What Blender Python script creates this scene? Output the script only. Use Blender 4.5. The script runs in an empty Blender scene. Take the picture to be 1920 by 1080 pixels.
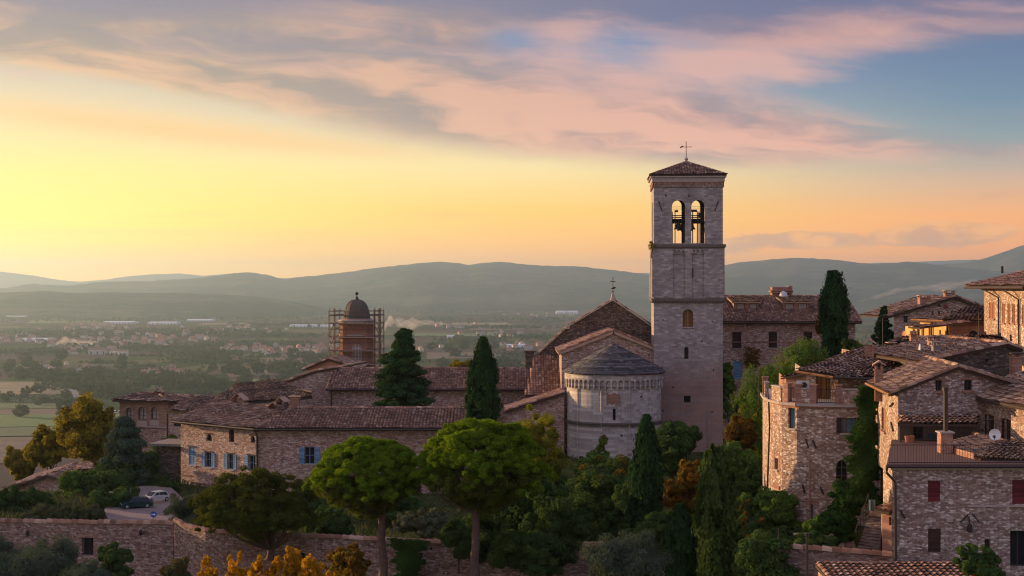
import bpy, math, random
import numpy as np
from mathutils import Vector

S = bpy.context.scene
COL = S.collection
rng = np.random.default_rng(7)
random.seed(7)
F = 2667.0                                  # focal length in photo pixels (1920 wide)

# ------------------------------------------------------------------ camera
cam = bpy.data.objects.new('camera', bpy.data.cameras.new('camera'))
COL.objects.link(cam)
cam.location = (0, 0, 0)
cam.rotation_euler = (math.pi/2, 0, 0)
cam.data.sensor_width = 36
cam.data.lens = 36*F/1920
cam.data.clip_start = 1
cam.data.clip_end = 120000
S.camera = cam
S.view_settings.view_transform = 'Standard'
S.view_settings.look = 'None'
S.view_settings.gamma = 1
S.view_settings.exposure = 0.8
S.cycles.use_denoising = True
S.cycles.max_bounces = 6
S.cycles.diffuse_bounces = 2
S.cycles.glossy_bounces = 2
S.cycles.transmission_bounces = 3
S.cycles.volume_bounces = 0
S.cycles.transparent_max_bounces = 8
S.cycles.filter_width = 1.15
S.cycles.sample_clamp_indirect = 4.0

SUN_AZ, SUN_EL = -60.0, 7.0
# ------------------------------------------------------------------ node helper
class V:
    def __init__(s, nt, sock): s.nt, s.s = nt, sock
    def _m(s, op, o=None, o2=None):
        n = s.nt.nodes.new('ShaderNodeMath'); n.operation = op
        for i, x in enumerate((s, o, o2)):
            if x is None: continue
            if isinstance(x, V): s.nt.links.new(x.s, n.inputs[i])
            else: n.inputs[i].default_value = x
        return V(s.nt, n.outputs[0])
    def __add__(s, o): return s._m('ADD', o)
    def __sub__(s, o): return s._m('SUBTRACT', o)
    def __mul__(s, o): return s._m('MULTIPLY', o)
    def __truediv__(s, o): return s._m('DIVIDE', o)
    __radd__ = __add__
    __rmul__ = __mul__
    def pow(s, o): return s._m('POWER', o)
    def max(s, o): return s._m('MAXIMUM', o)
    def min(s, o): return s._m('MINIMUM', o)
    def abs(s): return s._m('ABSOLUTE')
    def floor(s): return s._m('FLOOR')
    def frac(s): return s._m('FRACT')
    def sin(s): return s._m('SINE')
    def exp(s): return s._m('EXPONENT')
    def neg(s): return s._m('MULTIPLY', -1.0)
    def smooth(s, a, b, lo=0.0, hi=1.0):
        n = s.nt.nodes.new('ShaderNodeMapRange'); n.interpolation_type = 'SMOOTHSTEP'
        s.nt.links.new(s.s, n.inputs[0])
        for i, x in ((1, a), (2, b), (3, lo), (4, hi)): n.inputs[i].default_value = x
        return V(s.nt, n.outputs[0])
def lin(c):
    f = lambda x: x/12.92 if x <= .04045 else ((x+.055)/1.055)**2.4
    return tuple(f(x/255) for x in c)
def ramp(nt, fac, stops, srgb=False, interp='LINEAR'):
    n = nt.nodes.new('ShaderNodeValToRGB'); n.color_ramp.interpolation = interp
    e = n.color_ramp.elements
    while len(e) > 1: e.remove(e[-1])
    for i, (p, c) in enumerate(stops):
        if i: e.new(p)
        e[i].position = p
        e[i].color = (*(lin(c) if srgb else c), 1)
    nt.links.new(fac.s, n.inputs[0])
    return n.outputs[0]
def mixc(nt, fac, a, b, mode='MIX'):
    n = nt.nodes.new('ShaderNodeMix'); n.data_type = 'RGBA'; n.blend_type = mode
    for i, x in ((0, fac), (6, a), (7, b)):
        if isinstance(x, V): nt.links.new(x.s, n.inputs[i])
        elif hasattr(x, 'is_linked'): nt.links.new(x, n.inputs[i])
        elif isinstance(x, tuple): n.inputs[i].default_value = (*x[:3], 1)
        else: n.inputs[i].default_value = x
    return n.outputs[2]
def comb(nt, x, y, z=0.0):
    n = nt.nodes.new('ShaderNodeCombineXYZ')
    for i, v in enumerate((x, y, z)):
        if isinstance(v, V): nt.links.new(v.s, n.inputs[i])
        else: n.inputs[i].default_value = v
    return n.outputs[0]
def noise(nt, vec, scale, detail=3.0, rough=.5, dist=0.0, color=False):
    n = nt.nodes.new('ShaderNodeTexNoise')
    n.inputs['Scale'].default_value = scale; n.inputs['Detail'].default_value = detail
    n.inputs['Roughness'].default_value = rough; n.inputs['Distortion'].default_value = dist
    if vec is not None: nt.links.new(vec, n.inputs['Vector'])
    return n.outputs[1] if color else V(nt, n.outputs[0])
def sepx(nt, vec):
    n = nt.nodes.new('ShaderNodeSeparateXYZ'); nt.links.new(vec, n.inputs[0])
    return [V(nt, o) for o in n.outputs]

# ------------------------------------------------------------------ world: low sun sky with drifting cirrus
def make_world():
    w = bpy.data.worlds.new("World"); S.world = w; w.use_nodes = True
    nt = w.node_tree; bg = nt.nodes['Background']
    sky = nt.nodes.new('ShaderNodeTexSky'); sky.sky_type = 'NISHITA'; sky.sun_disc = False
    sky.sun_elevation = math.radians(SUN_EL); sky.sun_rotation = math.radians(SUN_AZ)
    tc = nt.nodes.new('ShaderNodeTexCoord')
    x, y, z = sepx(nt, tc.outputs['Generated'])
    az = x._m('ARCTAN2', y)*(180/math.pi)          # azimuth from north (+y), degrees
    el = z.max(-1.0).min(1.0)._m('ARCSINE')*(180/math.pi)
    A = az/19.8
    E = el/11.45
    e90 = (el/90).max(0.0)._m('SQRT')              # more resolution near the horizon
    q = lambda p: math.sqrt(p/90)
    def R(st): return ramp(nt, e90, [(q(a), c) for a, c in st], True)
    L = R([(0,(255,180,50)),(1.2,(255,200,58)),(2.6,(255,226,80)),(4.4,(255,229,120)),(6.2,(254,222,158)),(7.8,(225,205,172)),(9.5,(190,178,176)),(12,(150,150,175)),(30,(120,130,165)),(90,(90,105,150))])
    Cn = R([(0,(255,156,40)),(1.4,(255,170,48)),(3.2,(254,198,80)),(5,(248,224,160)),(6.6,(205,195,178)),(8.3,(140,158,186)),(9.8,(112,140,182)),(12,(105,125,170)),(30,(100,118,165)),(90,(90,105,150))])
    Rt = R([(0,(252,142,48)),(1.2,(253,152,52)),(2.8,(247,164,86)),(4.2,(206,170,142)),(5.6,(140,155,160)),(7.2,(106,138,164)),(9,(96,122,160)),(12,(84,102,148)),(30,(90,108,155)),(90,(90,105,150))])
    base = mixc(nt, A.smooth(-1.0, .15), L, Cn)
    base = mixc(nt, A.smooth(.05, 1.0), base, Rt)
    # the sky behind: lavender and blue, opposite the sun
    back = R([(0,(186,174,166)),(10,(186,178,178)),(25,(168,172,186)),(90,(136,150,178))])
    base = mixc(nt, (y*-1.0).smooth(-.55, .5), base, back)
    # sun glow low in the west
    # cirrus: streaks along bands that sink towards the right
    along = A*1.0 - E*.25
    across = E + A*.20
    wv = noise(nt, comb(nt, A*.9, E*1.6, 0.0), 1.6, 4, .55)
    wv2 = noise(nt, comb(nt, A*.9, E*1.6, 4.7), 1.6, 4, .55)
    st = noise(nt, comb(nt, along*.75 + wv2*.35, across*5.5 + wv*1.6, 0.0), 1.5, 6, .48)
    st2 = noise(nt, comb(nt, along*1.0 + wv*.6, across*3.2 + wv2*1.7, 9.1), 2.3, 6, .58)
    def blob(a, e, ra, re, k, slope=0.0):
        da = (A - a)/ra; de = (E - e - (A - a)*slope)/re
        return (da*da + de*de).neg().exp()*k
    wob = (wv - .5)*.22
    Ew = E + wob
    # dark band from the upper left, crossing to the lower right
    def line(pts):
        st_ = [(a*.5 + .5, (v, v, v)) for a, v in pts]
        n = ramp(nt, A*.5 + .5, st_, interp='B_SPLINE')
        s = nt.nodes.new('ShaderNodeSeparateColor'); nt.links.new(n, s.inputs[0]); return V(nt, s.outputs[0])
    c1 = line([(-1,.83),(-.7,.76),(-.4,.68),(0,.60),(.3,.55),(.6,.50),(1,.43)])
    t1 = line([(-1,.09),(-.6,.13),(-.2,.17),(.1,.18),(.4,.14),(.7,.075),(1,.03)])
    d1 = (Ew - c1)/t1
    low = d1.smooth(-1.25, -.35)                       # soft lower edge of the deck
    low2 = d1.smooth(-1.6, .9)
    dens = low*(d1*-1.0).smooth(-2.8, -.2)*.95
    topm = E.smooth(.62, .93)*1.05
    dens = dens.max(low2*topm)
    holes = blob(.25,.85,.17,.10,.8,-.1) + blob(.92,.62,.34,.16,1.0,-.15) + blob(.0,.87,.07,.06,.55) + blob(-.72,.60,.22,.05,.5,-.15) + blob(.52,.76,.10,.05,.35)+blob(1.0,.85,.2,.2,.4)
    na = A.smooth(-.5, .4)*.4 + .5
    dens = (dens*1.12 + (st - .5)*na*.85 + (st2 - .5)*na*.7 - holes).smooth(.05, 1.05)
    dens = dens*E.smooth(.30, .52)
    # second, thin warm veil lower on the left
    v2 = blob(-.78,.555,.42,.045,.75,-.13) + blob(-.4,.49,.3,.03,.3,-.1)
    pink = (st2 + wob*.8 + A*.05)
    cc_hi = mixc(nt, A.smooth(-.8, .5), lin((226,178,142)), lin((234,172,152)))
    cc_lo = mixc(nt, A.smooth(-.7, .7), lin((164,145,132)), lin((152,124,138)))
    cc_top = mixc(nt, A.smooth(-.5, .6), lin((138,128,146)), lin((104,108,146)))
    ccol = mixc(nt, pink.smooth(.36, .60), cc_lo, cc_hi)
    ccol = mixc(nt, (E + (st - .5)*.4).smooth(.78, .98), ccol, cc_top)
    ccol = mixc(nt, ((d1*-1.0).smooth(.3, 1.1)*low).min(.8), ccol, mixc(nt, A.smooth(-.6,.4), lin((250,205,150)), lin((240,172,148))))
    col = mixc(nt, v2.min(.85), base, lin((253,200,130)))
    col = mixc(nt, (dens*.93).min(1.0), col, ccol)
    # pink wisps across the blue
    wv3 = noise(nt, comb(nt, A*1.6 + wv*.7, E*4.5 + A*.8 + wv2*.9, 3.3), 1.7, 6, .6)
    wm = (blob(.10,.82,.10,.14,.55,.3) + blob(.55,.79,.22,.10,.7,.1) + blob(.70,.81,.26,.06,.35,.1) + blob(.35,.74,.24,.11,.75,-.1) + blob(.05,.93,.2,.04,.25,-.1) + blob(.85,.93,.3,.06,.2,.0))
    wm = (wm + (wv3 - .5)*2.6 + (st - .5)*.5).smooth(.15, 1.25)*E.smooth(.5,.65)
    col = mixc(nt, wm*.85, col, lin((228,176,164)))
    # low cumulus on the right horizon, thin bars on the left
    cu = noise(nt, comb(nt, A*1.0, E*1.3, 2.0), 9.0, 5, .6)
    cm = blob(.56,.165,.14,.035,1.0) + blob(.86,.175,.14,.05,1.0,.05) + blob(.97,.31,.10,.02,.8,.1) + blob(.42,.13,.08,.03,.5)
    cm = (cm + (cu - .5)*1.6).smooth(.36, .62)*E.smooth(.03, .10)*(E*-1.0).smooth(-.36, -.2)*A.smooth(.3, .45)
    col = mixc(nt, cm*.75, col, mixc(nt, cu.smooth(.45,.62), lin((186,138,112)), lin((240,168,96))))
    bars = noise(nt, comb(nt, A*1.2, E*22.0, 5.0), 1.4, 4, .5)
    bm = (blob(-.5,.21,.8,.05,.6) + blob(-.2,.13,.7,.05,.7) + blob(-.12,.255,.12,.015,.6) + blob(-.62,.262,.06,.01,.5) + (bars - .5)*1.2).smooth(.35, .9)
    bm = bm*(E*-1.0).smooth(-.34,-.24)*E.smooth(.02,.08)
    col = mixc(nt, bm*.4, col, lin((250,178,95)))
    # scale to the strength of the Background and add the physical sky
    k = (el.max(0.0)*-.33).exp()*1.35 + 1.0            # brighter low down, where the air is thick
    k = k*(1.0 + (y*-1.0).smooth(-.35, .45)*.8)*(1.0 + el.smooth(13, 45)*.7)   # sky behind and overhead brightened, added fill for the shaded walls
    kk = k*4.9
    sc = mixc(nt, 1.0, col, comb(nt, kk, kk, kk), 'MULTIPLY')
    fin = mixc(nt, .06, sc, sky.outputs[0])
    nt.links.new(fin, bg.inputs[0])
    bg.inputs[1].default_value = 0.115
make_world()

sun = bpy.data.objects.new('sun', bpy.data.lights.new('sun', 'SUN'))
COL.objects.link(sun)
sun.data.energy = 5.0
sun.data.angle = math.radians(0.5)
sun.data.color = (1.0, .63, .33)
a_, e_ = math.radians(SUN_AZ), math.radians(SUN_EL)
sd = Vector((math.sin(a_)*math.cos(e_), math.cos(a_)*math.cos(e_), math.sin(e_)))
sun.rotation_euler = sd.to_track_quat('Z', 'Y').to_euler()

# ------------------------------------------------------------------ geometry helpers
def X(px, Y): return (px - 960)/F*Y
def Z(py, Y): return (540 - py)/F*Y
def P(px, py, Y): return (X(px, Y), Y, Z(py, Y))

class MB:
    """collects polygons and builds ONE mesh object"""
    def __init__(s): s.v, s.f, s.m, s.uv = [], [], [], []
    def poly(s, pts, m=0, uv=None):
        i = len(s.v); s.v += [tuple(p) for p in pts]
        s.f.append(tuple(range(i, i+len(pts)))); s.m.append(m)
        s.uv.append(uv or [(0, 0)]*len(pts))
    def mesh(s, verts, faces, m=0):
        i = len(s.v); s.v += [tuple(p) for p in verts]
        for f in faces: s.f.append(tuple(i+k for k in f)); s.m.append(m); s.uv.append([(0, 0)]*len(f))
    def prism(s, base, d, m=0):
        """polygon base extruded by vector d"""
        b = [Vector(p) for p in base]; t = [p + Vector(d) for p in b]; n = len(b)
        nrm = sum(((b[i]-b[0]).cross(b[i+1]-b[0]) for i in range(1, n-1)), Vector())
        if nrm.dot(Vector(d)) > 0: b, t = b[::-1], t[::-1]
        s.mesh(b + t, [tuple(range(n)), tuple(range(2*n-1, n-1, -1))] +
               [(i, n+i, n+(i+1) % n, (i+1) % n) for i in range(n)], m)
    def box(s, c, h, ax=(1, 0), m=0):
        """centre c, half sizes h, local x direction ax in plan"""
        l = math.hypot(*ax[:2]); ex = Vector((ax[0]/l, ax[1]/l, 0)); ey = Vector((-ex.y, ex.x, 0)); ez = Vector((0, 0, 1))
        c = Vector(c)
        vs = [c + ex*h[0]*i + ey*h[1]*j + ez*h[2]*k for k in (-1, 1) for j in (-1, 1) for i in (-1, 1)]
        s.mesh(vs, [(0, 2, 3, 1), (4, 5, 7, 6), (0, 1, 5, 4), (2, 6, 7, 3), (0, 4, 6, 2), (1, 3, 7, 5)], m)
    def tube(s, pts, r, n=6, m=0, cap=True):
        pts = [Vector(p) for p in pts]; k = len(pts)
        rs = r if isinstance(r, (list, tuple)) else [r]*k
        vs = []
        for i, p in enumerate(pts):
            d = (pts[min(i+1, k-1)] - pts[max(i-1, 0)]).normalized()
            u = d.cross(Vector((0, 0, 1)) if abs(d.z) < .9 else Vector((1, 0, 0))).normalized(); w = d.cross(u)
            for j in range(n):
                a = 2*math.pi*j/n
                vs.append(p + (u*math.cos(a) + w*math.sin(a))*rs[i])
        fs = [(i*n+j, (i+1)*n+j, (i+1)*n+(j+1) % n, i*n+(j+1) % n) for i in range(k-1) for j in range(n)]
        if cap: fs += [tuple(range(n)), tuple(range(k*n-1, (k-1)*n-1, -1))]
        s.mesh(vs, fs, m)
    def lathe(s, c, prof, n=24, m=0, a0=0, a1=2*math.pi):
        full = abs(a1-a0-2*math.pi) < 1e-6; cols = n if full else n+1
        vs = [(c[0]+r*math.cos(a0+(a1-a0)*j/n), c[1]+r*math.sin(a0+(a1-a0)*j/n), z) for r, z in prof for j in range(cols)]
        fs = [(i*cols+j, i*cols+(j+1) % cols, (i+1)*cols+(j+1) % cols, (i+1)*cols+j) for i in range(len(prof)-1) for j in range(n)]
        s.mesh(vs, fs, m)
    def build(s, name, mats, parent=None, label=None, smooth=False, **kw):
        me = bpy.data.meshes.new(name)
        me.from_pydata(s.v, [], s.f)
        for m in (mats if isinstance(mats, (list, tuple)) else [mats]): me.materials.append(m)
        me.polygons.foreach_set('material_index', s.m)
        uvl = me.uv_layers.new(name='uv')
        uvl.data.foreach_set('uv', np.array([c for f in s.uv for p in f for c in p], dtype=np.float32))
        if smooth: me.polygons.foreach_set('use_smooth', [True]*len(s.f))
        me.update()
        o = bpy.data.objects.new(name, me); COL.objects.link(o)
        if parent is not None:
            o.parent = parent
            bpy_loc = parent.location
            o.matrix_parent_inverse = mpi(parent)
        if label: o['label'] = label
        for k, v in kw.items(): o[k] = v
        return o
def mpi(p):
    from mathutils import Matrix
    t = Vector(p.location)
    q = p
    return Matrix.Translation(-world_loc(p))
def world_loc(p):
    """things are unrotated Empties; parts carry their vertices in world space"""
    return Vector(p.location) if p.type == 'EMPTY' else Vector((0, 0, 0))
def thing(name, label, cat, loc=(0, 0, 0), group=None):
    o = bpy.data.objects.new(name, None); COL.objects.link(o); o.location = loc
    o.empty_display_size = .5
    o['label'] = label; o['category'] = cat
    if group: o['group'] = group
    return o
def tag(o, label, cat, group=None):
    o['label'] = label; o['category'] = cat
    if group: o['group'] = group
    return o
def structure(o, kind='structure'):
    o['kind'] = kind; return o

def fast_mesh(name, verts, nper, mat, tint=None, smooth=False):
    """verts (N*nper,3): N separate polygons of nper corners"""
    n = len(verts)//nper
    me = bpy.data.meshes.new(name)
    me.vertices.add(n*nper); me.loops.add(n*nper); me.polygons.add(n)
    me.vertices.foreach_set('co', np.ascontiguousarray(verts, dtype=np.float32).ravel())
    me.loops.foreach_set('vertex_index', np.arange(n*nper, dtype=np.int32))
    me.polygons.foreach_set('loop_start', np.arange(0, n*nper, nper, dtype=np.int32))
    me.polygons.foreach_set('loop_total', np.full(n, nper, dtype=np.int32))
    if tint is not None:
        a = me.attributes.new('tint', 'FLOAT', 'FACE'); a.data.foreach_set('value', np.asarray(tint, dtype=np.float32))
    me.materials.append(mat); me.update(calc_edges=True)
    return me
def link(name, me, parent=None):
    o = bpy.data.objects.new(name, me); COL.objects.link(o)
    if parent is not None:
        o.parent = parent; o.matrix_parent_inverse = mpi(parent)
    return o
# ------------------------------------------------------------------ materials
def newmat(name):
    m = bpy.data.materials.new(name); m.use_nodes = True
    nt = m.node_tree; b = nt.nodes['Principled BSDF']
    b.inputs['Specular IOR Level'].default_value = .25
    return m, nt, b
def objco(nt): return nt.nodes.new('ShaderNodeTexCoord').outputs['Object']
def bump(nt, b, h, strength=.4, dist=.05):
    n = nt.nodes.new('ShaderNodeBump'); n.inputs['Strength'].default_value = strength; n.inputs['Distance'].default_value = dist
    nt.links.new(h.s if isinstance(h, V) else h, n.inputs['Height']); nt.links.new(n.outputs[0], b.inputs['Normal'])
def scalev(nt, vec, s):
    n = nt.nodes.new('ShaderNodeVectorMath'); n.operation = 'MULTIPLY'; nt.links.new(vec, n.inputs[0]); n.inputs[1].default_value = s
    return n.outputs[0]
def addv(nt, a, b, k=1.0):
    n = nt.nodes.new('ShaderNodeVectorMath'); n.operation = 'MULTIPLY_ADD'
    nt.links.new(b, n.inputs[0]); n.inputs[1].default_value = (k, k, k); nt.links.new(a, n.inputs[2])
    return n.outputs[0]
def rubble(name, stones, sc=(4.6, 4.6, 12.0), mortar=(.27, .2, .165), blotch=(.30, .16, .115), blot=.5, edge=.09):
    """rubble masonry: stretched voronoi stones, each its own colour, patches of brick repair"""
    m, nt, b = newmat(name)
    co = objco(nt)
    wob = noise(nt, co, 1.1, 2, .5, color=True)
    cw = addv(nt, co, wob, .07)
    vs = scalev(nt, cw, sc)
    vo = nt.nodes.new('ShaderNodeTexVoronoi'); nt.links.new(vs, vo.inputs['Vector']); vo.inputs['Scale'].default_value = 1; vo.inputs['Randomness'].default_value = .85
    ve = nt.nodes.new('ShaderNodeTexVoronoi'); ve.feature = 'DISTANCE_TO_EDGE'; nt.links.new(vs, ve.inputs['Vector']); ve.inputs['Scale'].default_value = 1; ve.inputs['Randomness'].default_value = .85
    r = nt.nodes.new('ShaderNodeSeparateColor'); nt.links.new(vo.outputs['Color'], r.inputs[0])
    rv = V(nt, r.outputs[0])
    col = ramp(nt, rv, stones)
    big = noise(nt, co, .32, 4, .6)
    big2 = noise(nt, scalev(nt, co, (1, 1, 2.2)), .55, 4, .6)
    # patches where the wall was repaired in small brick courses
    pz = scalev(nt, co, (1, 1, 1))
    xx, yy, zz = sepx(nt, pz)
    bk = (zz*9.0).frac().smooth(.0, .25)
    col = mixc(nt, big2.smooth(.54, .64)*(blot*.7), col, mixc(nt, bk*.7, mortar, blotch))
    col = mixc(nt, V(nt, ve.outputs[0]).smooth(.0, edge, .85, 0.0), col, mortar)
    fine = noise(nt, co, 14, 3, .6)
    col = mixc(nt, .55, col, ramp(nt, fine, [(.25, (.62, .62, .62)), (.75, (1.2, 1.2, 1.2))]), 'MULTIPLY')
    col = mixc(nt, .8, col, ramp(nt, big, [(.3, (.72, .70, .68)), (.5, (1, 1, 1)), (.72, (1.15, 1.08, 1.0))]), 'MULTIPLY')
    # rain streaks and lichen
    stx = noise(nt, scalev(nt, co, (2.2, 2.2, .16)), 1.0, 4, .6)
    col = mixc(nt, stx.smooth(.58, .8, 0, .5), col, (.10, .085, .075))
    nt.links.new(col, b.inputs['Base Color']); b.inputs['Roughness'].default_value = .95
    h = V(nt, ve.outputs[0]).smooth(0, .16) + fine*.35 + rv*.3
    bump(nt, b, h, .55, .05)
    return m
def ashlar(name, cols, bw=.5, bh=.2, mortar=(.3, .25, .22), ang=0.0, pinkz=None, wave=0.0, blot=.35):
    m, nt, b = newmat(name)
    co = objco(nt)
    x, y, z = sepx(nt, co)
    u = x*math.cos(ang) + y*math.sin(ang) + x*.0
    uu = (x + y*.93)*1.0
    br = nt.nodes.new('ShaderNodeTexBrick')
    wob = noise(nt, co, .9, 2, .5)
    nt.links.new(comb(nt, uu + wob*.08, z + wob*.06, 0.0), br.inputs['Vector'])
    br.inputs['Scale'].default_value = 1; br.inputs['Mortar Size'].default_value = .012; br.inputs['Mortar Smooth'].default_value = .35
    br.inputs['Brick Width'].default_value = bw; br.inputs['Row Height'].default_value = bh
    br.inputs['Color1'].default_value = (0, 0, 0, 1); br.inputs['Color2'].default_value = (1, 1, 1, 1); br.inputs['Mortar'].default_value = (.5, .5, .5, 1)
    br.inputs['Bias'].default_value = 0
    s = nt.nodes.new('ShaderNodeSeparateColor'); nt.links.new(br.outputs['Color'], s.inputs[0])
    rv = V(nt, s.outputs[0])
    col = ramp(nt, rv, cols)
    if pinkz:
        zz = (z + (noise(nt, co, .5, 4, .6) - .5)*3.5)
        band = noise(nt, comb(nt, 0.0, 0.0, z*1.0), 1.6, 3, .6)
        col = mixc(nt, zz.smooth(pinkz[1], pinkz[0], 1, 0)*(.25 + rv*.5) + zz.smooth(pinkz[1], pinkz[0], 1, 0)*band.smooth(.4, .6)*.25, col, (.30, .165, .125))
    big = noise(nt, co, .45, 5, .62)
    col = mixc(nt, .75, col, ramp(nt, big, [(.3, (.70, .69, .70)), (.5, (1, 1, 1)), (.72, (1.16, 1.1, 1.02))]), 'MULTIPLY')
    fine = noise(nt, co, 11, 3, .65)
    col = mixc(nt, .45, col, ramp(nt, fine, [(.25, (.6, .6, .6)), (.75, (1.25, 1.25, 1.25))]), 'MULTIPLY')
    col = mixc(nt, V(nt, br.outputs['Fac'])*.75, col, mortar)
    stx = noise(nt, scalev(nt, co, (1.6, 1.6, .12)), 1.0, 4, .6)
    col = mixc(nt, stx.smooth(.56, .8, 0, blot), col, (.09, .08, .075))
    nt.links.new(col, b.inputs['Base Color']); b.inputs['Roughness'].default_value = .9
    bump(nt, b, V(nt, br.outputs['Fac'])*-1.0 + fine*.4 + rv*.3, .4, .03)
    return m
def rooftile(name, cols, lichen=.35):
    """uv: u = tile column, v = tile row; every tile gets its own colour"""
    m, nt, b = newmat(name)
    uv = nt.nodes.new('ShaderNodeUVMap'); uv.uv_map = 'uv'
    u, v, _ = sepx(nt, uv.outputs[0])
    wn = nt.nodes.new('ShaderNodeTexWhiteNoise'); wn.noise_dimensions = '2D'
    nt.links.new(comb(nt, u.floor(), v.floor(), 0.0), wn.inputs['Vector'])
    rv = V(nt, wn.outputs[0])
    col = ramp(nt, rv, cols)
    co = objco(nt)
    big = noise(nt, co, .5, 4, .6)
    fine = noise(nt, co, 9, 4, .65)
    col = mixc(nt, .8, col, ramp(nt, big, [(.3, (.66, .64, .62)), (.5, (1, 1, 1)), (.7, (1.2, 1.12, 1.02))]), 'MULTIPLY')
    col = mixc(nt, fine.smooth(.52, .72, 0, lichen), col, (.17, .165, .13))
    col = mixc(nt, noise(nt, co, 4, 3, .6).smooth(.58, .75, 0, .5), col, (.045, .04, .033))
    nt.links.new(col, b.inputs['Base Color']); b.inputs['Roughness'].default_value = .92
    bump(nt, b, fine, .35, .03)
    return m
def plain(name, c, rough=.8, var=.25, sc=3.0, metal=0.0, bs=.15):
    m, nt, b = newmat(name)
    co = objco(nt)
    n = noise(nt, co, sc, 4, .6)
    n2 = noise(nt, co, sc*6, 3, .6)
    lo = tuple(k*(1-var) for k in c); hi = tuple(min(1, k*(1+var)) for k in c)
    col = mixc(nt, .6, ramp(nt, n, [(.3, lo), (.7, hi)]), ramp(nt, n2, [(.3, lo), (.7, hi)]))
    nt.links.new(col, b.inputs['Base Color']); b.inputs['Roughness'].default_value = rough; b.inputs['Metallic'].default_value = metal
    bump(nt, b, n2, bs, .02)
    return m
def planks(name, c, w=.12, rough=.75, axis='z', var=.3):
    m, nt, b = newmat(name)
    co = objco(nt); x, y, z = sepx(nt, co)
    k = (z if axis == 'z' else (x + y*.9))/w
    wn = nt.nodes.new('ShaderNodeTexWhiteNoise'); wn.noise_dimensions = '1D'; nt.links.new(k.floor().s, wn.inputs['W'])
    g = k.frac(); gap = g.smooth(0, .14)*(g*-1.0).smooth(-1, -.86)
    lo = tuple(q*(1-var) for q in c); hi = tuple(q*(1+var) for q in c)
    col = ramp(nt, V(nt, wn.outputs[0]), [(0, lo), (1, hi)])
    gr = noise(nt, scalev(nt, co, (3, 3, 3)), 5, 4, .6)
    col = mixc(nt, .5, col, ramp(nt, gr, [(.3, (.7, .7, .7)), (.7, (1.2, 1.2, 1.2))]), 'MULTIPLY')
    col = mixc(nt, gap, tuple(q*.3 for q in c), col)
    nt.links.new(col, b.inputs['Base Color']); b.inputs['Roughness'].default_value = rough
    bump(nt, b, gap, .5, .02)
    return m
def leafmat(name, c1, c2, c3=None, trans=.42, sc=.5):
    m, nt, b = newmat(name)
    nt.nodes.remove(b)
    out = nt.nodes['Material Output']
    at = nt.nodes.new('ShaderNodeAttribute'); at.attribute_name = 'tint'
    t = V(nt, at.outputs['Fac'])
    co = objco(nt)
    big = noise(nt, co, sc, 3, .6)
    st = [(.0, c1), (.75, c2)] + ([(1.0, c3)] if c3 else [])
    col = ramp(nt, (t*.6 + big*.8 - .2), st)
    d = nt.nodes.new('ShaderNodeBsdfDiffuse'); tr = nt.nodes.new('ShaderNodeBsdfTranslucent')
    nt.links.new(col, d.inputs[0])
    tc = mixc(nt, 1.0, col, (1.25, 1.2, .5), 'MULTIPLY'); nt.links.new(tc, tr.inputs[0])
    mx = nt.nodes.new('ShaderNodeMixShader'); mx.inputs[0].default_value = trans
    nt.links.new(d.outputs[0], mx.inputs[1]); nt.links.new(tr.outputs[0], mx.inputs[2])
    nt.links.new(mx.outputs[0], out.inputs[0])
    return m
M = {}
PINK = [(0, (.22, .125, .09)), (.2, (.36, .215, .155)), (.45, (.45, .285, .21)), (.68, (.49, .345, .27)), (.85, (.56, .45, .37)), (1, (.68, .61, .52))]
GREYS = [(0, (.19, .125, .10)), (.3, (.27, .185, .15)), (.55, (.36, .265, .215)), (.75, (.46, .38, .325)), (1, (.66, .60, .53))]
M['rubble_pink'] = rubble('pink rubble stone', PINK)
M['rubble_grey'] = rubble('grey pink rubble stone', GREYS, (5.8, 5.8, 13.0))
M['rubble_fine'] = rubble('small coursed stone', PINK, (4.4, 4.4, 13.0), blot=.7)
M['rubble_white'] = rubble('rubble with white stones', [(0, (.23, .14, .095)), (.35, (.36, .23, .16)), (.6, (.44, .30, .22)), (.8, (.57, .46, .37)), (1, (.76, .69, .60))], (5.2, 5.2, 11.5), blot=.35)
M['rubble_dark'] = rubble('dark weathered stone', [(0, (.06, .048, .04)), (.4, (.115, .085, .068)), (.7, (.17, .12, .095)), (1, (.27, .21, .17))], (3.6, 3.6, 9.0), mortar=(.09, .07, .058), blotch=(.12, .072, .055))
M['garden_wall'] = rubble('garden wall stone', [(0, (.13, .08, .065)), (.3, (.24, .145, .11)), (.6, (.32, .20, .16)), (.85, (.39, .29, .24)), (1, (.46, .40, .35))], (4.4, 4.4, 11.0), mortar=(.2, .145, .12), blot=.6)
M['tower_stone'] = ashlar('bell tower limestone', [(0, (.235, .205, .19)), (.4, (.295, .262, .242)), (.75, (.335, .30, .278)), (1, (.43, .395, .365))], .40, .17, (.24, .205, .185), pinkz=(-6.0, -9.0), blot=.6)
M['apse_stone'] = ashlar('pale apse limestone', [(0, (.32, .285, .255)), (.4, (.43, .39, .35)), (.8, (.49, .45, .405)), (1, (.57, .53, .48))], .55, .24, (.33, .28, .25), blot=.3)
M['trim_stone'] = plain('trim stone', (.36, .30, .26), .9, .3, 4)
M['trim_dark'] = plain('weathered cornice and painted porch shade', (.13, .105, .09), .95, .4, 4)  # weathered cornices; on the porch wall the dark tone paints shade
M['brick'] = ashlar('red brick', [(0, (.24, .105, .065)), (.5, (.33, .155, .10)), (1, (.42, .22, .15))], .26, .075, (.3, .22, .18))
M['brick_old'] = ashlar('old brown brick', [(0, (.20, .115, .075)), (.5, (.27, .165, .115)), (1, (.34, .225, .165))], .3, .085, (.26, .2, .16))
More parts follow.
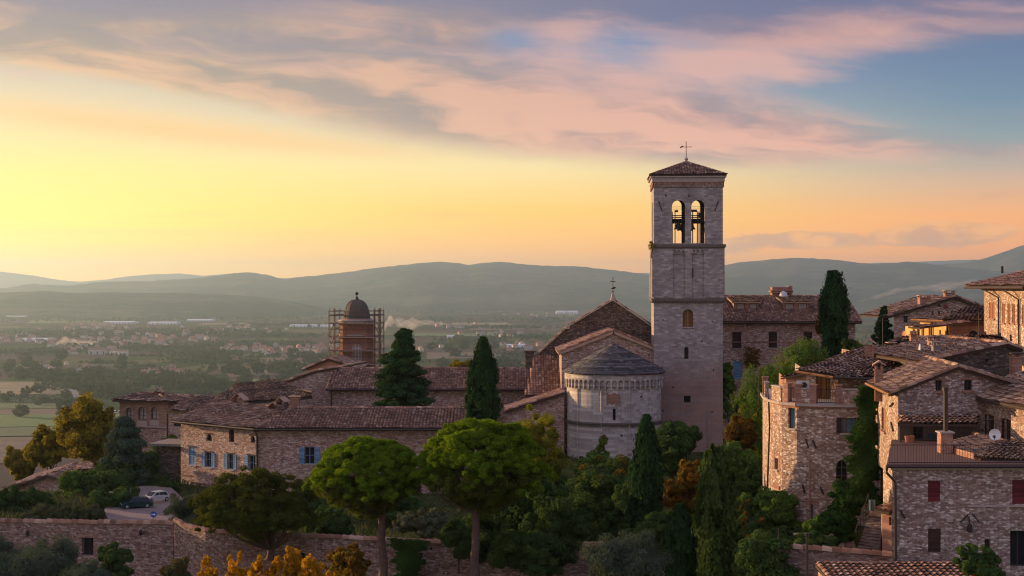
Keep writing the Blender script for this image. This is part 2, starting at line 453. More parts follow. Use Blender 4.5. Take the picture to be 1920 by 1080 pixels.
M['tile'] = rooftile('clay roof tiles', [(0, (0.144, 0.075, 0.049)), (.25, (0.222, 0.116, 0.074)), (.5, (0.282, 0.152, 0.098)), (.72, (0.336, 0.189, 0.125)), (.92, (0.408, 0.259, 0.176)), (1, (0.504, 0.363, 0.265))])
M['tile_old'] = rooftile('old lichened roof tiles', [(0, (0.130, 0.077, 0.051)), (.3, (0.195, 0.112, 0.074)), (.55, (0.295, 0.173, 0.106)), (.8, (0.360, 0.226, 0.145)), (1, (0.472, 0.347, 0.240))], .5)
M['tile_warm'] = rooftile('warm clay roof tiles', [(0, (.16, .075, .045)), (.4, (.28, .15, .095)), (.7, (.36, .21, .14)), (1, (.46, .31, .23))], .3)
M['slate'] = plain('grey stone slabs', (.085, .08, .082), .8, .4, 5, bs=.4)
M['slate2'] = plain('dark stone slabs', (.05, .047, .05), .8, .4, 5, bs=.4)
M['slate3'] = plain('pale stone slabs', (.14, .13, .125), .8, .4, 5, bs=.4)
M['under'] = plain('dark eaves timber', (.07, .045, .032), .85)
M['fascia'] = plain('brown gutter', (.055, .038, .03), .55)
M['iron'] = plain('dark iron', (.03, .025, .023), .6)
M['steel'] = plain('scaffold steel', (.13, .085, .07), .6, .3, 2)
M['plank'] = plain('scaffold boards', (.42, .30, .20), .8)
M['glass'] = plain('dark window glass', (.018, .02, .024), .12, .2)
M['glass_blue'] = plain('glass with painted sky reflection', (.10, .16, .19), .1, .2)  # blue base colour stands in for the sky's reflection; the drum shares it
M['curtain'] = plain('pale curtain behind glass', (.34, .31, .28), .8)
M['shut_blue'] = planks('blue louvred shutter', (.14, .27, .40), .09)
M['shut_brown'] = planks('dark brown louvred shutter', (.055, .026, .019), .09)
M['shut_warm'] = planks('brown board shutter', (.27, .105, .05), .14, axis='x')
M['shut_red'] = planks('dark red louvred shutter', (.13, .022, .022), .09)
M['wood'] = planks('varnished wood', (.26, .12, .045), .16, axis='x')
M['frame'] = plain('brown window frame', (.14, .07, .04), .6)
M['frame_dark'] = plain('dark window frame', (.05, .035, .028), .6)
M['frame_blue'] = plain('grey blue window frame', (.16, .24, .32), .6)
M['plaster_y'] = plain('yellow ochre plaster', (.62, .38, .13), .9, .12, 2)
M['plaster_o'] = plain('orange pink plaster', (.50, .25, .15), .9, .15, 2)
M['concrete'] = plain('weathered concrete', (.22, .19, .17), .9, .25, 3)
M['white'] = plain('white enamel', (.7, .7, .7), .4, .08)
M['dish'] = plain('grey dish', (.5, .5, .52), .5, .1)
M['lead'] = plain('lead dome sheets', (.105, .085, .062), .8, .3, 2)
M['bronze'] = plain('bronze bell', (.05, .045, .03), .45, .3, 3, .6)
M['bark'] = plain('tree bark', (.085, .062, .048), .95, .45, 3, bs=.8)
M['bark_pine'] = plain('umbrella pine bark', (.12, .078, .058), .95, .45, 4, bs=.8)
M['blue_paint'] = plain('blue sign enamel', (.015, .10, .42), .35, .05)
M['rubber'] = plain('tyre rubber', (.02, .02, .02), .8)
M['car_green'] = plain('dark green car paint', (.012, .035, .035), .22, .1)
M['car_white'] = plain('pale car paint', (.50, .47, .40), .25, .06)
M['chrome'] = plain('wheel alloy', (.45, .45, .46), .35, .1, 3, .8)
M['tail'] = plain('red tail lamp', (.35, .01, .01), .3, .05)
M['lamp_g'] = plain('headlamp glass', (.5, .52, .5), .1, .05)
M['paving'] = plain('worn pinkish paving', (.20, .15, .13), .95, .25, .6)
M['cotto'] = plain('terracotta floor', (.12, .065, .05), .85, .35, 4)
M['blue_door'] = plain('grey blue door', (.05, .08, .11), .6, .2)
M['pot'] = plain('terracotta pot', (.34, .13, .065), .8)
# leaves
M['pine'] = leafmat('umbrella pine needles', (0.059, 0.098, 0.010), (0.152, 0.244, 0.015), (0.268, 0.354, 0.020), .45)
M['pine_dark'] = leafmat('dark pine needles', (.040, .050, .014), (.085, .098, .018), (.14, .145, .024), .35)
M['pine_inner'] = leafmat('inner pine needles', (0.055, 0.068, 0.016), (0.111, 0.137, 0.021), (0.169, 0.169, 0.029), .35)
M['cypress'] = leafmat('cypress foliage', (0.015, 0.034, 0.016), (0.034, 0.075, 0.023), (0.064, 0.108, 0.025), .15)
M['cypress_y'] = leafmat('yellowing cypress foliage', (0.033, 0.057, 0.020), (0.073, 0.114, 0.026), (0.139, 0.163, 0.036), .22)
M['cedar'] = leafmat('cedar foliage', (0.018, 0.041, 0.020), (0.039, 0.083, 0.026), (0.067, 0.120, 0.030), .18)
M['bluefir'] = leafmat('grey green conifer', (0.036, 0.060, 0.041), (0.072, 0.106, 0.066), (0.108, 0.138, 0.090), .2)
M['oak'] = leafmat('dark broadleaf', (0.029, 0.056, 0.022), (0.071, 0.121, 0.031), (0.121, 0.172, 0.041), .3)
M['green'] = leafmat('mid green broadleaf', (0.054, 0.094, 0.026), (0.116, 0.200, 0.037), (0.211, 0.274, 0.042), .35)
M['lime'] = leafmat('yellow green leaves', (0.108, 0.120, 0.018), (0.240, 0.240, 0.026), (0.384, 0.312, 0.029), .45)
M['olive'] = leafmat('olive leaves', (0.044, 0.066, 0.044), (0.083, 0.110, 0.072), (0.132, 0.154, 0.105), .2)
M['olive_w'] = leafmat('dry olive leaves', (.050, .065, .030), (.095, .105, .050), (.14, .14, .07), .25)
M['orange'] = leafmat('autumn orange leaves', (.060, .050, .012), (.17, .085, .014), (.28, .12, .015), .4)
M['russet'] = leafmat('russet autumn leaves', (.075, .055, .013), (.18, .098, .017), (.31, .145, .022), .42)
M['gold'] = leafmat('golden autumn leaves', (.26, .13, .012), (.50, .27, .018), (.66, .38, .03), .45)
M['yellow'] = leafmat('yellowing leaves', (.13, .125, .02), (.26, .21, .028), (.40, .29, .032), .45)
M['ivy'] = leafmat('ivy leaves', (0.018, 0.043, 0.013), (0.043, 0.088, 0.019), (0.075, 0.125, 0.025), .25)
M['flower'] = leafmat('pale blossom shrub', (.05, .065, .035), (.14, .15, .09), (.34, .33, .25), .25)
M['redflower'] = leafmat('red blossom', (.35, .03, .02), (.5, .06, .03), None, .3)
M['far'] = leafmat('far woodland', (.026, .046, .014), (.056, .078, .020), (.10, .10, .028), .15, .004)
# ------------------------------------------------------------------ land
ZV = -150.0
def vnoise(x, y, seed=0):
    """cheap smooth noise: sums of rotated sines"""
    r = np.random.default_rng(seed); out = 0
    for k in range(7):
        a = r.uniform(0, 6.28); f = 2**(k*.45); p = r.uniform(0, 6.28)
        out = out + np.sin((x*np.cos(a) + y*np.sin(a))*f + p + 1.3*np.sin((x*np.sin(a) - y*np.cos(a))*f*.6 + p*2))/f**.9
    return out/2.4
def ss(a, b, x):
    t = np.clip((x-a)/(b-a), 0, 1); return t*t*(3-2*t)
def ground_z(x, y):
    x = np.asarray(x, float); y = np.asarray(y, float)
    town = np.full(np.broadcast(x, y).shape, -16.5)
    low = -19.5                                         # below the garden wall
    yw = np.interp(x, [-51.4, -21.9, -19.3, -12, -6.4, 1.3, 7.2, 10.6, 14], [99.4, 92, 89.5, 86.5, 85.5, 84.5, 83.5, 83, 84])   # the garden wall retains the upper ground
    t = ss(.1, .9, y - yw)
    town = low + (-16.2 - low)*t
    right = ss(12, 17, x)*(1 - ss(84, 92, y))           # lane beneath the houses on the right
    town = town*(1-right) + (-13.2 - (y < 66)*0.0)*right
    town = town + ss(112, 128, y)*1.2*ss(-12, 0, x) 
    fall = ss(150, 620, y) + 0
    west = ss(28, 70, -x - 0)*ss(60, 160, np.hypot(x, y))
    hill = town + (ZV - town)*np.maximum(fall**.75, 0)
    far = np.hypot(x, y)
    left = ss(.255, .285, -x/np.maximum(y, 1))*(y > 40)
    hill = hill*(1-left) + left*np.maximum(np.minimum(hill, -16.3 - .145*np.maximum(y-112, 0)), ZV)
    hill = np.where(y < 40, -19.5 - 0*x, hill)
    side = ss(90, 600, np.abs(x))
    hill = hill + (ZV - hill)*np.clip(side, 0, 1)*(y < 700)
    return hill + ss(900, 2500, far)*vnoise(x/700, y/700, 3)*2.5
def polar_sheet(name, az, D, zf, mat, smooth=True):
    a, d = np.meshgrid(np.radians(az), D, indexing='ij')
    x = d*np.sin(a); y = d*np.cos(a); z = zf(x, y, a, d)
    n, k = a.shape
    vs = np.stack([x, y, z], -1).reshape(-1, 3)
    i = np.arange(n*k).reshape(n, k)
    q = np.stack([i[:-1, :-1], i[:-1, 1:], i[1:, 1:], i[1:, :-1]], -1).reshape(-1, 4)
    me = bpy.data.meshes.new(name); me.from_pydata(vs.tolist(), [], q[:, ::-1].tolist())
    me.polygons.foreach_set('use_smooth', [smooth]*len(q)); me.materials.append(mat); me.update()
    return structure(link(name, me))
def field_mat():
    m, nt, b = newmat('valley fields and grass')
    co = objco(nt); x, y, z = sepx(nt, co)
    wob = noise(nt, co, .004, 3, .5, color=True)
    cw = addv(nt, scalev(nt, co, (.0085, .0044, 0)), wob, .25)
    vo = nt.nodes.new('ShaderNodeTexVoronoi'); nt.links.new(cw, vo.inputs['Vector']); vo.inputs['Scale'].default_value = 1.0; vo.inputs['Randomness'].default_value = .8
    s = nt.nodes.new('ShaderNodeSeparateColor'); nt.links.new(vo.outputs['Color'], s.inputs[0])
    rv = V(nt, s.outputs[0]); rv2 = V(nt, s.outputs[1])
    col = ramp(nt, rv, [(0, (.055, .075, .022)), (.22, (.075, .105, .028)), (.24, (.105, .072, .052)), (.44, (.135, .095, .068)), (.46, (.13, .125, .05)), (.6, (.17, .145, .07)), (.62, (.045, .062, .022)), (.8, (.09, .13, .035)), (.82, (.115, .08, .06)), (1, (.16, .12, .08))], interp='CONSTANT')
    rows = ((x*(rv2*.9 + .2) + y*.35)/6.0).sin()
    col = mixc(nt, rows.smooth(-.4, .9)*.18, col, (.05, .055, .02))
    n1 = noise(nt, co, .02, 5, .65)
    col = mixc(nt, .7, col, ramp(nt, n1, [(.3, (.7, .72, .7)), (.7, (1.25, 1.2, 1.15))]), 'MULTIPLY')
    # scrub and grass on the town hill
    g = noise(nt, co, .8, 5, .65)
    near = ramp(nt, g, [(.3, (.022, .030, .010)), (.5, (.045, .058, .016)), (.7, (.085, .075, .035))])
    d = (x*x + y*y)._m('SQRT')
    col = mixc(nt, d.smooth(300, 900), near, col)
    nt.links.new(col, b.inputs['Base Color']); b.inputs['Roughness'].default_value = 1; b.inputs['Specular IOR Level'].default_value = 0
    return m
def hill_mat():
    m, nt, b = newmat('wooded hills')
    co = objco(nt)
    n1 = noise(nt, co, .0009, 6, .65); n2 = noise(nt, co, .006, 4, .6)
    col = ramp(nt, n1*.7 + n2*.3, [(.36, (.022, .034, .014)), (.5, (.035, .048, .018)), (.56, (.09, .085, .04)), (.66, (.05, .06, .025))])
    nt.links.new(col, b.inputs['Base Color']); b.inputs['Roughness'].default_value = 1; b.inputs['Specular IOR Level'].default_value = 0
    bump(nt, b, n2, .6, 40)
    return m
M['field'] = field_mat(); M['hill'] = hill_mat()
azs = np.concatenate([np.arange(-180, -40, 10), np.arange(-40, -24, 2), np.arange(-24, 24.01, .25), np.arange(26, 41, 2), np.arange(50, 181, 10)])
Ds = np.concatenate([[.5, 20, 40], np.arange(50, 80, 2.0), np.arange(80, 100, .5), np.arange(100, 160, 2.0), np.geomspace(160, 60000, 110)])
polar_sheet('ground', azs, Ds, lambda x, y, a, d: ground_z(x, y), M['field'])

def hill_range(D0, D1, D2, sil, seed, rough=1.0):
    """a ridge whose crest stands at distance D1; sil = crest heights read along the horizon"""
    az = np.arange(-26, 26.01, .12)
    pa = np.degrees(np.arctan((np.array([p for p, _ in sil])-960)/F))
    pz = np.array([(540-q)/F for _, q in sil])
    D = np.concatenate([np.linspace(D0, D1, 46), np.linspace(D1, D2, 14)[1:]])
    def zf(x, y, a, d):
        crest = np.interp(np.degrees(a), pa, pz)*D1*np.cos(a)
        # the crest line itself wanders in depth
        dd = d + vnoise(x/1800, y/1800, seed+5)*.06*(D1-D0)*np.clip((d-D0)/(D1-D0), 0, 1)
        t = np.clip((d-D0)/(D1-D0), 0, 1); b = np.clip((d-D1)/(D2-D1), 0, 1)
        prof = t**1.25*(1-b)**1.1
        spur = vnoise(a*40, d/1500, seed)*.16 + vnoise(a*95, d/700, seed+1)*.07
        h = (crest - ZV)*np.clip(prof*(1 + spur*(1-t)*2.2*rough), 0, 2)
        fine = (vnoise(a*260, d/260, seed+2) + .6*vnoise(a*700, d/110, seed+3))*3.2*rough*(d/12000)*np.clip(prof*3, 0, 1)
        return ZV - 12 + (h + 12*prof) + fine
    o = polar_sheet('hills', az, D, zf, M['hill'])
    return o
hill_range(7000, 9200, 11500, [(-400,548),(0,549),(80,546),(140,549),(210,548),(300,549),(400,551),(480,556),(550,566),(620,580),(700,595),(2300,640)], 11)
hill_range(9000, 14000, 18000, [(-400,545),(0,541),(60,532),(120,536),(200,528),(280,527),(370,522),(420,515),(462,510),(500,515),(530,523),(570,519),(610,515),(650,510),(700,503),(760,496),(790,493),(830,491),(862,494),(880,497),(900,493),(940,491),(980,495),(1020,498),(1090,500),(1150,506),(1225,516),(1300,510),(1355,497),(1390,491),(1430,488),(1490,483),(1540,485),(1600,491),(1640,495),(1660,493),(1700,491),(1740,494),(1780,500),(1830,505),(1900,510),(2100,505),(2400,520)], 23)
hill_range(12500, 15500, 18500, [(-400,500),(0,540),(1400,560),(1600,520),(1680,506),(1750,496),(1800,494),(1840,486),(1880,473),(1920,459),(1990,450),(2100,452),(2400,470)], 37, .7)
hill_range(18500, 22500, 26000, [(-500,500),(-100,502),(0,509),(60,516),(110,525),(150,528),(200,524),(240,518),(290,514),(340,513),(380,517),(430,513),(500,520),(700,530),(1000,520),(1500,500),(1640,493),(1700,492),(1760,489),(1830,487),(1900,490),(2400,500)], 41, .5)
# ------------------------------------------------------------------ building helpers
def arch_pts(u0, u1, zs, rise, n=10):
    """points along an arch from (u0,zs) over to (u1,zs)"""
    c = (u0+u1)/2; r = (u1-u0)/2
    return [(c - r*math.cos(math.pi*i/n), zs + rise*math.sin(math.pi*i/n)) for i in range(n+1)]
class Wall:
    """vertical wall from p0 to p1 in plan; its outside lies to the right of that direction"""
    def __init__(s, p0, p1):
        s.p0 = Vector((p0[0], p0[1], 0)); s.p1 = Vector((p1[0], p1[1], 0))
        s.L = (s.p1-s.p0).length; s.d = (s.p1-s.p0)/s.L; s.n = Vector((s.d.y, -s.d.x, 0))
    def pt(s, u, z, out=0.0): return s.p0 + s.d*u + s.n*out + Vector((0, 0, z))
    def u(s, px):
        t = (px-960)/F                                    # x = t*y
        return (t*s.p0.y - s.p0.x)/(s.d.x - t*s.d.y)
    def uz(s, px, py):
        u = s.u(px); y = (s.p0 + s.d*u).y
        return u, Z(py, y)
    def rect(s, px0, py0, px1, py1):
        c = s.uz((px0+px1)/2, py0)[1]; b = s.uz((px0+px1)/2, py1)[1]
        return (s.u(px0), b, s.u(px1), c)
def wallmesh(mb, W, z0, top, holes=(), depth=.22, m=0, mr=None, blind=None):
    """wall with real openings. top: number or [(u,z),...]; holes: (u0,z0,u1,z1[,rise])"""
    mr = m if mr is None else mr
    tp = [(0, top), (W.L, top)] if not isinstance(top, (list, tuple)) else list(top)
    def tz(u):
        if u <= tp[0][0]: return tp[0][1]
        for (a, za), (b, zb) in zip(tp, tp[1:]):
            if u <= b: return za + (zb-za)*(u-a)/max(b-a, 1e-9)
        return tp[-1][1]
    us = sorted({0.0, W.L, *[h[0] for h in holes], *[h[2] for h in holes], *[a for a, _ in tp if 0 < a < W.L]})
    for a, b in zip(us, us[1:]):
        if b-a < 1e-5: continue
        mid = (a+b)/2
        hs = sorted([h for h in holes if h[0] < mid < h[2]], key=lambda h: h[1])
        z = z0
        for h in hs:
            if h[1] > z + 1e-4: mb.poly([W.pt(a, z), W.pt(b, z), W.pt(b, h[1]), W.pt(a, h[1])], m)
            z = h[3]
        mb.poly([W.pt(a, z), W.pt(b, z), W.pt(b, tz(b)), W.pt(a, tz(a))], m)
    for h in holes:
        u0, b, u1, t = h[:4]; rise = h[4] if len(h) > 4 else 0
        zs = t - rise
        ol = [(u0, b)] + (arch_pts(u0, u1, zs, rise) if rise else [(u0, t), (u1, t)]) + [(u1, b)]
        if rise:
            ap = arch_pts(u0, u1, zs, rise)
            for (ua, za), (ub, zb) in zip(ap, ap[1:]):
                if abs(t-za) + abs(t-zb) > 1e-6: mb.poly([W.pt(ua, za), W.pt(ub, zb), W.pt(ub, t), W.pt(ua, t)], m)
        for (ua, za), (ub, zb) in zip(ol, ol[1:] + ol[:1]):
            mb.poly([W.pt(ua, za), W.pt(ua, za, -depth), W.pt(ub, zb, -depth), W.pt(ub, zb)], mr)
        if blind is not None:
            mb.poly([W.pt(u, z, -depth) for u, z in ol][::-1], blind)
def window(par, W, r, frame='frame_dark', pane='glass', shut=None, mode='open', sill=None, lintel=None, rise=0, bars=(1, 1), depth=.16, name='window', label=None, smode=None):
    u0, b, u1, t = r[:4]; w = u1-u0; zs = t-rise; ft = .05
    mb = MB()
    def bar(ua, za, ub, zb, out=-depth, th=.03):
        mb.prism([W.pt(ua, za, out), W.pt(ub, za, out), W.pt(ub, zb, out), W.pt(ua, zb, out)], W.n*th)
    bar(u0, b, u0+ft, zs); bar(u1-ft, b, u1, zs); bar(u0+ft, b, u1-ft, b+ft)
    if rise:
        ap = arch_pts(u0, u1, zs, rise); ai = arch_pts(u0+ft, u1-ft, zs, rise-ft)
        for k in range(len(ap)-1):
            mb.prism([W.pt(*ap[k], -depth), W.pt(*ap[k+1], -depth), W.pt(*ai[k+1], -depth), W.pt(*ai[k], -depth)], W.n*.03)
    else: bar(u0+ft, t-ft, u1-ft, t)
    for k in range(bars[0]):
        c = u0 + w*(k+1)/(bars[0]+1); bar(c-.025, b+ft, c+.025, t-ft)
    for k in range(bars[1]):
        c = b + (t-b)*(k+1)/(bars[1]+1); bar(u0+ft, c-.018, u1-ft, c+.018, -depth+.004, .02)
    if sill: mb.prism([W.pt(u0-.1, b-.1, -.02), W.pt(u1+.1, b-.1, -.02), W.pt(u1+.1, b-.003, -.02), W.pt(u0-.1, b-.003, -.02)], W.n*.12, 1)
    if lintel: mb.prism([W.pt(u0-.18, t+.003, -.02), W.pt(u1+.18, t+.003, -.02), W.pt(u1+.18, t+.1, -.02), W.pt(u0-.18, t+.1, -.02)], W.n*.06, 2)
    o = mb.build(name, [M[frame], M[sill or 'trim_stone'], M[lintel or 'under']], par, label)
    pb = MB(); ol = [(u0, b)] + (arch_pts(u0, u1, zs, rise) if rise else [(u0, t), (u1, t)]) + [(u1, b)]
    pb.prism([W.pt(u, z, -depth-.03) for u, z in ol], W.n*.02)
    pb.build('pane', M[pane], o)
    if shut:
        def shutter(ua, ub, za, zb, out, skew=0.0):
            sb = MB(); th = .045
            a, c = W.pt(ua, za, out), W.pt(ub, za, out + skew)
            up = Vector((0, 0, zb-za)); dn = (c-a).cross(up).normalized(); dn = dn if dn.dot(W.n) > 0 else -dn
            fr = .06; h = zb-za; L = (c-a).length; e = (c-a)/L
            q = lambda s_, z_: a + e*s_ + Vector((0, 0, z_))
            def bx(s0, z_0, s1, z_1, t0, t1): sb.prism([q(s0, z_0)+dn*t0, q(s1, z_0)+dn*t0, q(s1, z_1)+dn*t0, q(s0, z_1)+dn*t0], dn*(t1-t0))
            bx(0, 0, fr, h, 0, th); bx(L-fr, 0, L, h, 0, th); bx(fr, 0, L-fr, fr, 0, th); bx(fr, h-fr, L-fr, h, 0, th); bx(fr, h*.5-.03, L-fr, h*.5+.03, 0, th)
            bx(fr, fr, L-fr, h-fr, .012, .03)
            sb.build('shutter', M[shut], o)
        hw = w/2
        if mode == 'open':
            shutter(u0-hw-.02, u0-.02, b+.02, t-.02, .02, 0.0); shutter(u1+.02, u1+hw+.02, b+.02, t-.02, .02, 0.0)
        elif mode == 'ajar':
            shutter(u0-hw*.7, u0-.02, b+.02, t-.02, .35, -.33); shutter(u1+.02, u1+hw*.7, b+.02, t-.02, .02, .33)
        elif mode == 'closed':
            shutter(u0, u0+hw-.008, b, t, -.08); shutter(u0+hw+.008, u1, b, t, -.08)
    return o
def roof_panel(mb, pts, col=.27, row=.42, h=.085, jit=1.0, slab=.14, m=0, ms=1, over=0.0):
    """a tiled roof plane; pts[0]->pts[1] is the eave, seen left to right from outside"""
    P0 = [Vector(p) for p in pts]
    U = (P0[1]-P0[0]).normalized()
    N = U.cross(P0[2]-P0[0]).normalized()
    if len(P0) > 3:
        N2 = U.cross(P0[3]-P0[0]).normalized(); N = (N+N2).normalized()
    if N.z < 0: N = -N
    Vv = N.cross(U).normalized()
    if Vv.z < 0: Vv = -Vv
    q = [((p-P0[0]).dot(U), (p-P0[0]).dot(Vv)) for p in P0]
    O = P0[0]
    f1, f2 = random.uniform(0, 6), random.uniform(0, 6); sg = .022*min(jit, 2)
    def at(u, v, k): return O + U*u + Vv*v + N*(k + (0 if k == 0 else sg*(math.sin(1.1*u + f1) + .8*math.sin(2.3*u + .9*v + f2) + .7*math.sin(1.7*v + f1))))
    umin, umax = min(a for a, _ in q), max(a for a, _ in q)
    def span(u):
        vs = []
        for (a, va), (b, vb) in zip(q, q[1:]+q[:1]):
            if (a-u)*(b-u) <= 0 and abs(a-b) > 1e-9: vs.append(va + (vb-va)*(u-a)/(b-a))
        return (min(vs), max(vs)) if len(vs) > 1 else None
    n = max(1, int(round((umax-umin)/col))); cw = (umax-umin)/n
    prof = ((-.5, 0), (-.3, .75), (0, 1), (.3, .75), (.5, 0))
    off = random.randrange(1000)*7
    for i in range(n):
        uc = umin + (i+.5)*cw
        sp = span(uc)
        if not sp or sp[1]-sp[0] < .05: continue
        v0, v1 = sp[0]-over, sp[1]
        cj = random.uniform(-.012, .012)*jit
        k = 0; v = v0
        while v < v1 - .02:
            vt = min(v + row*random.uniform(.94, 1.06), v1)
            a0 = cj + random.uniform(-.02, .02)*jit; a1 = cj + random.uniform(-.012, .012)*jit
            hh = h*random.uniform(.9, 1.1); lift = random.uniform(.0, .018)*jit
            uv = [(off + i + .5, k + .5)]*4
            lo = [at(uc + cw*x + a0, v, .05 + lift + hh*y) for x, y in prof]
            hi = [at(uc + cw*x*.86 + a1, vt+.03, .02 + hh*y*.82) for x, y in prof]
            for j in range(4): mb.poly([lo[j], lo[j+1], hi[j+1], hi[j]], m, uv)
            v = vt; k += 1
    pl = [at(a, b, 0) for a, b in q]
    mb.prism(pl, N*-slab, ms)
def ridge(mb, a, b, r=.13, m=0, lift=.06):
    a, b = Vector(a), Vector(b); L = (b-a).length; n = max(1, int(L/.42)); d = (b-a)/L
    s = d.cross(Vector((0, 0, 1))).normalized(); up = s.cross(d); off = random.randrange(900)*7
    for k in range(n):
        p, q_ = a + d*(L*k/n), a + d*(L*(k+1)/n + .03)
        z1, z2 = lift + random.uniform(0, .02), lift - .02
        l = [p + s*r*math.cos(t) + up*(r*math.sin(t) + z1 - .04) for t in (0, .8, 1.57, 2.34, math.pi)]
        g = [q_ + s*r*.88*math.cos(t) + up*(r*.88*math.sin(t) + z2 - .04) for t in (0, .8, 1.57, 2.34, math.pi)]
        for j in range(4): mb.poly([l[j], l[j+1], g[j+1], g[j]], m, [(off + k + .5, 3.5)]*4)
def gutter(par, a, b, r=.07, name='gutter', m='fascia'):
    mb = MB(); mb.tube([a, b], r, 6); return mb.build(name, M[m], par)
def pipe(par, pts, r=.05, name='downpipe', m='fascia'):
    mb = MB(); mb.tube(pts, r, 6); return mb.build(name, M[m], par)
def chimney(par, c, w, d, z0, z1, ax=(1, 0), style='tent', m='brick', cap='tile'):
    """shaft with a tile cap of the local kind; a part of the roof it stands on"""
    mb = MB(); h = z1-z0
    top = z1 - (.55*w + .25 if style == 'tent' else .25)
    mb.box((c[0], c[1], (z0+top)/2), (w/2, d/2, (top-z0)/2), ax, 0)
    mb.box((c[0], c[1], top+.035), (w/2+.06, d/2+.06, .03), ax, 0)
    l = math.hypot(*ax); ex = Vector((ax[0]/l, ax[1]/l, 0)); ey = Vector((-ex.y, ex.x, 0)); C_ = Vector((c[0], c[1], 0))
    zt = top+.068
    if style == 'tent':
        for s in (-1, 1): mb.box(C_ + ex*s*(w/2-.07) + Vector((0, 0, zt+.1)), (.06, d/2, .1), ax, 0)
        zr = zt+.2; hw = w/2+.12
        for s in (-1, 1):
            a = C_ + ex*s*hw - ey*(d/2+.1) + Vector((0, 0, zr)); b = C_ - ey*(d/2+.1) + Vector((0, 0, zr+.5*w))
            mb.prism([a, a + ey*(d+.2), b + ey*(d+.2), b], Vector((0, 0, .07)), 1)
    else:
        for s in (-1, 1):
            for t in (-1, 1): mb.box(C_ + ex*s*(w/2-.07) + ey*t*(d/2-.07) + Vector((0, 0, zt+.07)), (.06, .06, .07), ax, 0)
        mb.box(C_ + Vector((0, 0, zt+.175)), (w/2+.1, d/2+.1, .03), ax, 1)
    return mb.build('chimney', [M[m], M[cap]], par)
def anchor(par, W, px0, py0, px1, py1, r=.035):
    """iron tie bar on the wall face"""
    a = W.uz(px0, py0); b = W.uz(px1, py1)
    mb = MB(); mb.tube([W.pt(*a, .05), W.pt(*b, .05)], r, 5)
    return mb.build('wall_tie', M['iron'], par)
def XY(px, Y): return (X(px, Y), Y)
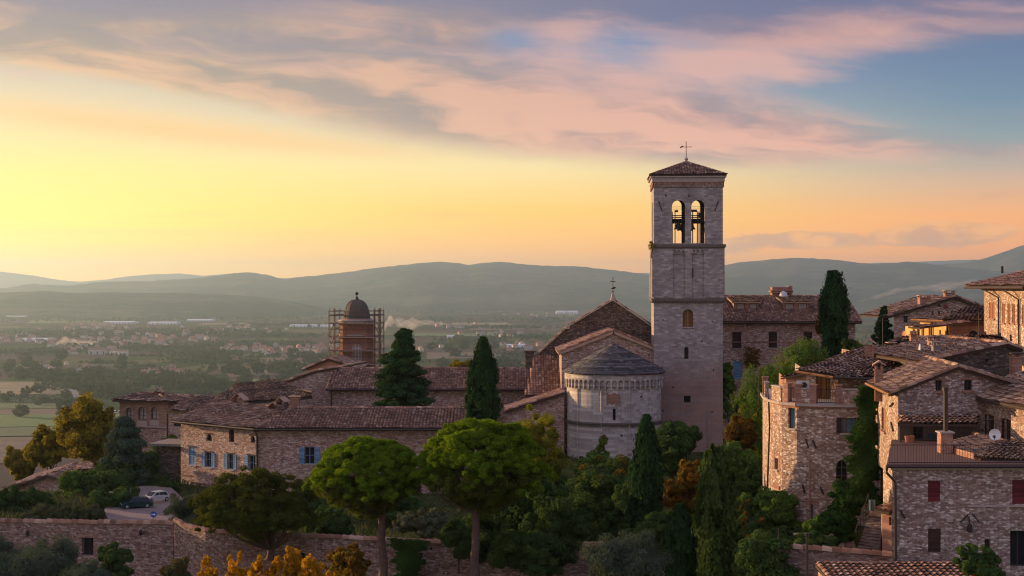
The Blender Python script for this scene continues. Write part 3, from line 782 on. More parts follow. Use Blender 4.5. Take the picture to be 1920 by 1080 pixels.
# ------------------------------------------------------------------ bell tower
def bell_tower():
    al = math.radians(3.5); ex = Vector((math.cos(al), -math.sin(al), 0)); ey = Vector((math.sin(al), math.cos(al), 0))
    c = Vector((X(1290.5, 130), 130, 0)); hw = 3.14; D = 2*hw
    fl, fr = c - ex*hw, c + ex*hw; bl, br = fl + ey*D, fr + ey*D
    T = thing('bell_tower', 'tall square stone bell tower with two open belfry arches and a tiled pyramid roof', 'bell tower', (c.x, c.y, -16))
    mb = MB(); z0 = -17.5; zt = Z(338, 130)
    Wf, Wr, Wb, Wl = Wall(fl, fr), Wall(fr, br), Wall(br, bl), Wall(bl, fl)
    bo = lambda W, k=1.0: [(1.655, Z(456, 130), 2.87, Z(375, 130)*k, .61), (3.42, Z(456, 130), 4.635, Z(375, 130)*k, .61)]
    pan = [(1.72, Z(557, 130), 2.84, Z(472, 130)), (3.45, Z(557, 130), 4.57, Z(472, 130))]
    w1 = Wf.rect(1280, 580, 1300, 613) + (.5,); w2 = Wf.rect(1283, 650, 1291, 673) + (.19,); w3 = Wf.rect(1282, 742, 1295, 755)
    slit = Wf.rect(1297, 503, 1300, 522)
    wallmesh(mb, Wf, z0, zt, bo(Wf) + [w1, w2, w3], .55)
    for W in (Wr, Wl): wallmesh(mb, W, z0, zt, bo(W), .55)
    wallmesh(mb, Wb, z0, zt, bo(Wb, 1.05), .55)
    # belfry floor and the stage above it
    mb.poly([fl + Vector((0, 0, Z(457, 130))), fr + Vector((0, 0, Z(457, 130))), br + Vector((0, 0, Z(457, 130))), bl + Vector((0, 0, Z(457, 130)))])
    mb.poly([fl + Vector((0, 0, zt-.1)), bl + Vector((0, 0, zt-.1)), br + Vector((0, 0, zt-.1)), fr + Vector((0, 0, zt-.1))])
    # raised corner pilasters and middle strip around the sunk panels of the middle stage
    zp0, zp1 = Z(558, 130), Z(464, 130)
    for W in (Wf, Wr, Wb, Wl):
        for a, b in ((-.085, 1.72), (2.84, 3.45), (4.57, D+.08)):
            mb.prism([W.pt(a, zp0, .002), W.pt(b, zp0, .002), W.pt(b, zp1, .002), W.pt(a, zp1, .002)], W.n*.15)
        for a, b in ((1.72, 2.84), (3.45, 4.57)):
            n = 3; s = (b-a)/n
            for k in range(n):
                V_ = Wall(W.pt(a + s*k, 0, .14), W.pt(a + s*(k+1), 0, .14))
                zz = Z(476, 130)
                wallmesh(mb, V_, zz, zp1, [(.05, zz, s-.05, zz+.36, .16)], .135)
    # upper cornice: a row of little pointed arches in brick under the eaves
    for W in (Wf, Wr, Wb, Wl):
        n = 13; s = D/n
        for k in range(n):
            V_ = Wall(W.pt(s*k, 0, .10), W.pt(s*(k+1), 0, .10)); zz = Z(351, 130)
            wallmesh(mb, V_, zz, Z(341.5, 130), [(.07, zz, s-.07, zz+.34, .24)], .1, 1)
    body = mb.build('wall', [M['tower_stone'], M['brick']], T)
    cms = [MB(), MB(), MB()]
    cc = c + ey*hw
    for z, e, h in ((Z(461, 130), .26, .14), (Z(464.5, 130), .16, .07), (Z(562, 130), .20, .12), (Z(565, 130), .12, .07), (Z(337, 130), .16, .2), (Z(331.5, 130), .30, .06)):
        cms[0 if z > Z(400, 130) else 1 if z > Z(500, 130) else 2].box((cc.x, cc.y, z), (hw+e, hw+e, h), (ex.x, ex.y))
    for W in (Wf, Wl, Wr, Wb):
        for z in (Z(466, 130), Z(567, 130)):
            for k in range(24):
                u = D*(k+.5)/24
                cms[1 if z > Z(500, 130) else 2].prism([W.pt(u-.07, z-.08, .0), W.pt(u+.07, z-.08, 0), W.pt(u+.07, z+.08, 0), W.pt(u-.07, z+.08, 0)], W.n*.14)
    for cm, mt in zip(cms, ('trim_stone', 'trim_dark', 'trim_dark')): cm.build('cornice', M[mt], T)
    # roof
    rb = MB(); e = .34; ze = Z(328, 130); ap = Vector((cc.x, cc.y, Z(304, 133.1)))
    q = [cc + ex*(sx*(hw+e)) + ey*(sy*(hw+e)) + Vector((0, 0, ze)) for sx, sy in ((-1, -1), (1, -1), (1, 1), (-1, 1))]
    for k in range(4): roof_panel(rb, [q[k], q[(k+1) % 4], ap], .25, .4, .08, .8, .1)
    for k in range(4): ridge(rb, q[k], ap, .12)
    ro = rb.build('roof', [M['tile'], M['under']], T)
    cr = MB(); cr.lathe(ap, [(.0, ap.z+.5), (.12, ap.z+.42), (.2, ap.z+.28), (.12, ap.z+.15), (.26, ap.z-.15)], 10)
    cr.build('finial', M['trim_stone'], ro)
    x = MB(); zc = ap.z+.45; x.tube([ap + Vector((0, 0, .4)), ap + Vector((0, 0, 1.95))], .035, 5)
    x.tube([ap - ex*.55 + Vector((0, 0, 1.42)), ap + ex*.55 + Vector((0, 0, 1.42))], .03, 5)
    x.tube([ap - ex*.55 + Vector((0, 0, 1.36)), ap - ex*.3 + Vector((0, 0, 1.5))], .06, 4); x.build('cross', M['iron'], ro)
    # windows of the lower stages
    window(T, Wf, w1[:4], 'frame', 'wood', rise=.5, bars=(2, 3), sill='trim_stone', depth=.3)  # the pane's orange brown colour stands in for light seen through the window
    window(T, Wf, w2[:4], 'frame_dark', 'glass', rise=.19, bars=(0, 0), depth=.3)
    window(T, Wf, w3, 'frame_dark', 'glass', bars=(0, 0), depth=.35)
    sb = MB(); u0, b, u1, t = slit; sb.prism([Wf.pt(u0, b, .06), Wf.pt(u1, b, .06), Wf.pt(u1, t, .06), Wf.pt(u0, t, .06)], Wf.n*.034); sb.build('slit', M['glass'], T)
    for a in ((1235, 377, 1241, 395), (1347, 377, 1340, 395), (1240, 497, 1250, 509), (1341, 497, 1332, 510), (1247, 365, 1250, 368), (1290, 366, 1294, 369)):
        anchor(T, Wf, *a, .045).data
    for px, py in ((1243, 600), (1336, 603), (1241, 690), (1338, 694), (1243, 770), (1335, 772), (1316, 640), (1262, 726)):
        q = Wf.uz(px, py); hb = MB(); hb.box(Wf.pt(q[0], q[1], 0), (.06, .03, .07), (ex.x, ex.y)); hb.build('putlog_hole', M['glass'], T)
    # bell frame: beams and posts inside the openings
    fb = MB(); yb = 1.2
    pt = lambda u, d, z: Wf.pt(u, z, -d)
    for d in (1.2, 4.6):
        fb.tube([pt(.3, d, Z(412, 130)), pt(D-.3, d, Z(412, 130))], .17, 6)
        fb.tube([pt(.3, d, Z(403, 130)), pt(D-.3, d, Z(403, 130))], .05, 6)
    for u in (1.75, 2.0, 3.62, 4.05, 4.2):
        fb.tube([pt(u, 1.2, Z(456, 130)), pt(u, 1.2, Z(395, 130))], .05, 5)
    for z in (Z(387, 130), Z(391, 130)): fb.tube([pt(.3, .8, z), pt(D-.3, .8, z)], .018, 4)
    fb.box(pt(2.12, 1.2, Z(394.5, 130)), (.16, .1, .09)); fb.box(pt(3.75, 1.2, Z(394, 130)), (.26, .1, .1)); fb.box(pt(4.35, 1.2, Z(402, 130)), (.22, .12, .2)); fb.box(pt(4.5, 1.2, Z(410, 130)), (.16, .12, .3))
    fb.build('bell_frame', M['iron'], T)
    for k, (u, d, s, z, lb) in enumerate(((2.28, 1.2, .42, Z(415, 130), 'bronze bell hanging in the left belfry arch, middle of the opening'), (3.5, 1.2, .40, Z(416, 130), 'bronze bell half hidden by the middle pier in the right belfry arch'), (2.82, 4.6, .34, Z(417, 130), 'small bronze bell at the right edge of the left belfry arch'))):
        p = pt(u, d, z); b = MB()
        b.lathe((p.x, p.y), [(.0, z+.08), (s*.35, z+.05), (s*.5, z-s*.3), (s*.62, z-s), (s*.95, z-s*1.5), (s*1.0, z-s*1.62), (s*.8, z-s*1.55), (s*.45, z-s*.8)], 16)
        b.tube([(p.x, p.y, z-s*.4), (p.x, p.y, z-s*1.95)], [.03, .09], 6)
        o = b.build('bell', M['bronze'], None, smooth=True); tag(o, lb, 'bell', 'bells in the belfry')
    # weeds on the cornice
    return T
bell_tower()

# ------------------------------------------------------------------ church: nave gable, chancel gable, apse, aisle
def church():
    Y1, Y2 = 131.0, 140.0
    T = thing('church', 'pale round church apse under a stone slab roof joined to a dark stone nave gable', 'church', (X(1150, 130), 130, -16))
    wb = MB(); rb = MB()
    # nave gable
    nx = [X(p, Y2) for p in (1005, 1065, 1149, 1240)]; nz = [Z(p, Y2) for p in (668, 613, 563, 624)]
    Wn = Wall((nx[0], Y2), (nx[3], Y2)); prof = [(a-nx[0], z) for a, z in zip(nx, nz)]
    wallmesh(wb, Wn, -17, prof, (), m=1)
    for (a, za), (b, zb) in zip(zip(nx, nz), list(zip(nx, nz))[1:]):
        e = .12
        if b <= nx[2]+.01: roof_panel(rb, [(a-.1+3.0, Y2+26, za-2.3), (a-.1, Y2+.1, za-.9), (b, Y2+.1, zb-.9), (b+3.0, Y2+26, zb-2.3)], .3, .45, .07, 1, .12, 0, 1)
        else: roof_panel(rb, [(b+.1, Y2+.1, zb-.9), (b+.1+3.0, Y2+26, zb-2.3), (a+3.0, Y2+26, za-2.3), (a, Y2+.1, za-.9)], .3, .45, .07, 1, .12, 0, 1)
    for (a, za), (b, zb) in zip(zip(nx, nz), list(zip(nx, nz))[1:]): ridge(rb, (a, Y2-.1, za+.06), (b, Y2-.1, zb+.06), .16, 2)
    pin = MB(); pin.box((nx[1], Y2-.05, nz[1]+.1), (.18, .18, .3)); pin.build('pinnacle', M['trim_stone'], T)
    # chancel gable
    cx = [X(p, Y1) for p in (1053, 1150, 1230)]; cz = [Z(p, Y1) for p in (660, 622, 654)]
    Wc = Wall((cx[0], Y1), (cx[2], Y1)); wallmesh(wb, Wc, -17, [(a-cx[0], z) for a, z in zip(cx, cz)])
    Ws = Wall((cx[0], Y2), (cx[0], Y1)); wallmesh(wb, Ws, -17, cz[0])
    el = .36
    sl = (cz[1]-cz[0])/(cx[1]-cx[0])
    roof_panel(rb, [(cx[0]-el, Y2-.02, cz[0]-el*sl+.1), (cx[0]-el, Y1-.3, cz[0]-el*sl+.1), (cx[1], Y1-.3, cz[1]+.1), (cx[1], Y2-.02, cz[1]+.1)], .28, .42, .08, 1, .26, 2, 2)
    roof_panel(rb, [(cx[2]+.1, Y1-.3, cz[2]+.05), (cx[2]+.1, Y2-.02, cz[2]+.05), (cx[1], Y2-.02, cz[1]+.1), (cx[1], Y1-.3, cz[1]+.1)], .28, .42, .08, 1, .26, 2, 2)
    for a, b in (((cx[0]-el, Y1-.2, cz[0]-el*sl+.14), (cx[1], Y1-.2, cz[1]+.14)), ((cx[1], Y1-.2, cz[1]+.14), (cx[2], Y1-.2, cz[2]+.1))): ridge(rb, a, b, .15, 2)
    # aisle with its sloping end wall
    Y0 = 127.6; ax = [X(952, Y0), X(1058, Y0)]; az = [Z(772, Y0), Z(738, Y0)]
    Wa = Wall((ax[0], Y0), (ax[1], Y0)); wallmesh(wb, Wa, -17, [(0, az[0]), (ax[1]-ax[0], az[1])])
    wallmesh(wb, Wall((ax[0], 143), (ax[0], Y0)), -17, az[0])
    wallmesh(wb, Wall((ax[1], 131), (ax[1], Y0)), -17, az[1])
    sl = (az[1]-az[0])/(ax[1]-ax[0])
    roof_panel(rb, [(ax[0]-.3, 133.5, az[0]-.3*sl+.12), (ax[0]-.3, Y0-.25, az[0]-.3*sl+.12), (ax[1]+.05, Y0-.25, az[1]+.12), (ax[1]+.05, 133.5, az[1]+.12)], .28, .42, .085, 1, .2, 2, 1)
    ridge(rb, (ax[0]-.3, Y0-.18, az[0]-.3*sl+.16), (ax[1]+.05, Y0-.18, az[1]+.16), .15, 2)
    # crossing arm with its own roof, above the aisle
    tl, tr = X(984, 133), X(1054, 133)
    roof_panel(rb, [(tl, 132.8, Z(742, 132.8)), (tr, 132.8, Z(742, 132.8)), (tr, 139.8, Z(667, 139.8)), (tl+1.0, 139.8, Z(667, 139.8))], .27, .42, .09, .7, .15, 0, 1)
    wallmesh(wb, Wall((tl+.2, 133.2), (tr, 133.2)), -17, Z(744, 133))
    cb = MB(); cb.box((X(993, 140), 140, Z(676, 140)), (.42, .4, .85)); cb.box((X(993, 140), 140, Z(659, 140)), (.6, .55, .08)); cb.build('chimney', M['rubble_dark'], T)
    wb.build('wall', [M['rubble_pink'], M['rubble_dark']], T)
    rb.build('roof', [M['tile'], M['under'], M['tile_warm']], T)
    # apse
    C = Vector((X(1151, 128.2), 128.2, 0)); R = 4.24; z0, ze = -17, Z(703, 124)
    ab = MB(); n = 30; a0, a1 = math.radians(180-6), math.radians(366)
    pt = lambda a, r: (C.x + r*math.cos(a), C.y + r*math.sin(a))
    segs = []
    for k in range(n):
        A, B = a0 + (a1-a0)*k/n, a0 + (a1-a0)*(k+1)/n
        W = Wall(pt(A, R), pt(B, R)); h = []
        u = W.u(1150.5)
        if 0 < u < W.L:
            u = min(max(u, .2), W.L-.2); z1_, z2_ = Z(766, 124), Z(788, 124); h = [(u-.13, z1_ - 0 if z1_ < z2_ else z2_, u+.13, z1_, .1)]; segs.append((W, h[0]))
        wallmesh(ab, W, z0, ze+.05, h, .4)
    aw = ab.build('apse_wall', M['apse_stone'], T)
    for W, h in segs: window(T, W, h[:4], 'frame_dark', 'glass', rise=.1, bars=(0, 0), depth=.3)
    fb = MB(); na = 28
    for k in range(na):
        A, B = a0 + (a1-a0)*k/na, a0 + (a1-a0)*(k+1)/na
        W = Wall(pt(A, R+.2), pt(B, R+.2)); zb = Z(731, 124)
        wallmesh(fb, W, zb+.28, ze, [(.07, zb+.28, W.L-.07, zb+.82, (W.L-.14)/2)], .2)
        fb.box((*pt(A, R+.1), zb+.16), (.065, .11, .13), (-math.sin(A), math.cos(A)))
    prof = lambda z, hs: [(R-.02, z-.16), (R+.10, z-.14), (R+.10, z-.02), (R+.17, z+.0), (R+.17, z+.1), (R-.02, z+.14)]
    fb.lathe(C, prof(Z(796, 124), 0), 60, 1, a0, a1)
    for k in range(70):
        A = a0 + (a1-a0)*(k+.5)/70; fb.box((*pt(A, R+.14), Z(798, 124)-.03), (.045, .04, .07), (-math.sin(A), math.cos(A)), 1)
    fb.lathe(C, [(R-.02, ze-.06), (R+.22, ze-.02), (R+.24, ze+.1), (R-.02, ze+.12)], 60, 0, a0, a1)
    for px in (1084, 1128, 1180, 1219):
        t = (px-960)/F; b_ = C.x - t*C.y            # solve the ray against the drum
        bestA = min((a0 + (a1-a0)*i/400 for i in range(401)), key=lambda a: abs((pt(a, R)[0]/pt(a, R)[1]) - t) + (1 if pt(a, R)[1] > C.y+.3 else 0))
        x_, y_ = pt(bestA, R+.02); fb.tube([(x_, y_, z0), (x_, y_, Z(729, 124))], .11, 8)
    fb.build('frieze', [M['apse_stone'], M['trim_dark']], T)
    # brick repair above the slit
    pb = MB()
    A0 = math.atan2(Z(1,1)*0 - 1, (X(1138, 124)-C.x)/R); 
    bx0, bx1 = X(1137, 124.1)-C.x, X(1163, 124.1)-C.x
    th0, th1 = math.acos(bx0/R), math.acos(bx1/R)
    for k in range(6):
        A, B = 2*math.pi - (th0 + (th1-th0)*k/6), 2*math.pi - (th0 + (th1-th0)*(k+1)/6)
        zz0, zz1 = Z(759 - (2 if k % 2 else 0), 124), Z(737 + (k*5 % 3), 124)
        pb.prism([(*pt(A, R-.05), zz0), (*pt(B, R-.05), zz0), (*pt(B, R-.05), zz1), (*pt(A, R-.05), zz1)], Vector((math.cos((A+B)/2), math.sin((A+B)/2), 0))*.066)
    pb.build('brick_patch', M['brick'], aw)
    for px, py in ((1133, 816), (1165, 816), (1203, 744), (1200, 822)):
        hb = MB(); bx = X(px, 124.3)-C.x; A = 2*math.pi - math.acos(max(-1, min(1, bx/R)))
        hb.box((*pt(A, R), Z(py, 124.3)), (.1, .03, .07), (-math.sin(A), math.cos(A)))
        hb.build('putlog_hole', M['glass'], aw)
    sl = MB(); prof = []; nr = 21; Rr = 4.62; za, zb = ze+.04, Z(645, 128)
    random.seed(3)
    for k in range(nr):
        r0, r1 = Rr*(1-k/nr), Rr*(1-(k+1)/nr); z = za + (zb-za)*(k/nr)**.93; zn = za + (zb-za)*((k+1)/nr)**.93
        rowm = (0, 1, 2, 0, 1)[(k*3) % 5]; ns = max(8, int(2*math.pi*r0/.55))
        for j in range(ns):
            A, B = math.radians(165) + math.radians(210)*j/ns, math.radians(165) + math.radians(210)*(j+1)/ns
            zj = random.uniform(-.02, .02); rj = random.uniform(0, .06)
            p = [pt(A, r0+rj), pt(B, r0+rj), pt(B, max(r1-.1, .01)), pt(A, max(r1-.1, .01))]
            t = .10
            sl.mesh([(*p[0], z+zj), (*p[1], z+zj), (*p[0], z+zj+t), (*p[1], z+zj+t), (*p[2], zn+t*.8), (*p[3], zn+t*.8)], [(0, 1, 3, 2), (2, 3, 4, 5), (0, 2, 5), (1, 4, 3)], rowm if random.random() < .7 else random.choice((0, 1, 2)))
    sl.lathe(C, [(Rr-.05, za-.06), (.3, zb-.2)], 40, 0, math.radians(165), math.radians(375))
    sl.build('apse_roof', [M['slate'], M['slate2'], M['slate3']], T)
    # door at the foot of the apse
    # iron cross on the nave gable
    pz = Vector((nx[2], Y2-.1, nz[2]))
    fb = MB(); fb.lathe((pz.x, pz.y), [(.02, pz.z+.75), (.16, pz.z+.55), (.2, pz.z+.3), (.34, pz.z-.1)], 8); fi = fb.build('finial', M['trim_stone'], T)
    kb = MB(); kb.tube([pz + Vector((0, 0, .6)), pz + Vector((0, 0, 2.3))], .04, 5)
    for z_, l_ in ((1.85, .26), (1.15, .2)): kb.tube([pz + Vector((-l_, 0, z_)), pz + Vector((l_, 0, z_))], .04, 5)
    kb.box(pz + Vector((.12, 0, 1.25)), (.16, .03, .06)); kb.lathe((pz.x, pz.y), [(0, pz.z+.95), (.1, pz.z+.85), (0, pz.z+.75)], 6); kb.build('cross', M['iron'], fi)
    return T
church()

# ------------------------------------------------------------------ domed bell turret behind scaffolding
def dome_turret():
    Y = 190; c = Vector((X(669, Y), Y, 0)); T = thing('domed_tower', 'brick bell turret with a dark lead dome and ball finial inside scaffolding', 'tower', (c.x, c.y, -20))
    w = X(698, Y)-c.x; zb, zc = -22, Z(603, Y)
    mb = MB(); k_ = .45; oc = [(-w, -w+k_), (-w+k_, -w), (w-k_, -w), (w, -w+k_), (w, w-k_), (w-k_, w), (-w+k_, w), (-w, w-k_)]
    for (a, b), (d, e) in zip(oc, oc[1:]+oc[:1]):
        W = Wall((c.x+a, c.y+b), (c.x+d, c.y+e)); hs = []
        if abs(b+w) < 1e-6 and abs(e+w) < 1e-6: hs = [W.rect(660, 645, 678, 676) + (.6,)]; Wf, hf = W, hs[0]
        wallmesh(mb, W, zb, zc, hs, .3)
    mb.build('wall', M['brick'], T)
    window(T, Wf, hf[:4], 'white', 'curtain', rise=.6, bars=(2, 3), depth=.2)
    cb = MB()
    for z, e in ((Z(628, Y), .2), (Z(601, Y), .34), (Z(604, Y), .2)):
        cb.lathe(c, [(w*1.05, z-.15), (w*1.05+e, z-.05), (w*1.05+e, z+.1), (w*1.0, z+.16)], 16)
    cb.lathe(c, [(w*.98, zc), (w*.98, Z(598, Y)), (w*.9, Z(597, Y))], 24, 1)
    cb.build('cornice', [M['trim_stone'], M['brick']], T)
    db = MB(); z1, z2 = Z(600, Y), Z(562, Y); R = X(693, Y)-c.x; n = 12
    pr = [(R*(math.cos(t*math.pi/2)**.72 if t < 1 else 0.02), z1 + (z2-z1)*math.sin(t*math.pi/2)) for t in [i/n for i in range(n+1)]]
    db.lathe(c, pr, 32); dm = db.build('dome', M['lead'], T, smooth=True)
    for k in range(8):
        a = math.pi*2*(k+.5)/8
        pass
    rb = MB()
    for k in range(12):
        a = 2*math.pi*k/12; rb.tube([(c.x+(r+.02)*math.cos(a), c.y+(r+.02)*math.sin(a), z) for r, z in pr], .05, 4)
    rb.build('dome_rib', M['lead'], dm)
    f = MB(); f.lathe(c, [(.3, z2-.1), (.22, z2+.25), (.09, z2+.45), (.06, z2+.62), (.19, z2+.72), (.23, z2+.86), (.16, z2+1.0), (0, z2+1.06)], 12); f.build('finial', M['bronze'], dm)
    # scaffolding: its own thing
    Sc = thing('scaffolding', 'steel scaffolding with board platforms around the domed brick turret', 'scaffolding', (c.x, c.y, -20))
    xs = [X(p, Y) - c.x for p in (622, 632, 642, 697, 706, 716)]
    pb = MB(); half = xs[-1]; zt = Z(580, Y); zlev = [Z(p, Y) for p in (605, 630, 655, 680)]
    ring = [xs[0], xs[1], xs[2], xs[3], xs[4], xs[5]]
    for x_ in ring:
        for y_ in ring:
            if max(abs(x_), abs(y_)) > abs(xs[1])-.12 and (abs(x_) > abs(xs[1])-.2 or y_ > 0):
                pb.tube([(c.x+x_, c.y+y_, -20), (c.x+x_, c.y+y_, zt + random.uniform(-.2, .3))], .034, 4)
    for z in zlev + [Z(583, Y), Z(590, Y)]:
        for dz in ((0, 1.0) if z in zlev else (0,)):
            for s in (-1, 1):
                for q_ in (half, abs(xs[1])):
                    pb.tube([(c.x-half, c.y+s*q_, z+dz), (c.x+half, c.y+s*q_, z+dz)], .026, 4)
                    pb.tube([(c.x+s*q_, c.y-half, z+dz), (c.x+s*q_, c.y+half, z+dz)], .026, 4)
    for s in (-1, 1):
        for z0_, z1_ in zip(zlev[1:], zlev): pb.tube([(c.x+s*half, c.y-half, z0_), (c.x+s*half, c.y+half, z1_)], .04, 4); pb.tube([(c.x-half*s, c.y-half, z0_), (c.x-abs(xs[1])*s, c.y-half, z1_)], .04, 4)
    pb.build('steel_frame', M['steel'], Sc)
    for z in zlev:
        lb = MB(); i_ = w+.12
        for s in (-1, 1):
            lb.box((c.x, c.y+s*(half+i_)/2, z-.06), (half, (half-i_)/2, .05)); lb.box((c.x+s*(half+i_)/2, c.y, z-.052), ((half-i_)/2, i_, .05))
        lb.build('platform', M['plank'], Sc)
dome_turret()
# ------------------------------------------------------------------ palace with blue shutters (left block and long wing)
def palace():
    a, b, c = XY(339, 118), XY(480, 112), XY(936, 112)
    T = thing('stone_palace', 'long pink stone building with light blue shutters and a low hipped tile roof', 'building', (b[0], b[1], -17))
    ze = -11.04; zb = -19
    W1, W2 = Wall(a, b), Wall(b, c); bk = (a[0]+2, 126)
    W0 = Wall(bk, a)
    mb = MB()
    wins = [('blue', W1, W1.rect(354, 838, 367, 872), 'closed'), ('blue', W1, W1.rect(385, 848, 397, 876), 'open'), ('blue', W1, W1.rect(427, 851, 438, 880), 'open'),
            ('blue', W1, W1.rect(466, 854, 479.2, 883), 'left'), ('blue', W2, W2.rect(571, 838, 590, 870), 'open')]
    slit = W1.rect(429, 805, 439, 829); r1 = W1.rect(387, 814, 397, 827); r2 = W1.rect(470, 817, 478, 830)
    rd = [r1 + ((r1[3]-r1[1])*.5,), r2 + ((r2[3]-r2[1])*.5,)]
    wallmesh(mb, W1, zb, ze+.05, [w[2] for w in wins if w[1] is W1] + [slit] + rd, .22)
    wallmesh(mb, W2, zb, ze+.05, [w[2] for w in wins if w[1] is W2], .22)
    wallmesh(mb, W0, zb, ze)
    # brick string courses low on the left front
    for px0, py0, px1, py1 in ((341, 890, 358, 891.5), (359, 904, 425, 912)):
        u0, z0 = W1.uz(px0, py0); u1, z1 = W1.uz(px1, py1)
        mb.prism([W1.pt(u0, z0-.04), W1.pt(u1, z1-.04), W1.pt(u1, z1+.04), W1.pt(u0, z0+.04)], W1.n*.06, 1)
    mb.build('wall', [M['rubble_pink'], M['brick']], T)
    for kind, W, r, mode in wins:
        if mode == 'left':
            o = window(T, W, r, 'frame_blue', 'glass', sill='trim_stone', lintel='under', bars=(1, 1))
            sb = MB(); hw = (r[2]-r[0])*.62
            sb.prism([W.pt(r[0]-hw, r[1], .02), W.pt(r[0]-.02, r[1], .02), W.pt(r[0]-.02, r[3], .02), W.pt(r[0]-hw, r[3], .02)], W.n*.05); sb.build('shutter', M['shut_blue'], o)
        else: window(T, W, r, 'frame_blue', 'glass', 'shut_blue', mode, sill='trim_stone', lintel='under' if W is W1 else None, bars=(1, 1))
    window(T, W1, slit, 'frame_dark', 'glass', bars=(0, 1), depth=.2, sill='trim_stone')
    for r in rd: window(T, W1, r[:4], 'frame_dark', 'glass', rise=r[4], bars=(1, 0), depth=.2, lintel='under')
    # roof: left hip and long right slope
    rb = MB(); o = .55
    n1 = W1.n; n2 = W2.n
    eA = Vector((*a, ze)) + n1*o - W1.d*.5; eB = Vector((*b, ze)) + Vector((-.05, -o*1.1, 0)); eC = Vector((c[0], c[1]-o, ze))
    rM = Vector(P(548, 765, 116.8)); rA = Vector(P(410, 757, 124.5)); rC = Vector((c[0], 116.8, rM.z))
    roof_panel(rb, [eA, eB, rM, rA], .25, .4, .085, 1.9, .16, 2, 1)
    roof_panel(rb, [eB, eC, rC, rM], .265, .42, .10, .7, .16, 0, 1)
    back = Vector((rA.x+1.5, 130, ze)); roof_panel(rb, [Vector((a[0]-1, 128, ze)), eA, rA, back], .3, .45, .08, 2, .1, 2, 1)
    ridge(rb, eB, eB + (rM-eB)*.45, .17, 3); ridge(rb, eB + (rM-eB)*.7, rM, .17, 3); ridge(rb, rM, rC, .15, 0); ridge(rb, rM, rA, .16, 2)
    ro = rb.build('roof', [M['tile'], M['under'], M['tile_old'], M['tile_warm']], T)
    gutter(ro, eA + Vector((-.0, -.03, -.05)), eB + Vector((0, -.05, -.05)), .08); gutter(ro, eB + Vector((0, -.05, -.05)), eC + Vector((0, -.05, -.05)), .08)
    pu = Vector((*b, 0)); pipe(T, [(eB.x+.1, eB.y, ze-.1), (pu.x+.12, pu.y-.12, ze-.7), (pu.x+.12, pu.y-.12, -16.6)], .07)
    chimney(ro, (X(529, 116), 116, 0), .75, .7, Z(772, 116), Z(747, 116)+.1, (1, -.4), 'tent', 'rubble_dark', 'tile_old')
    chimney(ro, (X(515, 118), 118.3, 0), .9, .7, -10.5, Z(754, 118), (1, -.4), 'tent', 'rubble_dark', 'tile_old')
    chimney(ro, (X(449, 123), 123, 0), 1.15, .8, -10.8, Z(737, 123), (1, -.3), 'tent', 'brick', 'tile_warm')
    chimney(ro, (X(551, 119), 119.5, 0), .8, .6, -10.6, Z(743, 119.5), (1, 0), 'flat', 'brick', 'tile_old')
    return T
palace()

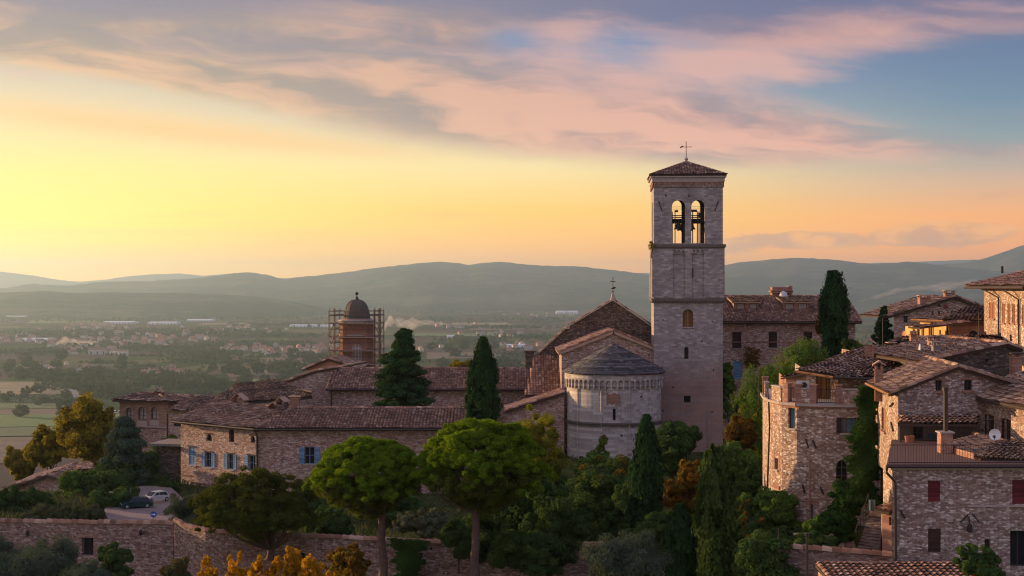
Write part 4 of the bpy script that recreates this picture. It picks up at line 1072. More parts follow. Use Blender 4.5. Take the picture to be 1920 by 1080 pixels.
# ------------------------------------------------------------------ upper cloister wing and the gabled mass behind
def cloister_wing():
    T = thing('cloister_wing', 'long low stone wing under a regular tiled roof behind the cedar and the cypress', 'building', (X(800, 140), 140, -17))
    a, b = XY(618, 140), XY(1012, 140); ze = -9.95
    mb = MB(); W = Wall(a, b); wallmesh(mb, W, -18, ze); wallmesh(mb, Wall((a[0], 150), a), -18, ze)
    mb.prism([W.pt(0, -11.95), W.pt(W.L, -11.95), W.pt(W.L, -11.85), W.pt(0, -11.85)], W.n*.06, 1)
    mb.build('wall', [M['rubble_fine'], M['trim_stone']], T)
    rb = MB(); zr = Z(691, 145); L0, R0 = X(612, 140), b[0]+1
    roof_panel(rb, [(L0, 139.4, ze), (R0, 139.4, ze), (R0, 145, zr), (L0, 145, zr)], .28, .43, .1, .7, .16)
    roof_panel(rb, [(R0, 150, ze), (L0, 150, ze), (L0, 145, zr), (R0, 145, zr)], .6, .8, .08, .7, .1)
    ridge(rb, (L0, 145, zr), (R0, 145, zr), .15); ridge(rb, (L0+.1, 139.4, ze), (L0+.1, 145, zr), .15)
    ro = rb.build('roof', [M['tile'], M['under']], T)
    gutter(ro, (L0, 139.35, ze-.04), (R0, 139.35, ze-.04), .08); pipe(T, [(a[0]+.2, 139.8, ze), (a[0]+.2, 139.85, -16)], .07)
    T = thing('gabled_hall', 'rough stone gable wall with a long tiled verge left of the cloister wing', 'building', (X(560, 146), 146, -17))
    Y = 144; mb = MB(); xs = [X(p, Y) for p in (455, 520, 590, 632)]; zs = [Z(p, Y) for p in (748, 722, 697, 690)]
    W = Wall((xs[0], Y), (xs[3], Y)); wallmesh(mb, W, -18, [(x-xs[0], z) for x, z in zip(xs, zs)]); mb.build('wall', M['rubble_dark'] if False else M['rubble_pink'], T)
    rb = MB()
    for i in range(3):
        ridge(rb, (xs[i], Y-.12, zs[i]+.08), (xs[i+1], Y-.12, zs[i+1]+.08), .18)
        roof_panel(rb, [(xs[i]+1.8, Y+12, zs[i]), (xs[i], Y-.15, zs[i]), (xs[i+1], Y-.15, zs[i+1]), (xs[i+1]+1.8, Y+12, zs[i+1])], .4, .6, .08, 1, .12)
    rb.build('roof', [M['tile_old'], M['under']], T)
    # lower roof in front of it: slope facing the viewer, with a dark verge to the right
    T = thing('tiled_outbuilding', 'low building with one sloping old tile roof tucked under the rough gable wall', 'building', (X(520, 130), 130, -17))
    mb = MB(); a, b = XY(425, 130), XY(578, 130); W = Wall(a, b); z0 = Z(765, 130)
    wallmesh(mb, W, -18, z0)
    mb.build('wall', M['rubble_dark'], T)
    rb = MB(); roof_panel(rb, [(a[0]-2, 129.6, Z(762, 129.6)), (X(586, 129.6), 129.6, Z(745, 129.6)), P(584, 733, 131.5), P(520, 722, 138), P(448, 744, 138)], .25, .4, .085, 1.9, .16)
    ridge(rb, P(520, 722, 138), P(586, 736, 130.5), .17, 1)
    rb.build('roof', [M['tile_old'], M['under']], T)
    # small sunlit gable by the dome
    Y = 168; T = thing('small_gabled_house', 'small orange pink plastered gable end below the domed turret', 'house', (X(615, Y), Y, -20))
    xs = [X(p, Y) for p in (576, 618, 668)]; zs = [Z(p, Y) for p in (691, 674, 690)]
    mb = MB(); W = Wall((xs[0], Y), (xs[2], Y)); wallmesh(mb, W, -22, [(x-xs[0], z) for x, z in zip(xs, zs)]); wallmesh(mb, Wall((xs[0], Y+10), (xs[0], Y)), -22, zs[0]); mb.build('wall', M['plaster_o'], T)
    rb = MB(); e = .5
    roof_panel(rb, [(xs[0]-e, Y+10, zs[0]-.15), (xs[0]-e, Y-.5, zs[0]-.15), (xs[1], Y-.5, zs[1]+.08), (xs[1], Y+10, zs[1]+.08)], .35, .5, .1, 1, .15)
    roof_panel(rb, [(xs[2]+e, Y-.5, zs[2]-.15), (xs[2]+e, Y+10, zs[2]-.15), (xs[1], Y+10, zs[1]+.08), (xs[1], Y-.5, zs[1]+.08)], .35, .5, .1, 1, .15)
    ridge(rb, (xs[0]-e, Y-.45, zs[0]-.1), (xs[1], Y-.45, zs[1]+.12), .18); ridge(rb, (xs[1], Y-.45, zs[1]+.12), (xs[2]+e, Y-.45, zs[2]-.1), .18)
    rb.build('roof', [M['tile_old'], M['under']], T)
cloister_wing()

# ------------------------------------------------------------------ loggia tower at the left end
def loggia():
    T = thing('loggia_building', 'square brick and stone pavilion with three arched windows and a low tile roof', 'building', (X(270, 136), 136, -18))
    a, b = XY(224, 138.2), XY(316, 136); d = Vector((b[0]-a[0], b[1]-a[1], 0)).normalized(); n_ = Vector((-d.y, d.x, 0))
    A, B = Vector((*a, 0)), Vector((*b, 0)); C_, D_ = B + n_*5.5, A + n_*5.5
    W = Wall(A, B); ze = Z(752, 137); mb = MB()
    ws = [W.rect(236, 764, 249, 788), W.rect(259, 763, 274, 787), W.rect(283, 763, 297, 786)]
    hs = [r + ((r[2]-r[0])/2,) for r in ws]
    zc = Z(800, 137)
    wallmesh(mb, W, zc, ze, hs, .3); wallmesh(mb, W, -22, zc, m=1)
    for p, q in ((B, C_), (C_, D_), (D_, A)): wallmesh(mb, Wall(p, q), -22, ze)
    mb.prism([W.pt(0, zc-.06), W.pt(W.L, zc-.06), W.pt(W.L, zc+.08), W.pt(0, zc+.08)], W.n*.12, 2)
    for r in ws:
        mb.prism([W.pt(r[0]-.12, r[1]-.62), W.pt(r[2]+.12, r[1]-.62), W.pt(r[2]+.12, r[1]-.12), W.pt(r[0]-.12, r[1]-.12)], W.n*.05, 2)
        ap = arch_pts(r[0]-.2, r[2]+.2, r[3]-(r[2]-r[0])/2, (r[2]-r[0])/2+.2); ai = arch_pts(r[0], r[2], r[3]-(r[2]-r[0])/2, (r[2]-r[0])/2)
        for k in range(10): mb.prism([W.pt(*ap[k]), W.pt(*ap[k+1]), W.pt(*ai[k+1]), W.pt(*ai[k])], W.n*.06, 0)
    mb.build('wall', [M['brick_old'], M['rubble_fine'], M['trim_stone']], T)
    for r in hs: window(T, W, r[:4], 'frame_dark', 'curtain', rise=r[4], bars=(1, 2), depth=.24)
    rb = MB(); e = .5
    q = [A - d*e - n_*e, B + d*e - n_*e, C_ + d*e + n_*e, D_ - d*e + n_*e]; q = [Vector((p.x, p.y, ze)) for p in q]
    r0, r1 = Vector(P(262, 737, 140)), Vector(P(296, 737, 139.6))
    roof_panel(rb, [q[0], q[1], r1, r0], .3, .45, .09, 1.8, .14); roof_panel(rb, [q[1], q[2], r1], .3, .45, .09, 1.8, .14); roof_panel(rb, [q[3], q[0], r0], .3, .45, .09, 1.8, .14); roof_panel(rb, [q[2], q[3], r0, r1], .3, .45, .09, 1.8, .14)
    for p, s in ((q[0], r0), (q[1], r1), (r0, r1)): ridge(rb, p, s, .15)
    ro = rb.build('roof', [M['tile_old'], M['under']], T)
    chimney(ro, (X(298, 139.4), 139.4, 0), .75, .6, r1.z-.3, Z(728, 139.4), (1, 0), 'tent', 'brick', 'tile_warm')
    # link building
    T = thing('link_building', 'low stone link with a single pitch tile roof between pavilion and palace', 'building', (X(350, 130), 130, -18))
    mb = MB(); a, b = XY(313, 131), XY(350, 130); W = Wall(a, b); zt = Z(772, 130.5); win = W.rect(326, 788, 340, 800)
    wallmesh(mb, W, -22, zt, [win], .2); wallmesh(mb, Wall((a[0], 139), a), -22, zt)
    mb.build('wall', M['rubble_fine'], T); window(T, W, win, 'frame_dark', 'glass', bars=(0, 2), depth=.15)
    rb = MB(); roof_panel(rb, [P(311, 770, 131), P(352, 772, 129.4), P(378, 743, 138), P(352, 743, 138.5)], .3, .45, .09, 1.8, .14)
    roof_panel(rb, [P(352, 772, 129.2), P(455, 776, 127.5), P(440, 743, 137.5), P(378, 743, 138)], .3, .45, .09, 2, .14)
    ridge(rb, P(352, 771, 129.2), P(376, 743, 138), .16); ridge(rb, P(340, 743, 138.5), P(440, 743, 138), .14)
    ro = rb.build('roof', [M['tile_old'], M['under']], T)
    pipe(T, [P(314, 775, 130.6), P(314, 835, 130.6)], .08)
    # dark brick buttress wall and small house lower left
    T = MB(); T.box((X(326, 119), 121, -15.9), (1.3, 1.7, 2.7), (1, -.2)); T.box((X(322, 119), 120.6, -13.1), (1.6, 2.0, .1), (1, -.2), 1)
    tag(T.build('buttress_wall', [M['rubble_dark'], M['concrete']]), 'dark brick buttress wall with a pale coping beside the palace corner', 'wall')
    Y = 121; T = thing('low_house', 'low stone house with a shallow brown roof among shrubs at the far left', 'house', (X(80, Y), Y, -18))
    xs = [X(p, Y) for p in (18, 92, 128)]; zs = [Z(p, Y) for p in (914, 891, 899)]
    mb = MB(); W = Wall((xs[0], Y), (xs[2], Y-.5)); wallmesh(mb, W, -22, [(x-xs[0], z-.05) for x, z in zip(xs, zs)]); mb.build('wall', M['rubble_fine'], T)
    rb = MB(); roof_panel(rb, [(xs[0]-.4, Y+8, zs[0]), (xs[0]-.4, Y-.7, zs[0]-.05), (xs[1], Y-.7, zs[1]+.05), (xs[1], Y+8, zs[1]+.05)], .3, .45, .08, 1.5, .14)
    roof_panel(rb, [(xs[2]+1, Y-.7, zs[2]-.3), (xs[2]+1, Y+8, zs[2]-.3), (xs[1], Y+8, zs[1]+.05), (xs[1], Y-.7, zs[1]+.05)], .3, .45, .08, 1.5, .14)
    ridge(rb, (xs[0]-.4, Y-.6, zs[0]), (xs[1], Y-.6, zs[1]+.1), .17)
    rb.build('roof', [M['tile_old'], M['under']], T)
    Y = 124; T = thing('garden_shed', 'small orange plastered shed with a brown roof behind the low house', 'shed', (X(150, Y), Y, -18))
    mb = MB(); a, b, c = XY(148, Y+.5), XY(163, Y-.6), XY(173, Y+1.2); zt = Z(876, Y)
    wallmesh(mb, Wall(a, b), -22, zt); wallmesh(mb, Wall(b, c), -22, zt); mb.build('wall', M['plaster_o'], T)
    rb = MB(); roof_panel(rb, [P(124, 893, Y-.5), P(150, 880, Y-1.5), P(158, 868, Y+4), P(133, 877, Y+4)], .3, .45, .08, 1.5, .14); roof_panel(rb, [P(147, 880, Y-1.2), P(176, 878, Y-.5), P(172, 868, Y+4), P(152, 868, Y+4)], .3, .45, .08, 1.5, .1); rb.build('roof', [M['tile_old'], M['under']], T)
loggia()

# ------------------------------------------------------------------ palazzo right of the tower
def palazzo():
    Y = 141; T = thing('palazzo', 'wide brown stone palazzo with dark shuttered windows and two roof dormers', 'building', (X(1480, Y), Y, -16))
    a, b = XY(1335, Y), XY(1604, Y); ze = Z(604, Y); W = Wall(a, b); mb = MB()
    ws = [W.rect(1373, 622, 1390, 653), W.rect(1441, 622, 1457, 652), W.rect(1507, 622, 1523, 652), W.rect(1575, 622, 1590, 652)]
    blue = W.rect(1376, 677, 1391, 711); door = W.rect(1375, 752, 1391, 792)
    wallmesh(mb, W, -17, ze, ws + [blue, door], .25); wallmesh(mb, Wall(b, (b[0]+1.5, Y+12)), -17, ze)
    mb.prism([W.pt(0, Z(642, Y)), W.pt(W.L, Z(642, Y)), W.pt(W.L, Z(640.5, Y)), W.pt(0, Z(640.5, Y))], W.n*.06, 1)
    mb.build('wall', [M['rubble_fine'], M['brick']], T)
    for r in ws: window(T, W, r, 'frame_dark', 'glass', 'shut_brown', 'closed', sill='trim_stone')
    window(T, W, blue, 'frame_blue', 'glass_blue', 'shut_blue', 'closed'); window(T, W, door, 'frame_dark', 'glass', bars=(1, 0), name='door')
    rb = MB(); e = .6; zr = Z(556, Y+7.5); L0, R0 = X(1330, Y), X(1613, Y); rx = X(1585, Y+7.5)
    roof_panel(rb, [(L0, Y-e, ze), (R0, Y-e, ze), (rx, Y+7.5, zr), (L0, Y+7.5, zr)], .29, .43, .1, 1, .18)
    roof_panel(rb, [(R0, Y-e, ze), (R0+1.6, Y+15.6, ze), (rx, Y+7.5, zr)], .29, .43, .1, 1, .18)
    roof_panel(rb, [(R0+1.6, Y+15.6, ze), (L0, Y+15.6, ze), (L0, Y+7.5, zr), (rx, Y+7.5, zr)], .6, .8, .1, 1, .1)
    ridge(rb, (L0, Y+7.5, zr), (rx, Y+7.5, zr), .16); ridge(rb, (R0, Y-e, ze), (rx, Y+7.5, zr), .16)
    ro = rb.build('roof', [M['tile'], M['under']], T); gutter(ro, (L0, Y-e-.05, ze-.05), (R0, Y-e-.05, ze-.05), .09, m='under')
    for x0, x1, g in ((1376, 1422, ((1382, 1396), (1406, 1419))), (1470, 1516, ((1473, 1488), (1497, 1513)))):
        yd = Y+3.2; Wd = Wall(XY(x0, yd), XY(x1, yd)); db = MB(); zt, zl = Z(566.5, yd), Z(584, yd)
        hs = [Wd.rect(p0, 569, p1, 581) for p0, p1 in g]; wallmesh(db, Wd, zl, zt, hs, .15)
        wallmesh(db, Wall((Wd.p0.x, yd+4), Wd.p0), zl, zt); wallmesh(db, Wall(Wd.p1, (Wd.p1.x, yd+4)), zl, zt)
        roof_panel(db, [(Wd.p0.x-.25, yd-.25, zt), (Wd.p1.x+.25, yd-.25, zt), (Wd.p1.x+.25, yd+4, zt+.55), (Wd.p0.x-.25, yd+4, zt+.55)], .29, .43, .08, 1, .1, 1, 1)
        dm = db.build('dormer', [M['brick'], M['tile_old']], ro)
        for r in hs: window(ro, Wd, r, 'frame', 'curtain', bars=(0, 0), depth=.1)
    yc = Y+8.2; cb = MB(); cb.box((X(1464, yc), yc, Z(557, yc)+.45), (1.0, .6, .6)); cb.box((X(1464, yc), yc, Z(547, yc)), (1.15, .75, .06)); roof_panel(cb, [P(1444, 548, yc-.9), P(1486, 549, yc-.9), P(1486, 545, yc+.8), P(1444, 544, yc+.8)], .3, .4, .08, 1, .05, 1, 1)
    cb.box((X(1481, yc), yc, Z(544, yc)), (.22, .25, .45)); cb.build('chimney', [M['brick'], M['tile_old']], ro)
    sb = MB(); sb.lathe((X(1469, yc-1.2), yc-1.2), [(0, Z(550, yc)+.25), (.35, Z(550, yc)+.1), (.45, Z(553, yc)-.2)], 12); sb.build('roof_vent', M['dish'], ro)
palazzo()
# ------------------------------------------------------------------ houses on the right
def terrace_house():
    T = thing('terrace_house', 'pink stone house with a rounded corner, a walled roof terrace and an arched lower window', 'house', (X(1540, 80), 80, -14))
    cp = [(1430, 88), (1435, 85), (1447, 82.6), (1466, 81), (1494, 80), (1530, 79.5), (1566, 79.2), (1650, 78.8)]
    pts = [XY(*p) for p in cp]; Ws = [Wall(p, q) for p, q in zip(pts, pts[1:])]
    zt = -6.5; mb = MB(); ops = []
    def pick(px):
        for W in Ws:
            if 0 <= W.u(px) <= W.L: return W
    specs = [((1478, 765, 1491, 803), 0, ('frame_dark', 'glass_blue', None, 'open', (0, 0))), ((1578, 783, 1606, 812), 0, ('frame', 'glass_blue', 'shut_brown', 'halfopen', (2, 0))),
             ((1571, 862, 1589.5, 905), .42, ('frame', 'glass', None, 'open', (1, 2))), ((1453, 859, 1459, 880), 0, ('frame_dark', 'glass', None, 'open', (0, 1))), ((1520.5, 946, 1524.5, 982), 0, ('frame_blue', 'curtain', None, 'open', (0, 0)))]
    specs[2] = ((1557, 862, 1589, 908), .45, specs[2][2])
    cp2 = []
    for W in Ws:
        hs = []
        for r, rise, st in specs:
            if pick((r[0]+r[2])/2) is W:
                q = W.rect(*r); q = (max(q[0], .05), q[1], min(q[2], W.L-.05), q[3]); hs.append(q + ((rise,) if rise else ())); ops.append((W, q, rise, st))
        wallmesh(mb, W, -15.5, zt, hs, .28)
    wallmesh(mb, Wall(XY(1434, 94), pts[0]), -15.5, zt)
    # brick surrounds and panel below the tall window
    for W, q, rise, st in ops[:1]:
        for a, b in ((q[0]-.3, q[0]-.01), (q[2]+.01, q[2]+.3)): 
            a, b = max(a, 0.01), min(b, W.L-.01); mb.prism([W.pt(a, q[1]-.2), W.pt(b, q[1]-.2), W.pt(b, q[3]+.35), W.pt(a, q[3]+.35)], W.n*.02, 1)
        mb.prism([W.pt(max(q[0]-.3, .01), q[1]-1.1), W.pt(min(q[2]+.3, W.L), q[1]-1.1), W.pt(min(q[2]+.3, W.L), q[1]-.9), W.pt(max(q[0]-.3, .01), q[1]-.9)], W.n*.06, 1)
    for W, q, rise, st in ops[1:3]:
        mb.prism([W.pt(q[0]-.35, q[3]+.01), W.pt(q[2]+.3, q[3]+.01), W.pt(q[2]+.3, q[3]+.34), W.pt(q[0]-.35, q[3]+.34)], W.n*.018, 1)
    # floor slab and cornice of the terrace
    for W in Ws:
        mb.prism([W.pt(-.02, zt-.12), W.pt(W.L+.02, zt-.12), W.pt(W.L+.02, zt+.02), W.pt(-.02, zt+.02)], W.n*.16, 2)
        mb.prism([W.pt(-.02, zt-.2), W.pt(W.L+.02, zt-.2), W.pt(W.L+.02, zt-.12), W.pt(-.02, zt-.12)], W.n*.08, 1)
    mb.poly([Vector((*p, zt)) for p in pts] + [Vector((pts[-1][0], 92, zt)), Vector((*XY(1436, 92), zt))], 2)
    mb.build('wall', [M['rubble_white'], M['brick'], M['trim_stone']], T)
    for W, q, rise, (f, p, s, mo, bars) in ops:
        if mo == 'halfopen':
            o = window(T, W, q, f, p, bars=bars, sill='trim_stone'); 
            for a, b in ((q[0]-.28, q[0]-.01), (q[2]+.01, q[2]+.28)):
                sb = MB(); sb.prism([W.pt(a, q[1], .02), W.pt(b, q[1], .02), W.pt(b, q[3], .02), W.pt(a, q[3], .02)], W.n*.05); sb.build('shutter', M['shut_brown'], o)
        else: window(T, W, q, f, p, bars=bars, rise=rise, sill='trim_stone')
    # parapet: solid stone panels, brick pillars and iron rails between them
    def P2(px):
        W = pick(px); u = W.u(px); return W, u
    h = .92
    for k, (a, b) in enumerate(((1434, 1446), (1447.5, 1465), (1467, 1473), (1499, 1522), (1577, 1612))):
        W, u0 = P2(a+.01); u1 = min(W.u(b), W.L-.001); pm = MB()
        pm.prism([W.pt(u0, zt+.02, -.2), W.pt(u1, zt+.02, -.2), W.pt(u1, zt+h-.1, -.2), W.pt(u0, zt+h-.1, -.2)], W.n*.22); pm.prism([W.pt(u0, zt+h-.098, -.24), W.pt(u1, zt+h-.098, -.24), W.pt(u1, zt+h-.03, -.24), W.pt(u0, zt+h-.03, -.24)], W.n*.3, 1)
        pm.build('parapet', [M['rubble_white'], M['trim_stone']], T)
    for px in (1432, 1474.5, 1497, 1525, 1573):
        W = pick(max(px, 1430.5)); c = W.pt(W.u(px), zt+.02+(h+.1)/2, -.1); pm = MB(); pm.box(c, (.16 if px < 1550 else .2, .16, (h+.1)/2), W.d[:2]); pm.box(c + Vector((0, 0, (h+.1)/2+.035)), (.21, .21, .032), W.d[:2]); pm.build('pillar', M['brick'], T)
    for a, b in ((1477, 1495), (1528, 1570)):
        rm = MB(); W, u0 = P2(a); 
        if W.u(b) > W.L: b_W, ub = P2(b); A_, B_ = W.pt(u0, 0, -.1), b_W.pt(ub, 0, -.1)
        else: A_, B_ = W.pt(u0, 0, -.1), W.pt(W.u(b), 0, -.1)
        n = max(4, int((B_-A_).length/.11)); up = Vector((0, 0, 1))
        for z in (.1, .85): rm.tube([A_ + up*(zt+z), B_ + up*(zt+z)], .02, 4)
        for k in range(n+1): q = A_.lerp(B_, k/n); rm.tube([q + up*(zt+.08), q + up*(zt+.85)], .011, 4)
        rm.build('railing', M['iron'], T)
    # upper storey, set back behind the terrace
    um = MB(); A, B, C_ = XY(1512, 83.6), XY(1566, 82.6), XY(1660, 82); ze = -4.95
    U1 = Wall(A, B); U2 = Wall(B, C_); door = U1.rect(1530, 702, 1557, 768); door = (door[0], zt+.03, door[2], -5.0)
    wallmesh(um, U1, zt, ze+.1, [door], .2); wallmesh(um, U2, zt, ze+.1, [], m=0); wallmesh(um, Wall((A[0]+1, 92), A), zt, ze+.1)
    um.prism([U1.pt(door[2]+.5, zt), U1.pt(U1.L, zt), U1.pt(U1.L, ze), U1.pt(door[2]+.5, ze)], U1.n*.05, 1)
    um.build('upper_wall', [M['rubble_white'], M['brick']], T)
    window(T, U1, door, 'frame', 'wood', bars=(2, 0), depth=.1, name='door')
    # low covered corner left of the door
    cm = MB(); q0, q1 = XY(1474, 84.5), XY(1512, 83.7); Wc = Wall(q0, q1); zc0, zc1 = Z(709, 84.5), Z(699, 83.7)
    wallmesh(cm, Wc, zt, [(0, zc0), (Wc.L, zc1)]); wallmesh(cm, Wall((q0[0]+.6, 90), q0), zt, zc0)
    roof_panel(cm, [Wc.pt(-.2, zc0+.02, .3), Wc.pt(Wc.L+.1, zc1+.02, .3), Wc.pt(Wc.L+.1, zc1+.25, -4), Wc.pt(-.2, zc0+.25, -4)], .27, .42, .08, 1, .1, 1, 2)
    cm.build('corner_annex', [M['brick'], M['tile_old'], M['under']], T)
    # roof: long weathered slopes
    rb = MB(); eA, eB = Vector(P(1493, 695, 82.2)), Vector(P(1562, 706, 80.6)); eC = Vector(P(1700, 711, 79)); r1, r2 = Vector(P(1628, 650, 89)), Vector(P(1752, 664, 84.5))
    roof_panel(rb, [eA, eB, Vector(P(1690, 664, 86.3)), r1], .23, .38, .085, 1.9, .14)
    roof_panel(rb, [eB, eC, r2, Vector(P(1690, 664, 86.3))], .23, .38, .085, 1.9, .14)
    ridge(rb, r1, Vector(P(1690, 664, 86.3)), .15); ridge(rb, Vector(P(1690, 664, 86.3)), r2, .15)
    wallb = Vector((0, 0, 0))
    ro = rb.build('roof', [M['tile_old'], M['under']], T)
    gutter(ro, eA + Vector((-.05, -.05, -.04)), eB + Vector((0, -.05, -.04)), .07, m='wood')
    gutter(ro, eB + Vector((0, -.05, -.04)), eC + Vector((0, -.05, -.04)), .07, m='fascia')
    chimney(ro, (X(1631, 85.5), 85.5, 0), .5, .5, -4.2, Z(637, 85.5), (1, -.3), 'tent', 'brick', 'tile_warm')
    W = Ws[1]; pipe(T, [P(1437, 728, 83.5), P(1441, 745, 83), P(1443, 800, 82.8), P(1440, 880, 83), P(1437, 985, 83.2)], .055)
    pipe(T, [P(1518, 860, 79.3), P(1518.5, 1010, 79.2)], .06, m='brick')
    for a in ((1511, 823, 1516, 839), (1524, 825, 1531, 841), (1505, 908, 1509, 925), (1538, 913, 1545, 927)):
        anchor(T, pick(a[0]), *a, .05)
    ac = MB(); ac.box(P(1505, 722, 82.6), (.36, .15, .24), (1, -.2)); ac.lathe((0, 0), [(0, 0)], 3); 
    ac.v = ac.v[:8]; ac.f = ac.f[:6]; ac.m = ac.m[:6]; ac.uv = ac.uv[:6]
    fan = P(1508, 722, 82.42); ac.tube([fan, (fan[0]-.01, fan[1]-.03, fan[2])], .17, 14, 1); ac.box(P(1505, 729.5, 82.6), (.3, .1, .05), (1, -.2), 1)
    tag(ac.build('air_conditioner', [M['white'], M['frame_dark']]), 'white air conditioner unit on the terrace behind the stone parapet', 'air conditioner')
terrace_house()

def gable_house():
    T = thing('gable_house', 'tall stone house with a grey gable end and a sunlit narrow side wall', 'house', (X(1700, 71), 71, -12))
    c0 = XY(1684, 70); bk = (X(1640, 78), 78); c1 = XY(1890, 70.5); ze = Z(733, 70)
    Wl, Wf = Wall(bk, c0), Wall(c0, c1); mb = MB()
    tw = Wl.rect(1653, 765, 1661, 808); sm = Wl.rect(1654, 727, 1659, 740); dr = Wl.rect(1646, 875, 1656, 950)
    ax = X(1793, 70.3); ua = Wf.u(1793); za = Z(690, 70.3); ur = Wf.u(1872); zr = Z(712, 70.4)
    w1, w2 = Wf.rect(1754, 713, 1766, 733), Wf.rect(1808, 712, 1823, 732)
    wallmesh(mb, Wl, -13.5, ze, [tw, sm, dr], .25); wallmesh(mb, Wf, -13.5, [(0, ze), (ua, za), (ur, zr), (Wf.L, Z(717, 70.5))], [w1, w2], .25, 1)
    mb.build('wall', [M['rubble_white'], M['rubble_grey']], T)
    window(T, Wl, tw, 'wood', 'wood', bars=(0, 0), sill='brick', depth=.08); window(T, Wl, sm, 'frame_dark', 'glass', bars=(0, 0)); window(T, Wl, dr, 'frame', 'glass', bars=(0, 0), name='door')
    for r in (w1, w2): window(T, Wf, r, 'frame_dark', 'glass', bars=(1, 0), sill='brick', lintel='brick')
    rb = MB(); o = .45; d = Vector((bk[0]-c0[0], bk[1]-c0[1], 0)).normalized()
    q0 = Vector((*c0, ze)); f = Wf.n*.25
    eF = Vector((c0[0]-o, c0[1]-.25, ze-.12)); eB = eF + d*8.4; rF = Vector((ax, 70.05, za+.08)); rB = rF + d*8.4
    rR = Vector((Wf.p1.x+.1, 70.2, Z(717, 70.5)-.02)); rRb = rR + d*8.4
    roof_panel(rb, [eB, eF, rF, rB], .23, .37, .085, 1.6, .15); roof_panel(rb, [rR, rRb, rB, rF], .23, .37, .085, 1.6, .15)
    ridge(rb, eF, rF, .15); ridge(rb, rF, rR, .15); ridge(rb, rB, rF, .16)
    ro = rb.build('roof', [M['tile_old'], M['under']], T); gutter(ro, eB + Vector((-.05, 0, -.06)), eF + Vector((-.05, 0, -.06)), .07, m='wood')
    chimney(ro, (X(1648, 75.5), 75.5, 0), .42, .45, -6.0, Z(678, 75.5), (1, -.2), 'tent', 'brick', 'tile_warm')
    for a in ((1670, 762, 1676, 756), (1672, 792, 1676, 808), (1670, 868, 1675, 850)): anchor(T, Wl, *a, .05)
    # satellite dish on the roof
    return T
gable_house()
def dish(px, py, Y, r, base_z, label, m, aim=(-1, -.35, .25), grp='satellite dishes'):
    c = Vector(P(px, py, Y)); a = Vector(aim).normalized(); u = a.cross(Vector((0, 0, 1))).normalized(); w = u.cross(a); mb = MB(); n = 20
    T = thing('satellite_dish', label, 'satellite dish', (c.x, c.y, base_z), grp)
    vs = [c - a*.02]; fs = []
    for i, k in ((1, .35), (2, .7), (3, 1.0)):
        for j in range(n): t = 2*math.pi*j/n; vs.append(c + a*(.28*r*k*k) + (u*math.cos(t) + w*math.sin(t))*r*k)
    for j in range(n):
        fs.append((0, 1+j, 1+(j+1) % n))
        for i in (0, 1): fs.append((1+i*n+j, 1+i*n+n+j, 1+i*n+n+(j+1) % n, 1+i*n+(j+1) % n))
    m2 = [v - a*.025 for v in vs]; mb.mesh(vs, fs); mb.mesh(m2, [f[::-1] for f in fs]); mb.mesh(vs[-n:] + m2[-n:], [(j, (j+1) % n, n+(j+1) % n, n+j) for j in range(n)])
    mb.build('reflector', m, T)
    ab = MB(); ab.tube([c - w*r*.9 + a*.1, c + a*r*.95 - w*.1], .018, 5); ab.box(c + a*r*.95 - w*.1, (.05, .05, .06)); ab.build('feed_arm', M['iron'], T)
    pb = MB(); pb.tube([c - a*.06, c - a*.2, Vector((c.x-a.x*.2, c.y-a.y*.2, base_z))], .035, 6); pb.build('mast', M['iron'], T)
dish(1727, 657, 82, .38, Z(672, 82)-.1, 'large grey satellite dish seen edge on above the old roofs', M['dish'], (-1, .15, .1), 'satellite dishes')
dish(1866, 815, 64, .26, Z(838, 64), 'white satellite dish in front of the dark shutters above the hipped roof', M['white'], (-.55, -1, .15), 'satellite dishes')
dish(1697, 629, 100, .32, Z(642, 100), 'small tan satellite dish on a far roof left of the yellow house', M['plaster_o'], (-1, -.2, .1), 'satellite dishes')

